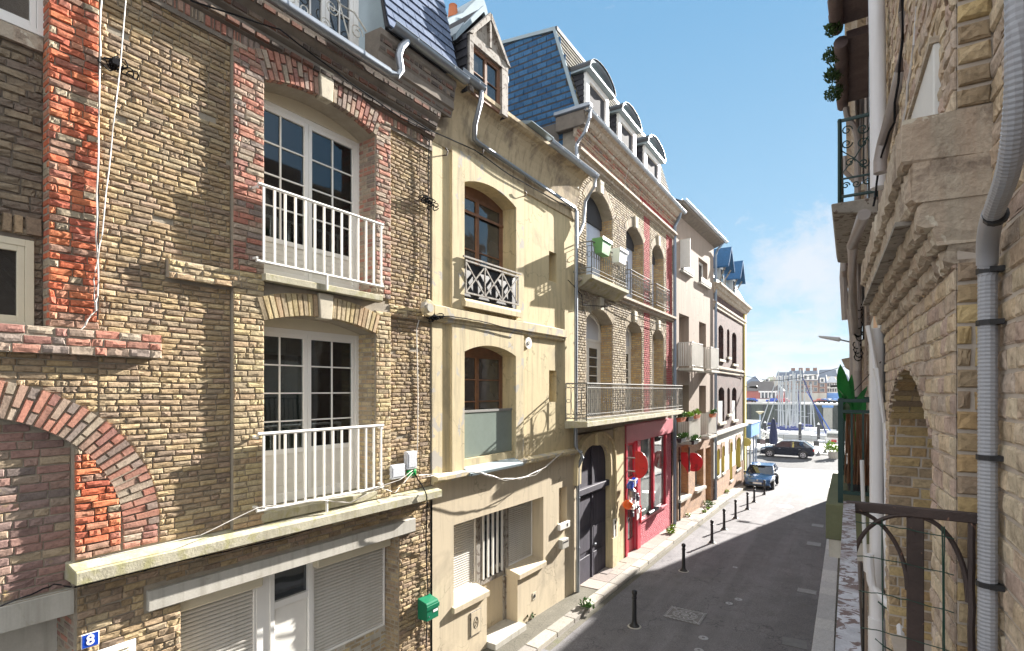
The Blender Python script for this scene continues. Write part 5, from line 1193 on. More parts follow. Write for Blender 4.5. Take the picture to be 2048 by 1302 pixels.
for o in D3:
    casement(hD, FD, o.a, o.b, -.25, o.z0, o.zs, rows=1, cols=1, leaves=2, fw=.06, lw=.06, name='window')
    MB(FD).box(o.a-.08, o.b+.1, -.2, .16, o.z0-.12, o.z0-.02).build('window_sill', 'concrete', hD)
    mb = MB(FD); mb.box(o.a-.05, o.b+.1, .14, .18, o.z0-.02, o.z0+.22); mb.build('guard_board', 'whitepaint', hD)
mb = MB(FD); mb.box(D3[0].a-.03, D3[0].a-.0, 0, .45, 11.3, 12.6); mb.build('open_shutter', 'whitepaint', hD, label='white shutter leaf standing open')
for o in D2+D1:
    casement(hD, FD, o.a, o.b, -.85, o.z0, o.zs, rows=2, cols=1, leaves=2, fw=.06, lw=.06, name='loggia_door')
    pn = .62 if o in D2 else .5
    sl = MB(FD).box(o.a-.18, o.b+.12, -.85, pn+.04, o.z0-.12, o.z0).build('balcony_slab', 'concrete', hD, bevel=.01)
    mb = MB(FD); zt_ = o.z0+1.15; A, B_ = o.a-.12, o.b+.06
    mb.tube([(A, 0, zt_), (A, pn, zt_), (B_, pn, zt_), (B_, 0, zt_)], .025, 6); mb.tube([(A, 0, o.z0+.1), (A, pn, o.z0+.1), (B_, pn, o.z0+.1), (B_, 0, o.z0+.1)], .02, 6)
    k = 14
    for i in range(k+1): x = A+(B_-A)*i/k; mb.box(x-.03, x+.03, pn-.008, pn+.008, o.z0+.1, zt_)
    for i in range(6): y = pn*i/6; mb.box(A-.008, A+.008, y, y+.06, o.z0+.1, zt_); mb.box(B_-.008, B_+.008, y, y+.06, o.z0+.1, zt_)
    mb.build('railing', 'shutter', sl)
for o in D0[:2]:
    casement(hD, FD, o.a, o.b, -.36, o.z0, o.zs, rows=1, cols=1, leaves=2, fw=.07, lw=.06, name='ground_window', mt='greywood')
    MB(FD).extr([(-.3, o.z0-.1), (.14, o.z0-.12), (.14, o.z0), (-.3, o.z0+.04)], o.a-.08, o.b+.08).build('window_sill', 'concrete', hD)
MB(FD).box(5.6, 6.75, -.42, -.36, -.6, 2.6).build('front_door', 'wood', hD)
mb = MB(FD); mb.hexa([(-.1, -.1, 13.62), (dw+.3, -.1, 13.62), (dw+.3, .50, 13.82), (-.1, .50, 13.82), (-.1, -.1, 13.95), (dw+.3, -.1, 13.95), (dw+.3, .55, 13.96), (-.1, .55, 13.96)]); mb.build('eave', 'mortar_d', hD)
mb = MB(FD); gutter(mb, -.1, dw+.6, .55, 13.98, .09); mb.build('gutter', 'zinc', hD)
MB(FD).hexa([(0, -5, 13.8), (dw, -5, 13.8), (dw, .45, 13.96), (0, .45, 13.96), (0, -5, 15.6), (dw, -5, 15.6), (dw, -2.4, 15.5), (0, -2.4, 15.5)]).build('roof', 'slatedark', hD)
MB(FD).box(0.0, dw, -8, -.95, -.7, 13.8).build('house_body', 'cavity', hD)
tag(MB(FD).tube([(7.5, .5, 13.9), (7.42, .2, 13.5), (7.38, .1, 13.2), (7.38, .1, -.5)], .07, 8).build('downpipe', 'castblue', None, smooth=True), 'dark blue-grey downpipe at the far corner of the pinkish house', 'downpipe')
# flower boxes on the lower balconies
def leafclump(mb, c, r, n_, s_=.07, sq=.8):
    for k in range(n_):
        th_, ph_ = R.random()*2*pi, math.acos(2*R.random()-1); q = r*(R.random()**.4)
        p = Vector((c[0]+q*sin(ph_)*cos(th_), c[1]+q*sin(ph_)*sin(th_), c[2]+q*cos(ph_)*sq))
        d = Vector((R.random()-.5, R.random()-.5, R.random()-.1)).normalized(); e = d.cross(Vector((R.random(), R.random(), R.random()))).normalized(); s = s_*(.6+R.random()*.8)
        i = len(mb.v); mb.v += [p, p+d*s*.5+e*s*.32, p+d*s*1.1, p+d*s*.5-e*s*.32]; mb.f.append([i, i+1, i+2, i+3])
    return mb
for i, (x, y, nn, lb) in enumerate(((1362, 837, .58, 'terracotta flower box at the near end of the lower pink balcony rail'), (1377, 836, .58, 'green plant trough in the middle of the lower pink balcony rail'), (1392, 831, .5, 'small bright plant pot between the two lower pink balconies'), (1425, 829, .58, 'terracotta flower box at the far end of the lower pink balcony rail'), (1363, 878, .5, 'dark flower box hanging at the floor of the lower pink balcony'), (1388, 882, .55, 'small hanging plant under the far corner of the lower pink balcony'))):
    a, z = FD.px(x, y, nn); t = thing('flower_box', FD.W(a, nn, z-.1), lb, 'flower box')
    MB(FD).hexa([(a-.34, nn-.06, z-.14), (a+.34, nn-.06, z-.14), (a+.34, nn+.08, z-.14), (a-.34, nn+.08, z-.14), (a-.4, nn-.1, z+.04), (a+.4, nn-.1, z+.04), (a+.4, nn+.12, z+.04), (a-.4, nn+.12, z+.04)]).build('box', 'terra' if i in (0, 3, 2) else 'iron', t)
    mb = MB(); w0 = FD.W(a, nn, z+.12)
    for k in range(4): p = FD.W(a-.3+.2*k, nn+.03, z+.12); leafclump(mb, p, .16, 38, .10)
    mb.build('foliage', 'leafbright' if i in (2, 1) else 'leaf', t)

# ================================================================ house E (red-brown brick at the corner)
hE = thing('corner_brick_house', FE.W(5, 0, -.7), 'dark red-brown brick house at the street corner with white ground floor and gabled dormers', 'house')
ew = 10.3
E2 = [Op(1.33, 2.76, 7.5, 9.3, .22), Op(3.82, 4.62, 7.75, 9.35, .15), Op(5.46, 7.05, 7.4, 9.25, .22)]; E1 = [Op(1.33, 3.0, 3.8, 5.65, .22), Op(3.9, 4.75, 4.2, 5.7, .15), Op(5.46, 7.05, 3.75, 5.65, .22)]
E0 = [Op(.66, 1.47, .8, 2.2, .15), Op(2.05, 2.85, .8, 2.25, .15), Op(4.5, 5.3, 0, 2.25, .15), Op(6.7, 8.35, .38, 2.3, .2)]
wl = MB(FE); wallsheet(wl, 0, ew, 3.1, 11.6, 0, E2+E1, 8); 
for o in E2+E1: reveals(wl, o, 0, .35, 8)
wl.build('wall', 'ebrick', hE)
gw = MB(FE); wallsheet(gw, 0, ew, .75, 3.1, .02, E0, 8); gw.build('white_ground_floor', 'ewhite', hE)
rv_ = MB(FE); gw = MB(FE); wallsheet(gw, 0, ew, -1.3, .75, .05, E0, 8); 
for o in E0:
    reveals(rv_, o, .04, .4, 8); gw.box(o.a-.14, o.a, .01, .06, o.zs-.5, o.zs+.3); gw.box(o.b, o.b+.14, .01, .06, o.zs-.5, o.zs+.3)
    for k in range(8):
        x, y = o.a+o.w*k/8, o.a+o.w*(k+1)/8; gw.prism([(x, o.top(x)+.002), (y, o.top(y)+.002), (y, o.zs+o.rise+.22), (x, o.zs+o.rise+.22)], .01, .06)
gw.build('brick_plinth', 'dbrick', hE); rv_.build('window_reveal', 'eyellow', hE)
for o in E0: MB(FE).box(o.a, o.b, -.4, -.36, o.z0, o.zs+.3).build('window', 'glass', hE); MB(FE).box(o.a+.01, o.b-.25, -.34, -.30, o.z0, o.zs+.1).build('window_shutter', 'ewhite', hE); MB(FE).box(o.a-.1, o.b+.1, -.3, .12, o.z0-.12, o.z0).build('window_sill', 'concrete', hE)
for o in E2+E1:
    MB(FE).box(o.a, o.b, -.36, -.34, o.z0, o.zs+.3).build('window', 'glass', hE)
    MB(FE).box(o.a-.12, o.b+.12, -.2, .12, o.z0-.14, o.z0).build('window_sill', 'stone', hE)
for o in (E1[0], E1[2]): MB(FE).box(o.a+.02, o.b-.05, -.10, -.07, o.z0, o.z0+1.25).build('window_screen', 'white', hE)
mb = MB(FE); mb.extr([(0, 3.02), (.12, 3.05), (.12, 3.14), (.22, 3.17), (.22, 3.27), (0, 3.34)], -.02, ew+.1); mb.build('ground_cornice', 'concrete', hE)
mb = MB(FE); mb.extr([(0, 6.9), (.08, 6.93), (.08, 7.05), (0, 7.08)], 0, ew); mb.extr([(0, 6.66), (.05, 6.68), (.05, 6.76), (0, 6.78)], 0, ew)
mb.extr([(0, 10.3), (.08, 10.33), (.08, 10.5), (.14, 10.52), (.14, 10.64), (0, 10.7)], -.02, ew+.1); mb.extr([(0, 11.1), (.10, 11.14), (.14, 11.3), (.24, 11.34), (.30, 11.5), (.42, 11.54), (.42, 11.66), (0, 11.72)], -.02, ew+.45)
mb.build('cornice', 'cornstone', hE)
mb = MB(FE); mb.box(ew-.55, ew+.05, -.1, .10, -1.0, 11.1); mb.build('corner_pilaster', 'eyellow', hE)
MB(FE).box(0.0, ew-.02, -8, -.42, -1.3, 11.6).box(ew-.5, ew-.01, -8, -.05, -1.3, 11.6).build('house_body', 'ebrick', hE)
MB(FE).hexa([(0, -8, 11.6), (ew, -8, 11.6), (ew, .2, 11.66), (0, .2, 11.66), (0, -8, 14.2), (ew, -8, 14.2), (ew, -1.0, 14.0), (0, -1.0, 14.0)]).build('roof', 'zincflat', hE)
for a in (2.3, 6.2):
    d = MB(FE).box(a-.6, a+.6, -1.2, .0, 11.6, 13.0).build('dormer', 'rwhite', hE)
    mb = MB(FE)
    for sg in (-1, 1): mb.hexa([(a+sg*.95, -1.5, 12.75), (a, -1.5, 14.0), (a, .55, 14.0), (a+sg*.95, .55, 12.75), (a+sg*.95, -1.5, 12.85), (a, -1.5, 14.12), (a, .55, 14.12), (a+sg*.95, .55, 12.85)])
    mb.build('dormer_roof', 'slate', d)
    mb = MB(FE)
    for sg in (-1, 1): mb.tube([(a+sg*.62, .02, 11.7), (a+sg*.62, .08, 12.4), (a+sg*.75, .35, 12.9)], .05, 5); mb.tube([(a+sg*.62, .03, 12.95), (a, .03, 13.7)], .05, 5)
    mb.build('timber_bracket', 'greywood', d)
    MB(FE).box(a-.4, a+.4, .0, .02, 11.75, 12.8).build('dormer_window', 'glass', d)
cable('cable', FE, pxl(FE, [(1430, 737, .14), (1450, 742, .14), (1470, 745, .14), (1490, 750, .14)], .14), .03, 'black cable along the brick house string course', 'cable')
# blue awning cafe past the corner
cf = thing('cafe_awning', (-5.4, 43.5, 2.2), 'blue shop awning box projecting past the street corner', 'awning')
MB().box(-7.6, -6.02, 41.4, 45.5, 2.25, 3.25).build('awning_box', 'ebluegloss', cf, bevel=.03); MB().box(-7.62, -5.95, 41.35, 45.6, 3.25, 3.31).build('awning_top', 'white', cf)
MB().box(-6.2, -6.1, 41.7, 41.85, -.95, 2.25).box(-6.2, -6.1, 43.4, 43.5, -.95, 2.25).box(-6.3, -6.2, 45.3, 45.4, -.95, 2.25).build('post', 'castblue', cf)
rs = thing('round_sign', (-5.6, 41.3, 1.2), 'round yellow-brown disc sign on a thin pole by the blue awning', 'sign')
fz = Fr((-6.15, 40.3), (1, 0), (0, -1)); MB(fz).disc((0, 0, 2.0), .30, .04, 20).build('disc', 'eyellow', rs); MB(fz).tube([(0, -.03, -.95), (0, -.03, 2.0)], .03, 6).build('pole', 'iron', rs)
# ================================================================ ground
def asphalt(name, col, var=.12, damp=None, sp=.5, rough=.85):
    m, g, p, co = mk(name)
    n1 = g.noise(co, .35, 6, .6, .4); n2 = g.noise(co, 38, 4, .75); n3 = g.noise(co, 90, 2, .6); n4 = g.noise(co, 2.2, 5, .65)
    c = g.ramp(n1, [(.3, sc3(col, 1-var)), (.55, col), (.75, sc3(col, 1+var))])
    c = g.mix(1.0, c, g.ramp(n2, [(.3, 1-sp), (.5, 1.0), (.72, 1+sp)]), 'MULTIPLY')
    c = g.mix(g.ramp(n3, [(.62, 0.0), (.70, .55)]), c, sc3(col, 2.0)); c = g.mix(g.ramp(n3, [(.30, .5), (.38, 0.0)]), c, sc3(col, .45))
    c = g.mix(1.0, c, g.ramp(n4, [(.3, .86), (.6, 1.05)]), 'MULTIPLY')
    if damp:
        n5 = g.noise(co, .8, 6, .7, .5); c = g.mix(g.ramp(n5, [(.6, 0.0), (.72, .6)]), c, damp)
    n7 = g.noise(g.mapping(co, (.9, .16, 1)), 1.6, 3, .5); c = g.mix(g.ramp(n7, [(.46, 0.0), (.475, .22), (1, .22)]), c, sc3(col, .62)); n8 = g.noise(g.mapping(co, (1.4, .07, 1)), 1.0, 4, .6); c = g.mix(g.ramp(n8, [(.5, 0.0), (.7, .35)]), c, sc3(col, 1.5))
    vo = g.n('ShaderNodeTexVoronoi', feature='DISTANCE_TO_EDGE'); vo.inputs['Scale'].default_value = .33; 
    wv = g.n('ShaderNodeVectorMath', operation='ADD'); g.l(co, wv.inputs[0]); nn = g.n('ShaderNodeTexNoise'); nn.inputs['Scale'].default_value = 2.5; g.l(co, nn.inputs['Vector']); g.l(nn.outputs['Color'], wv.inputs[1]); g.l(wv.outputs[0], vo.inputs['Vector'])
    c = g.mix(g.ramp(vo.outputs[0], [(0.0, .6), (.006, .0)]), c, sc3(col, .35))
    g.l(c, p.inputs['Base Color']); p.inputs['Roughness'].default_value = rough; p.inputs['Specular IOR Level'].default_value = .08
    bump(g, p, g.mix(.5, n2, n3), .7, .006); return m
M['asphalt'] = asphalt('street_asphalt', (.188, .182, .188), damp=(.11, .11, .09))
M['asphalt2'] = asphalt('quay_asphalt', (.10, .10, .103), .08)
M['gravelly'] = asphalt('worn_pavement', (.15, .14, .115), .2, damp=(.12, .13, .06))
M['concpale'] = mat('pale_road_concrete', (.62, .60, .56), .9, .06, .8, 50, .002, .3)
M['kerb'] = brickmat('kerb_stone', [(.29,.27,.235),(.35,.32,.28),(.26,.24,.215),(.32,.30,.27),(.36,.33,.28)], var=.1, b=.4, bs=30)
M['flag'] = brickmat('pink_grey_flagstone', [(.30,.245,.22),(.27,.23,.20),(.33,.28,.25),(.29,.25,.22),(.25,.21,.19)], var=.1, b=.4, bs=30, lich=((.30,.30,.14), .64))
M['kerbpale'] = brickmat('pale_kerb_slab', [(.52,.52,.53),(.47,.47,.48),(.56,.56,.56)], var=.08, b=.3)
M['iron_cover'] = mat('cast_iron', (.16,.155,.15), .6, .2, 6, 60, .002, .4)
M['stud'] = mat('steel_stud', (.36,.36,.37), .5, .2, 20, 60, metal=.4)
M['greycover'] = mat('grey_cover', (.27,.27,.27), .7, .2, 8, 60)
Ys = [-6, 0, 5, 10, 12, 14, 17, 20, 23, 27, 31, 36, 41, 46, 52, 58, 63.5]
def strip_ground(name, x0, x1, dz, mt, ys, kind='structure', x0b=None, th=0):
    mb = MB()
    for a, b in zip(ys, ys[1:]): mb.quad((x0, a, zg(a)+dz), (x1, a, zg(a)+dz), (x1, b, zg(b)+dz), (x0, b, zg(b)+dz))
    return tag(mb.build(name, mt, None), kind=kind)
strip_ground('road', -7.0, 1.5, 0, 'asphalt', [y for y in Ys if y <= 41])
strip_ground('quay_road', -160, 120, -.004, 'asphalt2', [40.9, 46, 52, 58, 63.6])
mb = MB(); mb.quad((-160, 62.6, -.85), (120, 62.6, -.85), (120, 74, -.85), (-160, 74, -.85)); mb.quad((-160, 62.6, -.97), (120, 62.6, -.97), (120, 62.6, -.85), (-160, 62.6, -.85)); tag(mb.build('quay_pavement', 'concpale', None), kind='structure')
mb = MB(); k = 8
mb.quad((-5.6, 41.05, zg(41)+.006), (1.0, 41.3, zg(41.3)+.006), (1.0, 51.2, -.96), (-5.6, 50.0, -.96)); tag(mb.build('raised_crossing', 'concpale', None), kind='structure')
# ground base to the horizon
def sheet(name, x0, x1, y0, y1, z, mt): return tag(MB().quad((x0, y0, z), (x1, y0, z), (x1, y1, z), (x0, y1, z)).build(name, mt, None), kind='structure')
sheet('ground', -900, 900, -600, 40.9, -1.4, 'asphalt2')
# left pavement with kerb stones
KX = -5.72
pv = MB()
ys = [-6, 0, 4, 8, 10.5, 13.6, 18, 23.3, 27, 30.6, 36, 41]
for a, b in zip(ys, ys[1:]): pv.quad((-7.6, a, zg(a)+.085), (KX-.22, a, zg(a)+.085), (KX-.22, b, zg(b)+.085), (-7.6, b, zg(b)+.085))
tag(pv.build('left_pavement', 'gravelly', None), kind='structure')
mb = MB(); y = 14.0
while y < 40.5:
    n_ = 0; x = -7.3
    l = .55+R.random()*.35
    while x < KX-.40:
        w_ = .45+R.random()*.35; x1 = min(x+w_, KX-.34)
        if KX-.34-x1 < .2: x1 = KX-.34
        z = .098+R.random()*.006; yo = (R.random()-.5)*.06
        mb.hexa([(x+.006, y+yo, zg(y)+z-.04), (x1-.006, y+yo, zg(y)+z-.04), (x1-.006, y+l-.012+yo, zg(y+l)+z-.04), (x+.006, y+l-.012+yo, zg(y+l)+z-.04), (x+.006, y+yo, zg(y)+z), (x1-.006, y+yo, zg(y)+z), (x1-.006, y+l-.012+yo, zg(y+l)+z), (x+.006, y+l-.012+yo, zg(y+l)+z)])
        x = x1
    y += l
tag(mb.build('flagstones', 'flag', None), kind='structure')
mb = MB(); y = 2.0
while y < 41:
    l = .85+R.random()*.25; j = (R.random()-.5)*.015; z = .12+R.random()*.008
    mb.hexa([(KX-.32+j, y+.006, zg(y)-.1), (KX+j, y+.006, zg(y)-.1), (KX+j, y+l-.006, zg(y+l)-.1), (KX-.32+j, y+l-.006, zg(y+l)-.1), (KX-.32+j, y+.006, zg(y)+z), (KX-.015+j, y+.006, zg(y)+z-.01), (KX-.015+j, y+l-.006, zg(y+l)+z-.01), (KX-.32+j, y+l-.006, zg(y+l)+z)])
    y += l
tag(mb.build('left_kerb', 'kerb', None, bevel=.012), kind='structure')
mb = MB()
for a, b in zip(ys[2:], ys[3:]): mb.quad((KX, a, zg(a)+.004), (KX+.16, a, zg(a)+.004), (KX+.16, b, zg(b)+.004), (KX, b, zg(b)+.004))
tag(mb.build('gutter_line', 'gravelly', None), kind='structure')
# right kerb slabs
mb = MB(); y = 1.0
while y < 41:
    l = .62+R.random()*.12; x0 = -.72-.006*(y-13); z = .10
    mb.hexa([(x0, y+.006, zg(y)-.1), (x0+.42, y+.006, zg(y)-.1), (x0+.42, y+l-.006, zg(y+l)-.1), (x0, y+l-.006, zg(y+l)-.1), (x0+.01, y+.006, zg(y)+z), (x0+.42, y+.006, zg(y)+z), (x0+.42, y+l-.006, zg(y+l)+z), (x0+.01, y+l-.006, zg(y+l)+z)])
    y += l
tag(mb.build('right_kerb', 'kerbpale', None, bevel=.01), kind='structure')
mb = MB()
for a, b in zip(ys, ys[1:]): mb.quad((-.45, a, zg(a)+.07), (.6, a, zg(a)+.07), (.6, b, zg(b)+.07), (-.45, b, zg(b)+.07))
tag(mb.build('right_pavement', 'gravelly', None), kind='structure')
# bollards
B0 = [(-4.44, 12.44), (-4.55, 17.38), (-4.53, 21.45), (-4.57, 24.02), (-4.56, 26.66), (-4.44, 29.32), (-4.47, 31.79), (-4.37, 35.13)]
BL = ['nearest black iron bollard, at the bottom beside the square manhole', 'second black bollard, standing at the edge of the building shadow', 'third black bollard counted from the viewer', 'fourth black bollard counted from the viewer', 'fifth black bollard, right of the weeds on the pavement', 'sixth black bollard, third from the parked blue car', 'second black bollard from the parked blue car', 'farthest black bollard, in front of the parked blue car']
def bollard(x, y):
    t = thing('bollard', (x, y, zg(y)), '', 'bollard', 'iron bollards along the left kerb')
    MB().lathe((x, y, zg(y)+.0), [(.13, 0), (.125, .03), (.085, .06), (.062, .10), (.055, .16), (.050, .68), (.062, .69), (.062, .72), (.050, .73), (.048, .78), (.064, .80), (.068, .84), (.055, .885), (.02, .90)], 14).build('shaft', 'iron', t, smooth=True)
    MB().lathe((x, y, zg(y)+.001), [(.17, 0), (.16, .012)], 16).build('footing', 'concrete', t)
    return t
b_ = bollard(*B0[0]); b_['label'] = BL[0]
for (x, y), lb in zip(B0[1:], BL[1:]):
    c = copy_tree(b_); c.location = (x, y, zg(y)); c['label'] = lb
wb = thing('bollard', (-4.9, 42.2, zg(42.2)), 'short dark bollard with white bands behind the roof of the blue car', 'bollard'); MB().lathe((-4.9, 42.2, zg(42.2)), [(.06, 0), (.06, .7)], 12).build('shaft', 'iron', wb); MB().lathe((-4.9, 42.2, zg(42.2)+.7), [(.062, 0), (.062, .12)], 12).lathe((-4.9, 42.2, zg(42.2)+.9), [(.062, 0), (.05, .1)], 12).build('white_band', 'plateWhite', wb)
# manholes, hatches, studs
def flat(y): return zg(y)+.006
def cover(name, pts, mt, label, cat='manhole cover', pattern=None, group=None):
    c = Vector((sum(p[0] for p in pts)/4, sum(p[1] for p in pts)/4, 0)); t = thing(name, (c.x, c.y, flat(c.y)), label, cat, group)
    mb = MB(); P = [(p[0], p[1]) for p in pts]; k = [mb.P(p[0], p[1], flat(p[1])) for p in P]; k2 = [mb.P(p[0], p[1], flat(p[1])+.008) for p in P]; mb.f.append(k2)
    for i in range(4): mb.f.append([k[i], k[(i+1) % 4], k2[(i+1) % 4], k2[i]])
    mb.build('plate', mt, t); return t, c, P
t, c, P = cover('manhole_cover', [(-4.02, 13.39), (-4.05, 14.19), (-3.11, 14.23), (-3.12, 13.36)], 'iron_cover', 'square cast-iron manhole cover with round star pattern beside the nearest bollard')
mb = MB(); z = flat(13.8)+.009
slope = (zg(14.2)-zg(13.4))/.8
def LB(mb, x0, y0, x1, y1, w_=.012, h=.008):
    d = Vector((x1-x0, y1-y0, 0)); d.normalize(); q = Vector((-d.y, d.x, 0))*w_/2; a, b = Vector((x0, y0, 0)), Vector((x1, y1, 0)); V = []
    for e in (a-q, b-q, b+q, a+q): V.append((e.x, e.y, flat(e.y)+.007))
    for e in (a-q, b-q, b+q, a+q): V.append((e.x, e.y, flat(e.y)+.008+h))
    mb.hexa(V)
cx_, cy_ = c.x, c.y
for r_ in (.30, .27, .16, .09):
    for k in range(32): a = 2*pi*k/32; b = 2*pi*(k+1)/32; LB(mb, cx_+r_*cos(a), cy_+r_*sin(a)*.92, cx_+r_*cos(b), cy_+r_*sin(b)*.92, .014)
for k in range(12): a = 2*pi*k/12; LB(mb, cx_+.17*cos(a), cy_+.16*sin(a), cx_+.26*cos(a+.15), cy_+.24*sin(a+.15), .03); LB(mb, cx_+.02*cos(a), cy_+.02*sin(a), cx_+.085*cos(a), cy_+.08*sin(a), .016)
for sx in (-1, 1):
    for sy in (-1, 1):
        for q in (.0, .05, .10): LB(mb, cx_+sx*(.25+q*.3), cy_+sy*(.20+q), cx_+sx*(.43), cy_+sy*(.36), .016)
for q in (-1, 1):
    for k in range(9): u = -.4+.1*k; LB(mb, cx_+u, cy_+q*.37, cx_+u+.06, cy_+q*.40, .02); LB(mb, cx_+q*.42, cy_+u*.9, cx_+q*.45, cy_+u*.9+.05, .02)
    LB(mb, cx_-.45, cy_+q*.345, cx_+.45, cy_+q*.345, .012); LB(mb, cx_+q*.40, cy_-.38, cx_+q*.40, cy_+.38, .012)
mb.build('relief', 'stud', t)
for pts, mt, lb in (([(-1.30, 17.38), (-1.30, 17.75), (-.82, 17.75), (-.82, 17.38)], 'greycover', 'pale rectangular cover near the right kerb, middle distance'), ([(-1.3, 13.4), (-1.34, 13.85), (-.84, 13.9), (-.80, 13.42)], 'iron_cover', 'chequered metal cover at the bottom edge near the right kerb'), ([(-1.42, 23.3), (-1.42, 23.9), (-.95, 23.9), (-.95, 23.3)], 'greycover', 'small pale cover by the right kerb farther down the street'), ([(-1.45, 27.0), (-1.45, 27.6), (-1.0, 27.6), (-1.0, 27.0)], 'greycover', 'farther small pale cover by the right kerb'), ([(-3.15, 43.5), (-3.15, 44.3), (-2.0, 44.3), (-2.0, 43.5)], 'iron_cover', 'dark slotted grate in the pale road crossing'), ([(-6.9, 15.35), (-6.9, 15.9), (-6.35, 15.9), (-6.35, 15.35)], 'pipebrown', 'rusty square hatch in the pink pavement by the portal')):
    if pts[0][0] < -6: pts = pts
    t, c, P = cover('cover_plate', pts, mt, lb, 'access cover')
    if pts[0][0] < -6: t.location.z += .105
for x, y, r_, lb in ((-3.22, 18.73, .10, 'small round steel stud in the shaded road, farthest of the middle group'), (-2.62, 15.76, .13, 'round steel road stud, right one of the close pair'), (-2.78, 15.30, .12, 'round steel road stud, left one of the close pair'), (-2.88, 12.74, .14, 'round steel valve cap near the bottom edge'), (-2.82, 12.05, .13, 'round steel valve cap nearest the bottom edge')):
    t = thing('road_stud', (x, y, flat(y)), lb, 'road stud'); r_ *= .8; MB().lathe((x, y, flat(y)-.002), [(r_, 0), (r_*.95, .008), (r_*.5, .009)], 18).build('cap', 'stud', t); MB().lathe((x, y, flat(y)+.006), [(r_*.35, 0), (r_*.3, .006)], 10).build('centre', 'iron_cover', t)
t = thing('manhole_cover', (-2.94, 31.43, flat(31.4)), 'bright round manhole cover in the sunlit road', 'manhole cover'); MB().lathe((-2.94, 31.43, flat(31.43)-.012), [(.42, 0), (.40, .022), (.2, .024)], 24).build('plate', 'stud', t)
# weeds
def weed(x, y, z, r, n_, lb, mt='leaf', s=.09):
    mb = MB(); leafclump(mb, (x, y, z+r*.4), r, n_, s, .6); tag(mb.build('weed', mt, None), lb, 'weed', 'weeds in the pavement joints')
for x, y, r_, n_, lb, mt in ((-6.15, 28.4, .30, 160, 'largest green weed clump on the pavement by the pink house', 'leaf'), (-6.2, 21.6, .18, 90, 'weeds at the foot of the red shop wall, left clump', 'leafbright'), (-6.35, 22.5, .14, 60, 'weeds at the foot of the red shop wall, right clump', 'leafbright'), (-6.0, 26.6, .12, 50, 'small weed on the kerb, nearest of the row', 'leafbright'), (-6.0, 27.5, .10, 40, 'small weed on the kerb, second of the row', 'leafbright'), (-6.4, 25.3, .12, 50, 'weed at the base of the sign post', 'leafbright'), (-5.78, 12.6, .20, 120, 'green weeds at the kerb joint near the stucco house', 'leaf'), (-6.72, 11.2, .16, 80, 'dry reddish weeds against the cream wall', 'moss'), (-6.3, 33.6, .2, 80, 'weeds along the white ground floor wall', 'leafbright')):
    weed(x, y, zg(y)+.1, r_, n_, lb, mt)
tag(MB().tube([(-6.55, 21.5, zg(21.5)+.1), (-6.55, 21.5, .2)], .01, 4).build('weed_stalk', 'moss', None), 'thin dry weed stalk at the shop wall', 'weed') if 0 else None
# ================================================================ right side: our own building
r1 = thing('stone_brick_building', FR.W(1.5, 0, 0), 'buff brick building with heavy stone balcony slab and arched recess, closest on the right', 'building')
AO = Op(.55, 2.75, 3.6, 5.46, .40)
wl = MB(FR); wallsheet(wl, 0, 3.12, -.3, 12.8, 0, [AO], 14); reveals(wl, AO, 0, .75, 14)
wl.box(-2.6, 0, -.6, -.118, -.3, 12.8); wl.box(-.0, .02, -.6, -.004, -.3, 12.8); wl.box(3.10, 3.12, -.8, 0, -.3, 12.8)
wl.build('wall', 'mortar_l', r1)
mb = MB(FR); bricks(mb, .0, 3.1, 3.4, 6.3, 0, [AO], fine=1, prot=.012, j=.006, Hc=.088); bricks(mb, .0, 3.1, 6.87, 9.6, 0, [], fine=1, prot=.014, j=.008, Hc=.088)
voussoirs(mb, AO, 0, .016, .075, .02)
mb.build('brick_face', 'rbuff', r1)
pf = Fr(tuple(FR.W(0, 0, 0))[:2], (-FR.n.x, -FR.n.y), (-FR.e.x, -FR.e.y))
mb = MB(pf); bricks(mb, -.004, .118, 3.4, 6.24, 0, [], L=.24, fine=1, prot=.016, j=.005, Hc=.088, m=.016); mb.build('pier_face', 'gold', r1); mb = MB(pf); bricks(mb, -.004, .118, 6.87, 9.6, 0, [], L=.24, fine=1, prot=.02, j=.006, Hc=.088, m=.018); mb.build('pier_face', 'gold', r1)
mb = MB(FR); k_ = 26
for q in range(k_):
    a_0 = -AO.al+2*AO.al*q/k_+.004; a_1 = -AO.al+2*AO.al*(q+1)/k_-.004
    for n0_, n1_ in ((-.74, -.50), (-.49, -.26), (-.25, -.006)) if q % 2 else ((-.74, -.62), (-.61, -.38), (-.37, -.13), (-.12, -.006)):
        ri = AO.R-.010-R.random()*.006; mb.prism([(AO.c+ri*sin(a_0), AO.cz+ri*cos(a_0)), (AO.c+ri*sin(a_1), AO.cz+ri*cos(a_1)), (AO.c+(AO.R+.05)*sin(a_1), AO.cz+(AO.R+.05)*cos(a_1)), (AO.c+(AO.R+.05)*sin(a_0), AO.cz+(AO.R+.05)*cos(a_0))], n0_, n1_)
mb.build('arch_soffit', 'gold', r1)
jf = Fr(tuple(FR.W(AO.b, 0, 0))[:2], (-FR.n.x, -FR.n.y), (-FR.e.x, -FR.e.y))
mb = MB(jf); bricks(mb, -.01, .74, 3.4, 5.74, 0, [], L=.22, fine=1, prot=.008, j=.005, Hc=.086, m=.014); mb.build('arch_jamb', 'gold', r1)
mb = MB(FR); bricks(mb, -2.2, -.0, 3.4, 6.5, -.12, [], L=.24, fine=1, prot=.010, j=.005, Hc=.09, m=.016); bricks(mb, -2.2, -.0, 6.5, 9.6, -.12, [], L=.26, fine=1, prot=.014, j=.008, Hc=.09, m=.016); mb.build('near_brick_face', 'rbuff', r1)
MB(FR).box(-.10, .0, -.14, -.100, 3.4, 6.3).build('mortar_strip', 'mortar_l', r1)
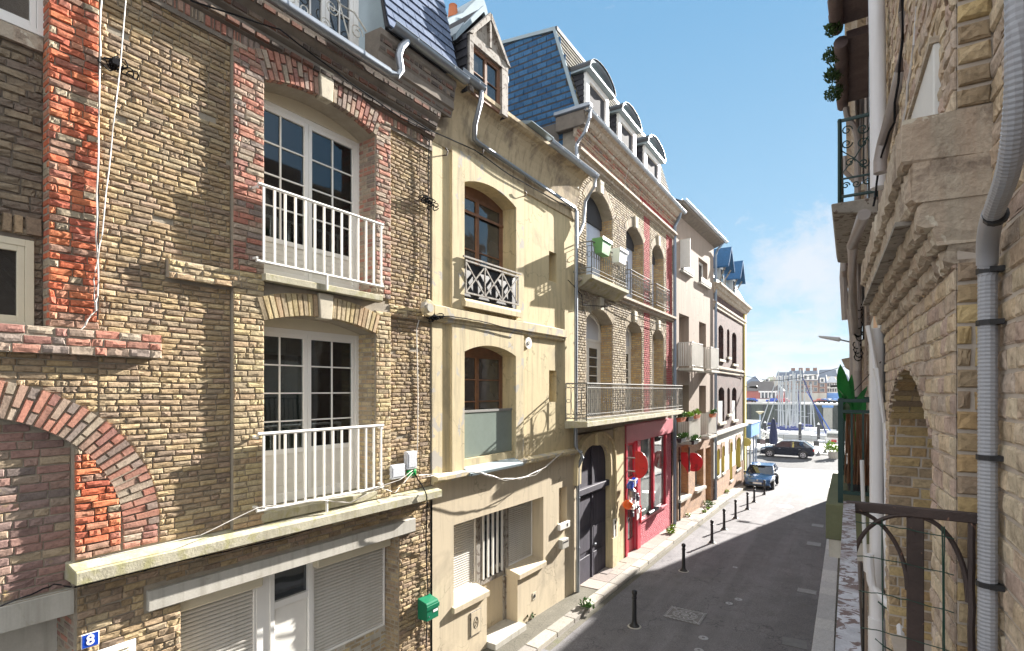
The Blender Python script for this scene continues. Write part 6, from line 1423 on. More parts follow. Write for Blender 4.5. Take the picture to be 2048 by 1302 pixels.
# mouldings and slab (chipped stone)
def rough(o, amt, seed=1):
    rr = random.Random(seed)
    for q in o.data.vertices: q.co += Vector(((rr.random()-.5)*amt, (rr.random()-.5)*amt, (rr.random()-.5)*amt))
def mould(z0, z1, n, s0=-.0, name='moulding', k=56, mt='cornstone', ext=.0, seed=1, amt=.022):
    mb = MB(FR); S_ = [s0-ext+(3.12+ext)*i/k for i in range(k+1)]
    for a, b in zip(S_, S_[1:]): mb.box(a, b-.003 if 0 else b, -.118, n, z0, z1)
    # merge by building as one loft
    mb = MB(FR); pr = [(-.2, z0), (n-.02, z0), (n, z0+.015), (n, z1-.015), (n-.01, z1), (-.2, z1)]
    rows = [[mb.P(a, q[0], q[1]) for q in pr] for a in S_]
    for A, B in zip(rows, rows[1:]):
        for i in range(len(pr)): mb.f.append([A[i], A[(i+1) % 6], B[(i+1) % 6], B[i]])
    mb.f.append(rows[0][::-1]); mb.f.append(rows[-1])
    o = mb.build(name, mt, r1); rough(o, amt, seed); return o
mould(6.67, 6.86, .19, ext=.02, name='balcony_slab', seed=2, amt=.02); mould(6.50, 6.67, .16, ext=.014, name='slab_fascia', seed=9, amt=.02); mould(6.40, 6.50, .125, ext=.015, seed=3); mould(6.31, 6.40, .075, ext=.01, seed=4); mould(6.22, 6.31, .035, ext=.006, seed=5)
mb = MB(FR)
for i in range(16): mb.box(.25+i*.175, .25+i*.175+.165, .12, .185, 6.478, 6.499)
mb.build('underside_board', 'greywood', r1)
if 0: mb = MB(FR); mb.hexa([(-.24, -.12, 6.52), (0, -.12, 6.52), (0, .0, 6.52), (-.24, -.02, 6.52), (-.24, -.12, 6.84), (0, -.12, 6.84), (0, .0, 6.84), (-.24, -.02, 6.84)]); mb.build('slab_return', 'cornstone', r1)
MB(FR).box(.30, 3.05, -.1, .035, 6.865, 7.33).build('parapet', 'rwhite', r1, bevel=.006)
MB(FR).box(.295, 3.06, -.1, .05, 7.33, 7.36).build('parapet_cap', 'cornstone', r1)
MB(FR).box(-2.6, 3.1, -6, -.76, -.3, 12.8).build('building_body', 'cavity', r1)
MB(FR).box(.6, 2.9, -.80, -.745, 3.5, 5.9).build('recess_window', 'glass', r1)
# our balcony: peeling handrail, cross rail, post, arcs
bal = thing('balcony_railing', (0.2, 2.75, 4.1), 'peeling rusty iron balcony railing with interlaced arcs and wire, right foreground', 'railing')
zr = 5.20; yc = 2.75
mb = MB(); pts = [(-.022, .7+.08*i) for i in range(27)]
for i in range(26):
    y0, y1 = .70+(yc-.68)*i/26, .70+(yc-.68)*(i+1)/26; j0, j1 = (R.random()-.5)*.0, 0
    mb.box(-.024, .018, y0, y1+.0005, zr-.012, zr+.004)
mb.build('handrail', 'peelwhite', bal)
mb = MB(); mb.box(-.015, .47, yc-.012, yc+.012, zr-.030, zr+.012); mb.build('cross_rail', 'peelrail', bal, bevel=.004)
MB().box(.200, .258, yc-.006, yc+.014, 4.0, zr-.03).build('flat_post', 'peelrail', bal, bevel=.003)
MB().tube(wig([(.405, yc, 4.0), (.408, yc, zr-.03)], .004, 14), .013, 6).build('thin_post', 'peelrail', bal); MB().tube(wig([(.0, yc, 4.0), (.0, yc, zr)], .003, 14), .010, 6).build('thin_post', 'peelrail', bal); MB().tube([(0, 1.4, zr), (0, 1.4, 4.0)], .010, 6).build('thin_post', 'peelrail', bal)
mb = MB()
def arcq(x0, z0, x1, z1, t, d=1):   # quarter ellipse from (x0,z0) rising/falling to (x1,z1); vertical at the low end
    P = []
    for i in range(13):
        a = pi/2*i/12
        if d > 0: P.append((x1+(x0-x1)*cos(a), yc-.004, z0+(z1-z0)*sin(a)))
        else: P.append((x0+(x1-x0)*sin(a), yc+.006, z1+(z0-z1)*cos(a)))
    MB().tube(P, t, 6).build('arc', 'peelrail', bal)
arcq(.012, 4.93, .205, zr-.025, .0095, 1); arcq(.01, zr-.03, .203, 4.86, .0095, -1); arcq(.245, zr-.03, .398, 4.85, .0105, -1); arcq(.26, 4.55, .40, 4.62, .008, 1)
mb = MB()
for z in (zr-.075, zr-.22, zr-.37, zr-.53): mb.tube(wig([(.0, yc-.02, z), (.10, yc-.025, z+.004), (.2, yc-.02, z-.004), (.35, yc-.03, z-.02)], .006, 4), .0022, 4)
for x in (.006, .018, .115, .315, .32): mb.tube(wig([(x, yc-.02, zr-.05), (x+.004, yc-.02, 4.2)], .003, 6), .0024, 4)
for k in range(4): mb.tube(wig([(.0, 1.3+.3*k, zr-.02), (.005, 1.3+.3*k, 4.2)], .004, 5), .0022, 4)
mb.tube([(.09, yc-.03, 4.64), (.12, yc-.04, 4.62), (.15, yc-.02, 4.60)], .003, 4); mb.tube([(.10, yc-.03, 4.80), (.13, yc-.04, 4.78)], .003, 4)
mb.build('garden_wire', 'greenwire' if 'greenwire' in M else M.setdefault('greenwire', mat('green_wire', (.02, .06, .045), .4, .1)), bal)
# ribbed conduit
cdt = thing('conduit', (.45, 2.7, 4.2), 'thick ribbed grey conduit strapped to the near brick corner', 'conduit')
cp = [(.447, 2.70, 3.9), (.447, 2.70, 6.12)]
path = []
for i in range(300): path.append((.447, 2.70, 3.9+i*(2.22/299)))
def bez(p0, p1, p2, p3, k):
    return [tuple((1-t)**3*p0[i]+3*(1-t)**2*t*p1[i]+3*(1-t)*t*t*p2[i]+t**3*p3[i] for i in range(3)) for t in [q/k for q in range(k+1)]]
path += bez((.447, 2.70, 6.13), (.44, 2.69, 6.30), (.42, 2.5, 6.30), (.405, 2.25, 6.33), 60)[1:]
path += bez((.405, 2.25, 6.33), (.395, 2.02, 6.36), (.39, 1.93, 6.50), (.385, 1.955, 6.9), 90)[1:]
path += [(.385, 1.955, 6.9+.008*i) for i in range(1, 40)]
MB().tube(path, [.031 if (i//1) % 2 else .0292 for i in range(len(path))], 12).build('ribbed_tube', 'pvcgrey', cdt, smooth=False)
MB().tube(bez((.447, 2.70, 6.13), (.44, 2.69, 6.30), (.42, 2.5, 6.30), (.405, 2.25, 6.33), 16)[2:13], .0335, 14).build('smooth_elbow', 'pvcgrey', cdt, smooth=True)
mb = MB()
for z in (6.21 if 0 else 6.16, 5.96, 5.44, 4.95): mb.tube([(.447, 2.70, z-.010), (.447, 2.70, z+.010)], .036, 12); mb.box(.447, .49, 2.66, 2.70, z-.010, z+.010)
mb.tube([(.425, 2.44, 6.30), (.422, 2.42, 6.305)], .036, 12); mb.tube([(.385, 1.955, 6.98), (.385, 1.955, 7.0)], .037, 12)
mb.build('strap', 'iron', cdt)
# pipes on the right side
tag(MB().tube([(.215, 6.02, 3.9-4.2), (.215, 6.02, 3.55)], .072, 14).tube([(.215, 6.02, 3.5), (.215, 6.02, 6.28)], .060, 14).build('downpipe', 'pvcwhite', None, smooth=True), 'thick white plastic downpipe beside the arched brick recess', 'downpipe')
tag(MB().tube([(.14, 5.93, 6.3), (.20, 5.88, 5.9), (.27, 5.86, 5.4), (.285, 5.86, 4.6), (.27, 5.86, 4.45), (.285, 5.86, 4.2), (.285, 5.86, 3.9)], .022, 8).build('waste_pipe', 'pvcwhite', None, smooth=True), 'thin white waste pipe bending beside the thick white downpipe', 'pipe')
tag(MB().tube(bez((.15, 5.8, 4.2), (.16, 5.8, 3.8), (.17, 5.8, 3.95), (.30, 5.7, 3.78), 10)+bez((.30, 5.7, 3.78), (.38, 5.6, 3.72), (.37, 5.6, 3.6), (.36, 5.6, 3.1), 8)[1:], .035, 8).build('waste_pipe', 'pvcwhite', None, smooth=True), 'white curved waste pipe low behind the balcony railing', 'pipe')
tag(MB().tube([(.10, 6.3, 5.0), (.13, 6.3, 3.9), (.2, 6.3, 3.85)], .018, 8).build('waste_pipe', 'pvcwhite', None, smooth=True), 'slim pale pipe left of the thick white downpipe', 'pipe')
tag(MB().tube([(.185, 5.55, 9.8), (.20, 5.5, 8.6), (.205, 5.45, 7.42)], .060, 14).build('downpipe', 'pvcwhite', None, smooth=True), 'thick lilac-white downpipe on the upper wall', 'downpipe')
tag(MB().tube([(.33, 4.5, 9.3), (.325, 4.5, 8.3), (.31, 4.6, 7.95), (.22, 5.0, 7.62), (.20, 5.02, 7.5), (.2, 5.02, 7.40)], .046, 12).build('waste_pipe', 'pipebrown', None, smooth=True), 'brown-grey pipe slanting down across the white pipe on the upper wall', 'pipe')
tag(MB().tube([(.10, 5.4, 7.20), (.02, 6.4, 7.18), (.03, 8.2, 7.0), (.06, 9.8, 6.6)], .05, 10).build('pipe', 'pipebrown', None, smooth=True), 'dark pipe running along under the iron balcony', 'pipe')
cable('cable', WORLD, [(.30, 4.3, 9.3), (.29, 4.3, 8.0), (.26, 4.6, 7.6), (.2, 5.0, 7.5), (.16, 5.2, 7.2)], .012, 'black cable strapped along the brown pipe', 'cable')
cable('cable', WORLD, [(.36, 3.3, 9.0), (.345, 3.6, 8.4), (.33, 4.0, 7.8), (.30, 4.4, 7.5), (.29, 4.7, 7.3)], .012, 'lilac cable running down right of the brown pipe', 'pvcwhite')
cable('cable', WORLD, [(.24, 5.9, 5.96), (.0, 8.6, 5.62), (-.0, 9.6, 5.60)], .006, 'thin black wire from the slab to the far pipes', 'cable', amt=0)
# ---------------- second building: cream wall, iron balcony, green balcony
r2 = thing('cream_building', (.3, 8, 0), 'cream and peach rendered building with green and black balconies on the right', 'building')
MB().box(.24, 6, 6.08, 9.7, -.4, 6.6).build('lower_wall', 'rwhite', r2); MB().box(.235, .24, 6.6, 7.6, 3.9, 6.58).build('peach_panel', 'rorange', r2)
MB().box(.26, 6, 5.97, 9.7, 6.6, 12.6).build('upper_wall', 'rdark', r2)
for i, z in enumerate((7.9, 8.9, 9.6)): pass
mb = MB(); mb.box(.20, .27, 7.6, 8.6, 7.8, 9.9); mb.build('upper_window_frame', 'greywood', r2); mb = MB(); mb.box(.19, .2, 7.7, 8.5, 7.9, 9.8); mb.build('upper_window_pane', 'glass', r2)
sb = MB().hexa([(-.16, 6.95, 7.70), (.26, 6.95, 7.62), (.26, 9.7, 7.62), (-.16, 9.7, 7.70), (-.18, 6.93, 7.80), (.26, 6.93, 7.80), (.26, 9.7, 7.80), (-.18, 9.7, 7.80)]).build('balcony_slab', 'slatedark' if 0 else 'greywood', r2, bevel=.01)
ib = MB(); nn = 7.0
ib.tube([(.25, nn, 8.74), (-.10, nn, 8.74), (-.10, 9.65, 8.74)], .022, 6); ib.tube([(.25, nn, 7.88), (-.10, nn, 7.88), (-.10, 9.65, 7.88)], .018, 6); ib.tube([(.25, nn, 8.08), (-.10, nn, 8.08), (-.10, 9.65, 8.08)], .012, 6)
for q in ((-.10, nn), (.24, nn), (-.10, 9.65)): ib.tube([(q[0], q[1], 7.8), (q[0], q[1], 8.76)], .02, 6)
for k in range(12): y = nn+2.65*k/12; ib.tube([(-.10, y, 7.88), (-.10, y, 8.74)], .010, 5)
fz = Fr((0, nn), (1, 0), (0, 1))
sc_ = MB(fz)
for x, z, r_, d in ((-.03, 8.62, .055, 1), (.12, 8.60, .06, -1), (-.03, 8.47, .055, -1), (.12, 8.44, .06, 1), (.0, 8.25, .05, 1), (.13, 8.22, .055, -1), (-.04, 8.0, .04, 1), (.06, 8.0, .04, -1), (.16, 8.0, .04, 1)): scroll(sc_, x, 0, z, r_, d=d, t=.007, turn=1.3)
sc_.tube([(-.08, 0, 8.4), (.03, 0, 8.3), (.15, 0, 8.15)], .007, 5); sc_.tube([(-.07, 0, 8.15), (.05, 0, 8.3), (.17, 0, 8.5)], .007, 5)
for i in (ib,): i.build('iron_railing', 'greenrail', sb, smooth=True)
sc_.build('scrollwork', 'greenrail', sb, smooth=True)
# green balcony
gs = MB().box(-.23, .26, 6.9, 9.5, 4.02, 4.42).build('mossy_slab', 'olive' if 'olive' in M else M.setdefault('olive', mat('olive_concrete', (.13, .14, .08), .9, .2, 2, 30, .004, .5)), r2, bevel=.01)
MB().box(-.20, .26, 6.92, 9.5, 3.82, 4.02).build('slab_base', 'concrete', r2)
gb = MB()
for y in (7.05, 9.4): gb.box(-.115, -.065, y-.025, y+.025, 4.42, 5.60)
gb.box(.20, .235, 7.03, 7.06, 4.42, 5.60)
for z, h in ((5.56, .04), (5.44, .035)): gb.box(-.09, .24, 7.03, 7.07, z, z+h); gb.box(-.115, -.065, 7.05, 9.4, z, z+h)
gb.box(-.09, .24, 7.035, 7.065, 4.52, 4.56); gb.box(-.10, -.08, 7.05, 9.4, 4.52, 4.56); gb.box(-.09, .24, 9.38, 9.42, 5.56, 5.6); gb.box(-.09, .24, 9.38, 9.42, 4.52, 4.56)
for k in range(1, 3): x = -.09+.32*k/3; gb.box(x-.010, x+.010, 7.04, 7.06, 4.54, 5.45)
for k in range(1, 16): y = 7.05+2.35*k/16; gb.box(-.10, -.08, y-.01, y+.01, 4.54, 5.45)
gb.build('green_railing', 'greenrail', r2)
mb = MB()
for k in range(46):
    x = -.05+R.random()*.27; mb.tube(wig([(x, 7.3+R.random()*.1, 4.6), (x+.01, 7.32, 5.42)], .02, 4), .006, 4)
mb.build('reed_screen', 'wood', r2)
bp = thing('potted_plant', (.08, 7.9, 4.42), 'big-leaved green plant on the green balcony', 'plant')
MB().lathe((.08, 8.0, 4.42), [(.10, 0), (.14, .3), (.15, .32)], 12).build('pot', 'batten', bp)
mb = MB()
def bleaf(mb, base, tip, wdt, bend, side):
    b, t = Vector(base), Vector(tip); ax = t-b; L_ = ax.length; K = 8; s = Vector(side).normalized(); up = ax.cross(s).normalized()
    rows = []
    for i in range(K+1):
        u = i/K; w_ = wdt*sin(pi*min(1, .08+u*.92))**.7*(1 if u < .97 else .3); c = b+ax*u+up*bend*sin(pi*u)
        rows.append([len(mb.v)+k for k in range(3)]); mb.v += [c-s*w_+up*w_*.25, c, c+s*w_+up*w_*.25]
    for A, B in zip(rows, rows[1:]): mb.f += [[A[0], A[1], B[1], B[0]], [A[1], A[2], B[2], B[1]]]
for bs_, tp, wd_, bd_, sd_ in (((.02, 7.9, 5.3), (-.10, 7.6, 6.02), .075, .06, (1, .3, 0)), ((.02, 7.9, 5.3), (-.15, 7.5, 5.74), .06, .05, (.6, 0, -.6)), ((.05, 7.9, 5.3), (.18, 7.7, 5.75), .05, .05, (.8, .2, .3)), ((.05, 8, 5.3), (.16, 8.1, 5.6), .07, .05, (1, 0, -.3)), ((0, 7.9, 5.3), (-.06, 7.7, 5.65), .07, .05, (1, .2, .2)), ((.03, 8, 5.2), (.02, 7.8, 5.9), .06, .04, (1, .5, 0)), ((.0, 7.9, 5.25), (-.04, 7.2, 5.55), .05, .05, (1, 0, .4))): bleaf(mb, bs_, tp, wd_, bd_, sd_)
mb.build('leaf_blade', 'leafdark', bp, smooth=True)
mb = MB(); mb.tube([(.06, 8, 4.7), (.03, 7.9, 5.4)], .025, 6); mb.build('stem', 'leaf', bp)
# eaves with old tiles and moss
ev = MB(); 
for y0, y1, x0, z0 in ((6.3, 8.1, -.17, 10.45), (8.1, 9.9, -.12, 10.25)):
    ev.box(x0+.08, .4, y0, y1, z0+.02, z0+.12)
    k = int((y1-y0)/.28)
    for i in range(k): yy = y0+i*(y1-y0)/k; ev.tube([(x0+.02, yy, z0), (x0+.02, yy+(y1-y0)/k*1.05, z0-.02)], [.085, .075], 10)
ev.build('tiled_eave', 'tile', r2, smooth=True)
mb = MB()
for c_, r_, n_ in (((-.18, 6.5, 10.58), .17, 600), ((-.24, 6.7, 10.48), .12, 350), ((-.18, 7.9, 10.34), .10, 260), ((-.19, 8.35, 10.24), .13, 420), ((-.2, 8.7, 10.15), .12, 380), ((-.2, 9.1, 10.08), .12, 380), ((-.17, 6.95, 10.6), .12, 300)): leafclump(mb, c_, r_, n_, .035, .9)
tag(mb.build('moss_tuft', 'moss', None), 'dark moss growing out of the tiled eave at the top right', 'moss')
tag(MB().tube([(-.14, 6.6, 10.25), (-.08, 6.5, 10.12), (.02, 6.45, 10.15), (.06, 6.4, 10.5)], .05, 10).build('eave_pipe', 'pvcwhite', None, smooth=True), 'white pipe elbow hooked under the mossy eave', 'pipe')
tag(MB().tube(bez((-.05, 9.7, 10.1), (-.05, 9.7, 9.8), (.10, 9.7, 9.9), (.10, 9.75, 9.5), 10)+[(.10, 9.75, 7.9), (.10, 9.8, 6.0)], .045, 8).build('downpipe', 'pipebrown', None, smooth=True), 'brown downpipe with a swan neck behind the iron balcony', 'downpipe')
# ---------------- further buildings down the right side
def rblock(y0, y1, h, x, mt, lab, extra=0, z=-1.2):
    t = thing('terrace_house', (x+1, (y0+y1)/2, 0), lab, 'house', 'houses along the right side')
    MB().box(x, 9, y0, y1, z, h).build('wall', mt, t); mb = MB(); k = max(2, int((y1-y0)/3))
    fl = Fr((x, 0), (0, 1), (-1, 0))
    for i in range(k):
        for zz in (.4, 3.6, 6.6, 9.4):
            if zz+1.9 > h: continue
            yy = y0+(y1-y0)*(i+.5)/k; MB(fl).box(yy-.5, yy+.5, .0, .03, zz, zz+1.9).build('window', 'glass', t); MB(fl).box(yy-.6, yy+.6, .0, .10, zz-.12, zz-.002).build('window_sill', 'stone', t)
    MB(fl).extr([(0, h-.5), (.12, h-.45), (.2, h-.2), (.3, h-.1), (.3, h), (0, h)], y0, y1).build('cornice', 'cornstone', t)
    return t, fl
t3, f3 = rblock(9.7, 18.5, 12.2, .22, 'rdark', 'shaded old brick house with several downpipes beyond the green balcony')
t4, f4 = rblock(18.5, 29, 10.6, .16, 'rwhite', 'greyish rendered house behind the pipe stack on the right')
t5, f5 = rblock(29, 36.4, 10.2, .22, 'ebrick', 'dark brick house far down on the right side')
t6, f6 = rblock(36.4, 38.2, 10.6, .24, 'rwhite', 'low pale house before the last corner on the right')
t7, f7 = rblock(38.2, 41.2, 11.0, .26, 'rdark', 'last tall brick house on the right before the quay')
MB(f3).box(10.6, 12.0, .0, .28, 8.1, 8.9).build('roof_bay', 'tile', t3); MB(f3).tube([(13.2, .30, 8.9), (13.25, .34, 8.1), (13.3, .30, 7.2)], .07, 8).build('downpipe', 'pipebrown', t3)
tag(MB().tube([(.12, 10.0, 10.5), (.12, 10.0, 7.0), (.10, 10.1, 6.6), (.10, 10.1, -.1)], .062, 10).build('downpipe', 'pipebrown', None, smooth=True), 'purple-grey downpipe on the house beyond the green balcony', 'downpipe')
tag(MB().tube([(.02, 11.6, 9.0), (.0, 11.6, 7.2), (.04, 11.7, 6.7), (.04, 11.7, .1)], .05, 8).build('downpipe', 'pipebrown', None, smooth=True), 'second brown pipe farther along the right side', 'downpipe')
tag(MB(f3).tube([(16.5, .34, 11.9), (16.5, .34, 11.5), (16.6, .1, 11.2)], .06, 8).tube([(13.0, .33, 9.6), (13.0, .33, 8.2), (13.6, .30, 8.0)], .05, 8).build('downpipe', 'pipebrown', None), 'thin gutter pipe sticking out against the sky on the right', 'downpipe')
MB(f3).extr([(0, 5.9), (.30, 6.15), (.36, 6.3), (.1, 6.35), (0, 6.35)], 12.0, 12.6).build('stone_console', 'cornstone', t3)
t = thing('cable_knot', (.1, 9.95, 6.8), 'tangled cables where the pipes meet on the right', 'cable'); mb = MB()
for k in range(12):
    c_ = (.06+R.random()*.08, 9.8, 6.2+R.random()*.9); mb.tube([(c_[0]+.05*cos(2*pi*i/8), c_[1]-.05+.04*sin(i), c_[2]+.06*sin(2*pi*i/8)) for i in range(8)], .010, 4, closed=True)
mb.build('coil', 'cable', t)
lm = thing('street_lamp', (-.2, 14.5, 6.9), 'pale flat street-lamp head on the right wall against the sky', 'street lamp')
fz = Fr((0, 14.5), (1, 0), (0, 1)); MB(fz).hexa([(-.62, -.06, 6.95), (-.20, -.07, 6.83), (-.20, .07, 6.83), (-.62, .06, 6.95), (-.64, -.05, 7.0), (-.18, -.08, 6.93), (-.18, .08, 6.93), (-.64, .05, 7.0)]).build('lamp_head', 'greybox', lm, bevel=.02); MB(fz).tube([(-.2, 0, 6.88), (.05, 0, 6.8), (.2, 0, 6.7)], .02, 6).build('arm', 'zinc', lm)
# ================================================================ cars
M['carblue'] = mat('blue_grey_car_paint', (.035, .10, .24), .2, .02, metal=.3, b=0, coat=.8); M['carblack'] = mat('dark_navy_car_paint', (.015, .018, .030), .2, .02, metal=.2, b=0, coat=1)
M['tyre'] = mat('tyre_rubber', (.02, .02, .02), .8, .1); M['rim'] = mat('alloy_rim', (.55, .55, .56), .3, .05, metal=.8, b=0); M['carglass'] = glass('car_glass', (.02, .022, .03), .02, .0)
M['lamp'] = mat('lamp_glass', (.55, .57, .60), .1, .02, b=0, spec=.8); M['trim'] = mat('black_plastic', (.03, .03, .032), .5, .1)
def car(name, x, y, z, yaw, Ln, W, Hh, prof, belt, gh, label, paint, suv):
    """prof: side outline of the lower body (u forward 0..L from the nose, z);  gh: greenhouse corner points (u,z)"""
    t = thing(name, (x, y, z), label, 'car', 'parked cars')
    e = (cos(yaw), sin(yaw)); fr = Fr((x-e[0]*Ln/2, y-e[1]*Ln/2), e, (-e[1], e[0]))
    class F2(Fr):
        def W(s, a, n, zz): q = Fr.W(s, a, n, zz); q.z += z; return q
    fr.__class__ = F2
    hw = W/2; mb = MB(fr)
    # body as loft across the width: outer sections pulled in at the ends and sills
    ws = [(-1, .94), (-.93, 1), (-.5, 1), (0, 1), (.5, 1), (.93, 1), (1, .94)]
    secs = []
    for k, kk in ws:
        row = []
        for u, zz in prof:
            end = min(u, Ln-u); pull = max(0, .35-end)/.35
            row.append(mb.P(Ln/2+(u-Ln/2)*(1-(.012 if abs(k) > .95 else 0)), k*hw*(1-.16*pull*pull-(.02 if zz < .35 else 0)), zz-(0.03 if abs(k) > .95 and zz > .5 else 0)+(.03 if abs(k) < .1 and zz > .7 else 0)))
        secs.append(row)
    for A, B in zip(secs, secs[1:]):
        for i in range(len(prof)): mb.f.append([A[i], A[(i+1) % len(prof)], B[(i+1) % len(prof)], B[i]])
    mb.f.append(secs[0][::-1]); mb.f.append(secs[-1])
    body = mb.build('body', paint, t, smooth=True)
    # greenhouse: base 4 pts at belt, roof inset
    (u0, z0), (u1, z1), (u2, z2), (u3, z3) = gh
    top = .80; mb = MB(fr); b_ = .965
    def ring(u, zz, k): return [mb.P(u, -hw*k, zz), mb.P(u, hw*k, zz)]
    A = ring(u0, z0, b_); B = ring(u1, z1, top); um = (u1+u2)/2; Bm = ring(um, max(z1, z2)+.03, top+.01); C_ = ring(u2, z2, top); D = ring(u3, z3, b_)
    mb.f += [[A[0], A[1], B[1], B[0]], [C_[0], C_[1], D[1], D[0]], [A[0], B[0], Bm[0], C_[0], D[0]], [A[1], D[1], C_[1], Bm[1], B[1]]]
    mb.build('window_band', 'carglass', body)
    mb = MB(fr); th_ = .03; R1_ = [(u1-.05, z1-.01), (um, max(z1, z2)+.035), (u2+.06, z2-.01)]
    for (p, q) in zip(R1_, R1_[1:]): mb.hexa([(p[0], -hw*(top+.015), p[1]), (q[0], -hw*(top+.015), q[1]), (q[0], hw*(top+.015), q[1]), (p[0], hw*(top+.015), p[1]), (p[0], -hw*(top-.02), p[1]+th_), (q[0], -hw*(top-.02), q[1]+th_), (q[0], hw*(top-.02), q[1]+th_), (p[0], hw*(top-.02), p[1]+th_)])
    mb.build('roof', paint, body, smooth=True)
    mb = MB(fr)
    for s in (-1, 1):
        for (ua, za, ka), (ub, zb, kb) in (((u0, z0, b_), (u1, z1, top)), ((u3, z3, b_), (u2, z2, top)), (((u0+u3)/2-.05, (z0+z3)/2, b_+.004), (um-.05, max(z1, z2)+.02, top+.012)), ((u3-.62, z3, b_+.004), (u2-.45, z2, top+.012))):
            mb.tube([(ua, s*hw*ka, za), (ub, s*hw*kb, zb)], .032, 5)
    mb.build('window_pillar', paint, body)
    wr = .36 if suv else .31
    for u in (Ln*.185, Ln*.80):
        for s in (-1, 1):
            # dark arch + tyre + rim
            mb = MB(fr); mb.disc((u, s*(hw-.06), wr+.02), wr+.07, .12, 22); mb.build('wheel_arch', 'trim', body)
            mb = MB(fr); mb.disc((u, s*(hw-.05), wr), wr, .20, 26); wh = mb.build('wheel', 'tyre', t, bevel=.02)
            mb = MB(fr); mb.disc((u, s*(hw+.045), wr), wr*.70, .02, 22); 
            mb.build('rim', 'rim', wh)
            mb = MB(fr)
            for k in range(5):
                a = 2*pi*k/5+.3; r0, r1 = wr*.22, wr*.62; P_ = [(u+r*cos(a+d), wr+r*sin(a+d)) for r, d in ((r0, -.25), (r1, -.33), (r1, .33), (r0, .25))]
                mb.prism(P_, s*(hw+.052), s*(hw+.058))
            mb.build('rim_gap', 'tyre', wh)
    for s in (-1, 1):
        MB(fr).hexa([(.02, s*hw*.52, prof[3][1]-.20), (.02, s*hw*.86, prof[3][1]-.19), (.45, s*hw*1.0, prof[3][1]-.08), (.35, s*hw*.6, prof[3][1]-.12), (.06, s*hw*.52, prof[3][1]-.06), (.10, s*hw*.86, prof[3][1]-.04), (.50, s*hw*1.0, prof[3][1]+.02), (.38, s*hw*.6, prof[3][1]+.03)]).build('headlight', 'lamp', body, bevel=.01)
        MB(fr).box(Ln-.12, Ln-.0, s*hw*.62 if s > 0 else -hw*.92, s*hw*.92 if s > 0 else -hw*.62, .78, .95).build('tail_light', 'signred', body, bevel=.01)
        MB(fr).hexa([(u0+.15, s*hw*.98, z0-.02), (u0+.35, s*hw*.98, z0-.02), (u0+.33, s*(hw+.16), z0+.0), (u0+.2, s*(hw+.16), z0), (u0+.15, s*hw*.98, z0+.1), (u0+.35, s*hw*.98, z0+.1), (u0+.33, s*(hw+.16), z0+.13), (u0+.2, s*(hw+.16), z0+.13)]).build('side_mirror', 'trim' if not suv else paint, body, bevel=.02)
        mb = MB(fr)
        for uu in (u0+.55, (u0+u3)/2+.55): mb.box(uu, uu+.16, s*hw-.0 if s > 0 else -hw-.02, s*hw+.02 if s > 0 else -hw, z0-.14, z0-.11)
        mb.build('door_handle', 'zinc' if suv else paint, body)
    mb = MB(fr); mb.box(-.02, .06, -hw*.55, hw*.55, prof[1][1]+.02 if 0 else .38, .50); mb.box(-.03, .04, -hw*.88, hw*.88, .22, .34); mb.build('grille', 'trim', body, bevel=.01)
    MB(fr).box(-.035, -.02, -.26, .26, .40, .51).build('number_plate', 'plateWhite', body)
    MB(fr).box(-.03, -.005, -.05, .05, .60, .70).build('badge', 'rim', body, bevel=.01)
    return t
hp = [(.12, .20), (0, .30), (0, .50), (.06, .70), (.45, .82), (1.05, .93), (3.9, .98), (4.12, .85), (4.15, .35), (4.0, .20)]
car('hatchback', -5.06, 39.35, zg(38.5)-.0, pi/2, 4.15, 1.74, 1.44, hp, .95, [(1.0, .91), (1.75, 1.40), (3.2, 1.42), (3.95, .96)], 'blue-grey hatchback parked nose toward us at the end of the street', 'carblue', False)
sp_ = [(.15, .26), (0, .38), (0, .65), (.08, .84), (.6, .98), (1.25, 1.06), (4.5, 1.12), (4.72, .95), (4.76, .42), (4.6, .26)]
car('suv', -5.24, 58.8, -.966, 0.0, 4.76, 1.88, 1.70, sp_, 1.08, [(1.15, 1.04), (2.0, 1.60), (3.9, 1.62), (4.62, 1.10)], 'dark navy estate car with pale roof glare parked across the quay road', 'carblack', True)
# ================================================================ overhead wire and small lamps at the corner
def ptY(x, y, Y):
    d = ray(x, y); t = Y/d[1]; return (t*d[0], Y, EYE+t*d[2])
tag(MB().tube([ptY(1428, 737, 33)]+[ptY(x, y, 40) for x, y in ((1490, 752), (1530, 760), (1560, 761), (1595, 757), (1630, 750), (1672, 737))]+[(.3, 41, ptY(1672, 737, 40)[2]+.3)], .018, 5).build('overhead_wire', 'cable', None), 'sagging black wire strung across the end of the street', 'wire')
for x, y, dr, lb in ((1507, 774, -1, 'black floodlight on an arm at the corner brick house'), (1670, 772, 1, 'black floodlight on the right before the quay')):
    p = ptY(x, y, 40.5); t = thing('floodlight', p, lb, 'floodlight'); MB().hexa([(p[0]-.28, p[1]-.12, p[2]-.08-dr*.03), (p[0]+.28, p[1]-.12, p[2]-.08+dr*.03), (p[0]+.28, p[1]+.12, p[2]-.06), (p[0]-.28, p[1]+.12, p[2]-.06), (p[0]-.24, p[1]-.1, p[2]+.06), (p[0]+.26, p[1]-.1, p[2]+.08), (p[0]+.26, p[1]+.1, p[2]+.1), (p[0]-.24, p[1]+.1, p[2]+.08)]).build('lamp_head', 'iron', t, bevel=.03)
    MB().tube([p, (p[0]+dr*.9, p[1]-.1, p[2]+.05)], .03, 6).build('arm', 'zinc', t)
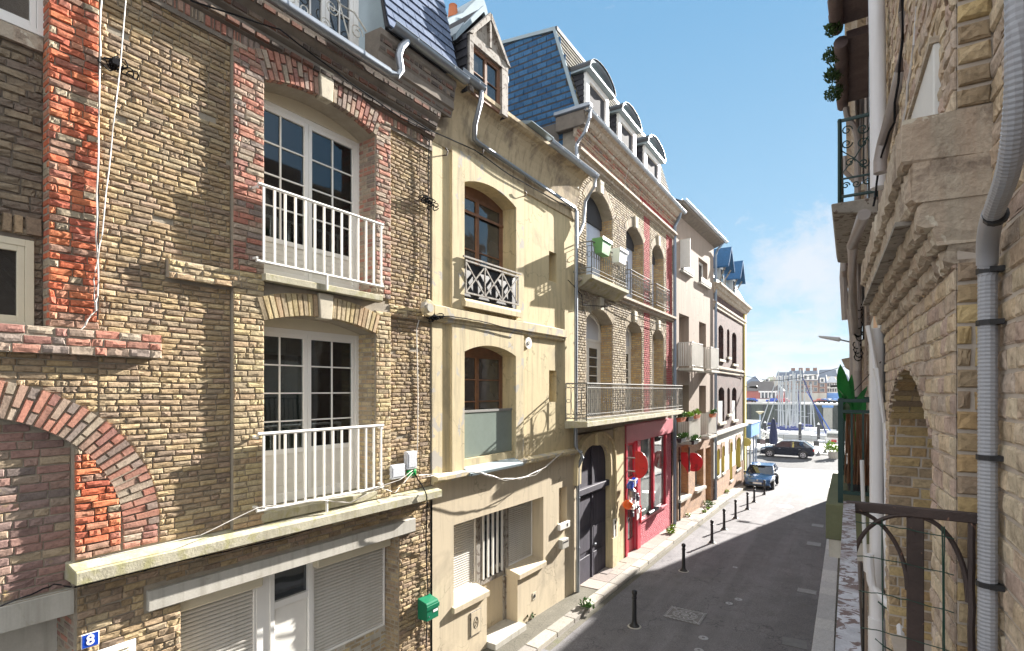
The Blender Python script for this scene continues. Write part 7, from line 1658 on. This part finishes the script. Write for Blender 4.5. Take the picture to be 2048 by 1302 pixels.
# ================================================================ quay, cafe terrace
pr = thing('closed_parasol', (-8.2, 66.5, -.85), 'tall closed navy parasol on the quay terrace', 'parasol')
px_ = lambda x, Y: Y*ray(x, 780)[0]/ray(x, 780)[1]
X = px_(1547, 66.5); zt_ = ptY(1547, 838, 66.5)[2]; pr.location.x = X
MB().lathe((X, 66.5, -.5), [(.30, 0), (.46, .3), (.40, 1.4), (.22, zt_+.3), (.12, zt_+.5)], 12).build('canopy', 'navycloth' if 'navycloth' in M else M.setdefault('navycloth', mat('navy_cloth', (.012, .018, .055), .8, .2)), pr, smooth=True)
MB().tube([(X, 66.5, -.85), (X, 66.5, zt_+.15)], .04, 6).build('pole', 'white', pr)
for i, (x, y) in enumerate(((1518, 66.0), (1526, 65.5), (1536, 66.8), (1542, 67.2), (1633, 66.5))):
    X = px_(x, y); c = thing('cafe_chair', (X, y, -.85), ('cafe chair at the left end of the terrace', 'second cafe chair, behind the nose of the dark car', 'cafe chair left of the closed parasol', 'cafe chair at the foot of the closed parasol', 'lone cafe chair behind the tail of the dark car')[i], 'chair', 'cafe chairs on the quay')
    mb = MB(); mb.box(X-.28, X+.28, y-.25, y+.25, -.42, -.36); mb.build('seat', 'trim', c, bevel=.02)
    mb = MB(); mb.hexa([(X-.28, y-.25, -.4), (X+.28, y-.25, -.4), (X+.28, y-.2, -.4), (X-.28, y-.2, -.4), (X-.25, y-.34, .12), (X+.25, y-.34, .12), (X+.25, y-.29, .12), (X-.25, y-.29, .12)]); mb.build('backrest', 'tile' if i == 1 else 'trim', c, bevel=.02)
    for sx in (-1, 1):
        for sy in (-1, 1): MB().tube([(X+sx*.24, y+sy*.2, -.38), (X+sx*.26, y+sy*.24, -.85)], .02, 5).build('leg', 'iron', c)
for x, Y in ((1512, 62.2), (1650, 63.6), (1637, 62.0)):
    X = px_(x, Y); t = thing('cone_bollard', (X, Y, -.96), {1512: 'small dark cone bollard left of the dark car', 1650: 'small dark cone bollard farther right on the quay pavement', 1637: 'small dark cone bollard just behind the dark car'}[x], 'bollard'); MB().lathe((X, Y, -.96 if Y < 62.6 else -.85), [(.24, 0), (.20, .06), (.05, .42), (.02, .45)], 12).build('cone', 'iron_cover', t)
sl = thing('street_lamp', (px_(1520, 72), 72, -.85), 'grey street lamp with a bowl-shaped top on the quay', 'street lamp'); X = px_(1520, 72); zt_ = ptY(1520, 823, 72)[2]
MB().tube([(X, 72, -.85), (X, 72, zt_-.3)], .10, 8).build('pole', 'castblue', sl); MB().lathe((X, 72, zt_-.35), [(.12, 0), (.30, .2), (.52, .3), (.50, .36), (.1, .4)], 14).build('lamp_bowl', 'mossy', sl)
bs = thing('shrub', (px_(1668, 60), 60, -.9), 'bright green leafy shrub at the right edge of the quay', 'shrub'); mb = MB(); p = ptY(1667, 893, 60)
for k in range(5): leafclump(mb, (p[0]+(R.random()-.5)*1.1, 60+(R.random()-.5)*.5, p[2]+(R.random()-.5)*.7), .42, 90, .17)
mb.build('foliage', 'leafbright', bs); MB().lathe((p[0], 60, -.97), [(.4, 0), (.5, .6), (.52, .64)], 12).build('tub', 'concrete', bs)
# quay edge railing and gangway
qr = thing('quay_railing', (-10, 73.8, -.85), 'pale metal railing along the quay edge', 'railing'); mb = MB()
for z in (.15, .55, .95): mb.tube([(-40, 73.8, -.85+z), (20, 73.8, -.85+z)], .025, 5)
for k in range(41): x = -40+1.5*k; mb.tube([(x, 73.8, -.85), (x, 73.8, .1)], .03, 5)
mb.build('rails', 'greyrail', qr)
gw = thing('gangway', (-9, 78, -3), 'white truss gangway sloping down to the pontoons', 'gangway'); mb = MB()
A = Vector(ptY(1492, 846, 80)); B = Vector(ptY(1588, 893, 92)); A2 = Vector(ptY(1520, 852, 80)); 
for dz in (0, -1.1):
    for dy in (0, 1.4): mb.tube([(A.x, A.y+dy, A.z+dz), (B.x, B.y+dy, B.z+dz)], .07, 5)
for k in range(13):
    u = k/12; q = A.lerp(B, u); q2 = A.lerp(B, min(1, u+1/12))
    for dy in (0, 1.4): mb.tube([(q.x, q.y+dy, q.z), (q.x, q.y+dy, q.z-1.1)], .05, 4); mb.tube([(q.x, q.y+dy, q.z-1.1), (q2.x, q2.y+dy, q2.z)], .04, 4)
mb.build('truss', 'white', gw); MB().hexa([(A.x, A.y, A.z-1.15), (B.x, B.y, B.z-1.15), (B.x, B.y+1.4, B.z-1.15), (A.x, A.y+1.4, A.z-1.15), (A.x, A.y, A.z-1.08), (B.x, B.y, B.z-1.08), (B.x, B.y+1.4, B.z-1.08), (A.x, A.y+1.4, A.z-1.08)]).build('deck', 'concrete', gw)
# water and basin walls
WZ = -6.3
m, g, p, co = mk('harbour_water'); p.inputs['Base Color'].default_value = (.035, .075, .065, 1); p.inputs['Roughness'].default_value = .08; p.inputs['Specular IOR Level'].default_value = .6
bump(g, p, g.noise(g.mapping(co, (1, 3, 1)), .8, 4, .6), .5, .15); M['water'] = m
sheet('harbour_water', -400, 400, 70, 191, WZ, 'water')
tag(MB().box(-160, 120, 73.9, 74.5, -8, -.86).build('quay_wall', 'concrete', None), 'near quay wall below the railing', 'wall')
M['quaywall'] = mat('algae_quay_wall', (.075, .085, .07), .9, .25, .25, 1.5, .05, .5, streak=((.16, .17, .14), .8))
QY = 190.0
fw_ = thing('harbour_wall', (-40, QY, WZ), 'tall dark green harbour wall across the basin with pale coping', 'wall')
MB().box(-400, 400, QY, QY+2, -8, 1.0).build('wall_face', 'quaywall', fw_); MB().box(-400, 400, QY-.4, QY+3, 1.0, 1.5).build('coping', 'concpale', fw_)
mb = MB(); mb2 = MB()
for k in range(60): x = -150+4.2*k; mb.box(x, x+.5, QY-.5, QY, -7, .8)
mb.build('fender_timber', 'batten', fw_)
X = px_(1656, QY); MB().box(X-1.2, X+1.2, QY-2.2, QY, -7, .9).build('landing_pier', 'concrete', fw_); MB().box(X-1.5, X+1.5, QY-2.4, QY-2.2, .3, 1.0).build('blue_board', 'ebluegloss', fw_)
sheet('far_quay', -400, 400, 190, 1200, 1.45, 'concpale')
# ================================================================ houses across the basin
M['fbrick'] = mat('far_brick', (.27, .16, .125), .9, .12, .3, 3, .01, .3); M['fslate'] = mat('far_slate', (.13, .16, .21), .7, .1, .3, 3, .01, .2); M['fdark'] = mat('far_grey_roof', (.13, .115, .105), .85, .1, .3, 3, .01, .2); M['fcream'] = mat('far_cream', (.50, .47, .41), .9, .08, .3, 3, .01, .2); M['fgreen'] = mat('far_green_roof', (.17, .19, .12), .9, .1, .3, 3, .01, .2); M['fred'] = mat('far_red_brick', (.42, .13, .10), .9, .1); M['fwin'] = glass('far_pane', (.04, .05, .06), .05, 0)
def far(name, x0, x1, ye, yt, Y, wall, roof, label, rows=2, cols=3, mans=.0, hip=0, ground=None, dorm=0, chim=0, base=None, dp=12):
    X0, X1 = px_(x0, Y), px_(x1, Y); ze = ptY((x0+x1)/2, ye, Y)[2]; zt = ptY((x0+x1)/2, yt, Y)[2]; z0 = 1.4
    fr = Fr((X0, Y), (1, 0), (0, -1)); w_ = X1-X0; t = thing(name, ((X0+X1)/2, Y, z0), label, 'building')
    MB(fr).box(0, w_, -dp, 0, z0, ze).build('wall', wall, t)
    if mans:  # steep front then flat top
        MB(fr).hexa([(-.2, -dp, ze), (w_+.2, -dp, ze), (w_+.2, .3, ze), (-.2, .3, ze), (.3+hip, -dp+1, zt), (w_-.3-hip, -dp+1, zt), (w_-.3-hip, -mans, zt), (.3+hip, -mans, zt)]).build('roof', roof, t)
    else:
        MB(fr).hexa([(-.3, -dp, ze), (w_+.3, -dp, ze), (w_+.3, .5, ze), (-.3, .5, ze), (hip, -dp/2-.2, zt), (w_-hip, -dp/2-.2, zt), (w_-hip, -dp/2, zt), (hip, -dp/2, zt)]).build('roof', roof, t)
    gz = z0
    if ground: gz = z0+3.2; MB(fr).box(-.02, w_+.02, 0, .12, z0, gz).build('shop_front', ground, t)
    for r_ in range(rows):
        for c_ in range(cols):
            h = (ze-gz)/rows; xx = w_*(c_+.5)/cols; zz = gz+h*(r_+.25); ww = min(.65, w_/cols*.32)
            wi = MB(fr).box(xx-ww-.12, xx+ww+.12, 0, .06, zz-.1, zz+h*.6+.1).build('window', 'fcream' if wall != 'fcream' else 'rwhite', t); MB(fr).box(xx-ww, xx+ww, .06, .08, zz, zz+h*.6).build('pane', 'fwin', wi)
    for c_ in range(dorm):
        xx = w_*(c_+.5)/dorm; dz = zt-ze; d = MB(fr).box(xx-.75, xx+.75, -2.2, .15, ze+.2, ze+dz*.62).build('dormer', 'white', t); MB(fr).box(xx-.42, xx+.42, .15, .18, ze+.4, ze+dz*.52).build('pane', 'fwin', d)
    for c_ in range(chim):
        xx = w_*(c_+.5)/max(1, chim) if chim > 1 else w_*.5; MB(fr).box(xx-.7, xx+.7, -dp/2-.5, -dp/2+.6, zt-.5, zt+1.2).build('chimney', 'fbrick', t)
    return t, fr, w_, ze, zt
t, fr, w_, ze, zt = far('quay_hall', 1478, 1566, 782, 762, 202, 'fred', 'fdark', 'low red-brick hall with dark hipped roof and white columns across the basin', 0, 0, hip=3.2, dp=10)
mb = MB(fr)
for k in range(5): x = w_*.50+k*1.15; mb.box(x, x+.35, .1, .5, 2.9, ze)
mb.box(w_*.38, w_*.92, .0, .6, 1.4, 2.6); mb.box(w_*.46, w_*.52+5, .0, .6, ze-.5, ze); mb.build('white_column', 'white', t)
MB(fr).box(w_*.49, w_*.49+5.2, .0, .05, 2.7, ze-.2).build('glazing', 'fwin', t); MB(fr).prism([(w_*.80, ze+1.0), (w_*.93, ze+3.4), (w_*.76, ze+5.5)], -2.5, -2.0).build('gable_patch', 'fcream', t)
far('far_house', 1488, 1524, 768, 752, 232, 'fcream', 'fslate', 'slate-roofed house behind the low hall at far left', 1, 3, hip=3)
far('far_house', 1524, 1566, 764, 753, 236, 'fcream', 'fgreen', 'greenish-roofed house behind the low hall', 1, 3, hip=2, dorm=2)
far('far_house', 1551, 1580, 764, 744, 226, 'fcream', 'fslate', 'grey mansard house left of the tallest masts', 1, 3, mans=3, dorm=2)
far('far_house', 1576, 1607, 762, 741, 222, 'fbrick', 'fslate', 'tall mansard house right behind the masts', 3, 4, mans=2.5, chim=2, ground='fcream', dorm=2)
far('far_house', 1606, 1636, 761, 741, 220, 'fbrick', 'fslate', 'brown brick mansard house with three white dormers right of the masts', 2, 3, mans=3, dorm=3, chim=2, ground='fcream')
far('far_house', 1636, 1653, 766, 749, 221, 'fbrick', 'fslate', 'narrow brick house with one dormer between mansard house and white house', 2, 1, mans=2, dorm=1, ground='fcream')
far('far_house', 1637, 1674, 753, 739, 262, 'fcream', 'fslate', 'long grey block rising behind the narrow brick house', 1, 3, mans=1, chim=0)
far('far_house', 1654, 1674, 765, 752, 224, 'rwhite', 'fslate', 'pale house with blue-grey roof and blue shop front', 2, 4, hip=1, ground='ebluegloss')
far('far_house', 1674, 1700, 763, 748, 226, 'rwhite', 'fslate', 'rightmost pale house across the basin beside the big leaves', 2, 4, hip=1, ground='ebluegloss')
far('far_house', 1700, 1780, 763, 745, 228, 'fbrick', 'fslate', 'brick row across the basin hidden behind the green balcony', 2, 6, hip=1) if 0 else None
far('far_house', 1395, 1478, 768, 750, 224, 'fbrick', 'fslate', 'brick row', 2, 6, hip=1) if 0 else None
for i, (x, mt) in enumerate(((1497, 'ebluegloss'), (1503, 'blueplate'), (1546, 'blueplate'), (1648, 'ebluegloss'), (1658, 'white'), (1668, 'ebluegloss'), (1640, 'fred'), (1566, 'signred'), (1680, 'white'))):
    Y = 196.5; X = px_(x, Y); t = thing('far_car', (X, Y, 1.5), 'tiny %s %s on the far quay%s' % ({'ebluegloss': 'light blue', 'blueplate': 'deep blue', 'white': 'white', 'fred': 'brick-red', 'signred': 'red'}[mt], 'car parked', (' at its far left', ' at the left end', ' by the white columns', ' past the brick mansards', ' before the pale houses', ' before the blue shop', ' before the narrow house', ' behind the left masts', ' at far right')[i]), 'car', 'cars on the far quay')
    MB().hexa([(X-2.1, Y-.85, 1.75), (X+2.1, Y-.85, 1.75), (X+2.1, Y+.85, 1.75), (X-2.1, Y+.85, 1.75), (X-2.0, Y-.85, 2.4), (X+2.05, Y-.85, 2.45), (X+2.05, Y+.85, 2.45), (X-2.0, Y+.85, 2.4)]).hexa([(X-1.2, Y-.8, 2.4), (X+1.6, Y-.8, 2.4), (X+1.6, Y+.8, 2.4), (X-1.2, Y+.8, 2.4), (X-.7, Y-.7, 2.95), (X+1.2, Y-.7, 2.95), (X+1.2, Y+.7, 2.95), (X-.7, Y+.7, 2.95)]).build('body', mt, t, bevel=.08)
    MB().disc((X-1.3, Y-.86, 1.8), .33, .1, 12).disc((X+1.3, Y-.86, 1.8), .33, .1, 12).build('wheel', 'tyre', t)
# ================================================================ yachts
M['hull'] = mat('white_hull', (.55, .56, .58), .3, .03, b=0); M['mast'] = mat('pale_mast', (.42, .44, .46), .35, .04, b=0); M['hullblue'] = mat('blue_hull', (.03, .07, .25), .3, .03, b=0); M['sailblue'] = mat('blue_sail_cover', (.02, .10, .42), .6, .08); M['saildark'] = mat('navy_sail_cover', (.015, .03, .16), .6, .08)
def yacht(x, Y, ytop, Ln, bow, label, hull='hull', jib='mast', jibdx=None, mr=.18, boom='saildark'):
    X = px_(x, Y); zt = ptY(x, ytop, Y)[2]; t = thing('yacht', (X, Y, WZ), label, 'yacht', 'yachts moored in the basin')
    K = 8; mb = MB(); rows = []
    for i in range(K+1):
        u = i/K; hw = 1.75*(sin(pi*min(1, .30+u*.70))**.75 if u < 1 else 0)+.02; xx = X+bow*(-Ln*.42+Ln*u); sh = .25*u*u
        rows.append([mb.P(xx, Y-hw, WZ+1.35+sh), mb.P(xx, Y-hw*.75, WZ-.1), mb.P(xx, Y+hw*.75, WZ-.1), mb.P(xx, Y+hw, WZ+1.35+sh)])
    for A, B in zip(rows, rows[1:]):
        for k in range(4): mb.f.append([A[k], A[(k+1) % 4], B[(k+1) % 4], B[k]])
    mb.f.append(rows[0]); h = mb.build('hull', hull, t, smooth=True)
    MB().hexa([(X-Ln*.2, Y-1.0, WZ+1.3), (X+Ln*.2, Y-1.0, WZ+1.3), (X+Ln*.2, Y+1.0, WZ+1.3), (X-Ln*.2, Y+1.0, WZ+1.3), (X-Ln*.17, Y-.8, WZ+1.95), (X+Ln*.14, Y-.8, WZ+1.9), (X+Ln*.14, Y+.8, WZ+1.9), (X-Ln*.17, Y+.8, WZ+1.95)]).build('cabin', 'white', t, bevel=.08)
    m_ = MB().tube([(X, Y, WZ+1.3), (X, Y, zt)], [mr, mr*.75], 8).build('mast', 'mast', t)
    mb = MB()
    for q in (.36, .68): zz = WZ+1.3+(zt-WZ-1.3)*q; mb.tube([(X-.8, Y, zz), (X+.8, Y, zz)], .06, 4); 
    mb.build('spreader', 'mast', m_)
    mb = MB()
    for s in (-1, 1): mb.tube([(X+s*.9, Y-.3*s, WZ+1.4), (X+s*.8, Y, WZ+1.3+(zt-WZ-1.3)*.68), (X, Y, zt)], .025, 3)
    mb.tube([(X-bow*.8, Y+3, WZ+1.4), (X, Y, zt)], .03, 3); mb.build('rigging', 'zinc', m_)
    MB().tube([(X-bow*.2, Y, WZ+2.6), (X-bow*Ln*.34, Y, WZ+2.5)], .26, 8).build('furled_mainsail', boom, t)
    dx = jibdx if jibdx is not None else bow*.9
    MB().tube([(X+dx, Y, WZ+1.5), (X+dx*.08, Y, WZ+1.3+(zt-WZ-1.3)*.88)], [.17, .10], 6).build('furled_jib', jib, t)
for a in ((1557, 150, 742, 12, -1, 'yacht whose mast rises farthest left of the group', 'hull', 'mast', -4.6), (1565, 153, 750, 11, -1, 'yacht with second mast from the left', 'hull', 'mast', -4.2), (1572, 146, 744, 12, 1, 'yacht with third mast from the left', 'hull', 'mast', None), (1586, 151, 743, 13, 1, 'yacht with the thickest mast in the middle of the group', 'hull', 'mast', None), (1590, 160, 746, 12, -1, 'yacht half hidden behind the thickest mast', 'hull', 'mast', None), (1595, 149, 766, 10, 1, 'yacht with the short bluish mast right of the middle', 'hullblue', 'saildark', None), (1601, 142, 738, 13, 1, 'yacht with the tallest mast in the group', 'hull', 'saildark', 5.4), (1609, 146, 771, 11, 1, 'yacht with a cut-off looking mast at the right of the group', 'hull', 'sailblue', 5.8)):
    yacht(*a)
for i, (x, Y, yt) in enumerate(((1561, 164, 756), (1580, 166, 752), (1622, 162, 768))):
    yacht(x, Y, yt, 10, (-1)**i, 'yacht moored in the back row, %s' % ('at its left end', 'in its middle', 'at its right end')[i])
pn = thing('pontoon', (-20, 138, WZ), 'long pale floating pontoon in front of the yachts', 'pontoon'); MB().box(-60, 10, 134, 136.5, WZ-.2, WZ+.3).build('deck', 'concrete', pn)
for k, x in enumerate((1530, 1637, 1600)):
    X = px_(x, 137); pl = thing('mooring_pile', (X, 137, WZ), ('dark mooring pile left of the masts', 'dark mooring pile right of the masts', 'dark mooring pile between the masts')[k], 'pile'); MB().tube([(X, 137, WZ-1), (X, 137, WZ+4.2)], .32, 8).build('shaft', 'batten', pl); MB().lathe((X, 137, WZ+4.2), [(.34, 0), (.05, .5)], 8).build('cap', 'white', pl)
mbt = thing('motor_boat', (px_(1668, 128), 128, WZ), 'small white motor boat with a red life buoy at the right', 'boat'); X = px_(1668, 128)
MB().hexa([(X-2.2, 127, WZ), (X+2.8, 127, WZ), (X+2.8, 129.6, WZ), (X-2.2, 129.6, WZ), (X-3, 126.8, WZ+1.4), (X+3, 126.8, WZ+1.2), (X+3, 129.8, WZ+1.2), (X-3, 129.8, WZ+1.4)]).build('hull', 'hull', mbt, bevel=.1); MB().hexa([(X-1.8, 127.3, WZ+1.2), (X+1.6, 127.3, WZ+1.2), (X+1.6, 129.3, WZ+1.2), (X-1.8, 129.3, WZ+1.2), (X-1.2, 127.5, WZ+3.4), (X+1.4, 127.5, WZ+3.4), (X+1.4, 129.1, WZ+3.4), (X-1.2, 129.1, WZ+3.4)]).build('cabin', 'white', mbt, bevel=.1)
MB().box(X-1.2, X+1.2, 127.2, 127.35, WZ+2.2, WZ+3.0).build('window', 'fwin', mbt); MB().lathe((X, 126.7, WZ+1.3), [(.5, 0), (.5, .5)], 12).build('life_buoy', 'signred', mbt)
# distant hill behind the port town
hm = MB(); pts = []; N_ = 60
for i in range(N_+1):
    x = -700+1400*i/N_; hgt = 8+5*sin(i*.7)+4*sin(i*1.9+1); pts.append((x, hgt))
for (a, b), (c, d) in zip(pts, pts[1:]): hm.hexa([(a, 600, 0), (c, 600, 0), (c, 900, 0), (a, 900, 0), (a, 700, b), (c, 700, d), (c, 900, d), (a, 900, b)])
tag(hm.build('hills', 'fgreen', None), kind='structure')
# sea air
hz = MB().box(-460, 420, -12, 950, -9.5, 40); 
mh = bpy.data.materials.new('sea_air'); mh.use_nodes = True; gh_ = NT(mh.node_tree); gh_.N.clear(); oo = gh_.n('ShaderNodeOutputMaterial'); pv_ = gh_.n('ShaderNodeVolumePrincipled'); pv_.inputs['Density'].default_value = .00022; pv_.inputs['Color'].default_value = (.80, .88, 1, 1); pv_.inputs['Anisotropy'].default_value = 0.0; gh_.l(pv_.outputs[0], oo.inputs['Volume'])
USE_HAZE = True
hz.f = [q[::-1] for q in hz.f]
if USE_HAZE: M['haze'] = mh; tag(hz.build('haze', 'haze', None), kind='stuff')
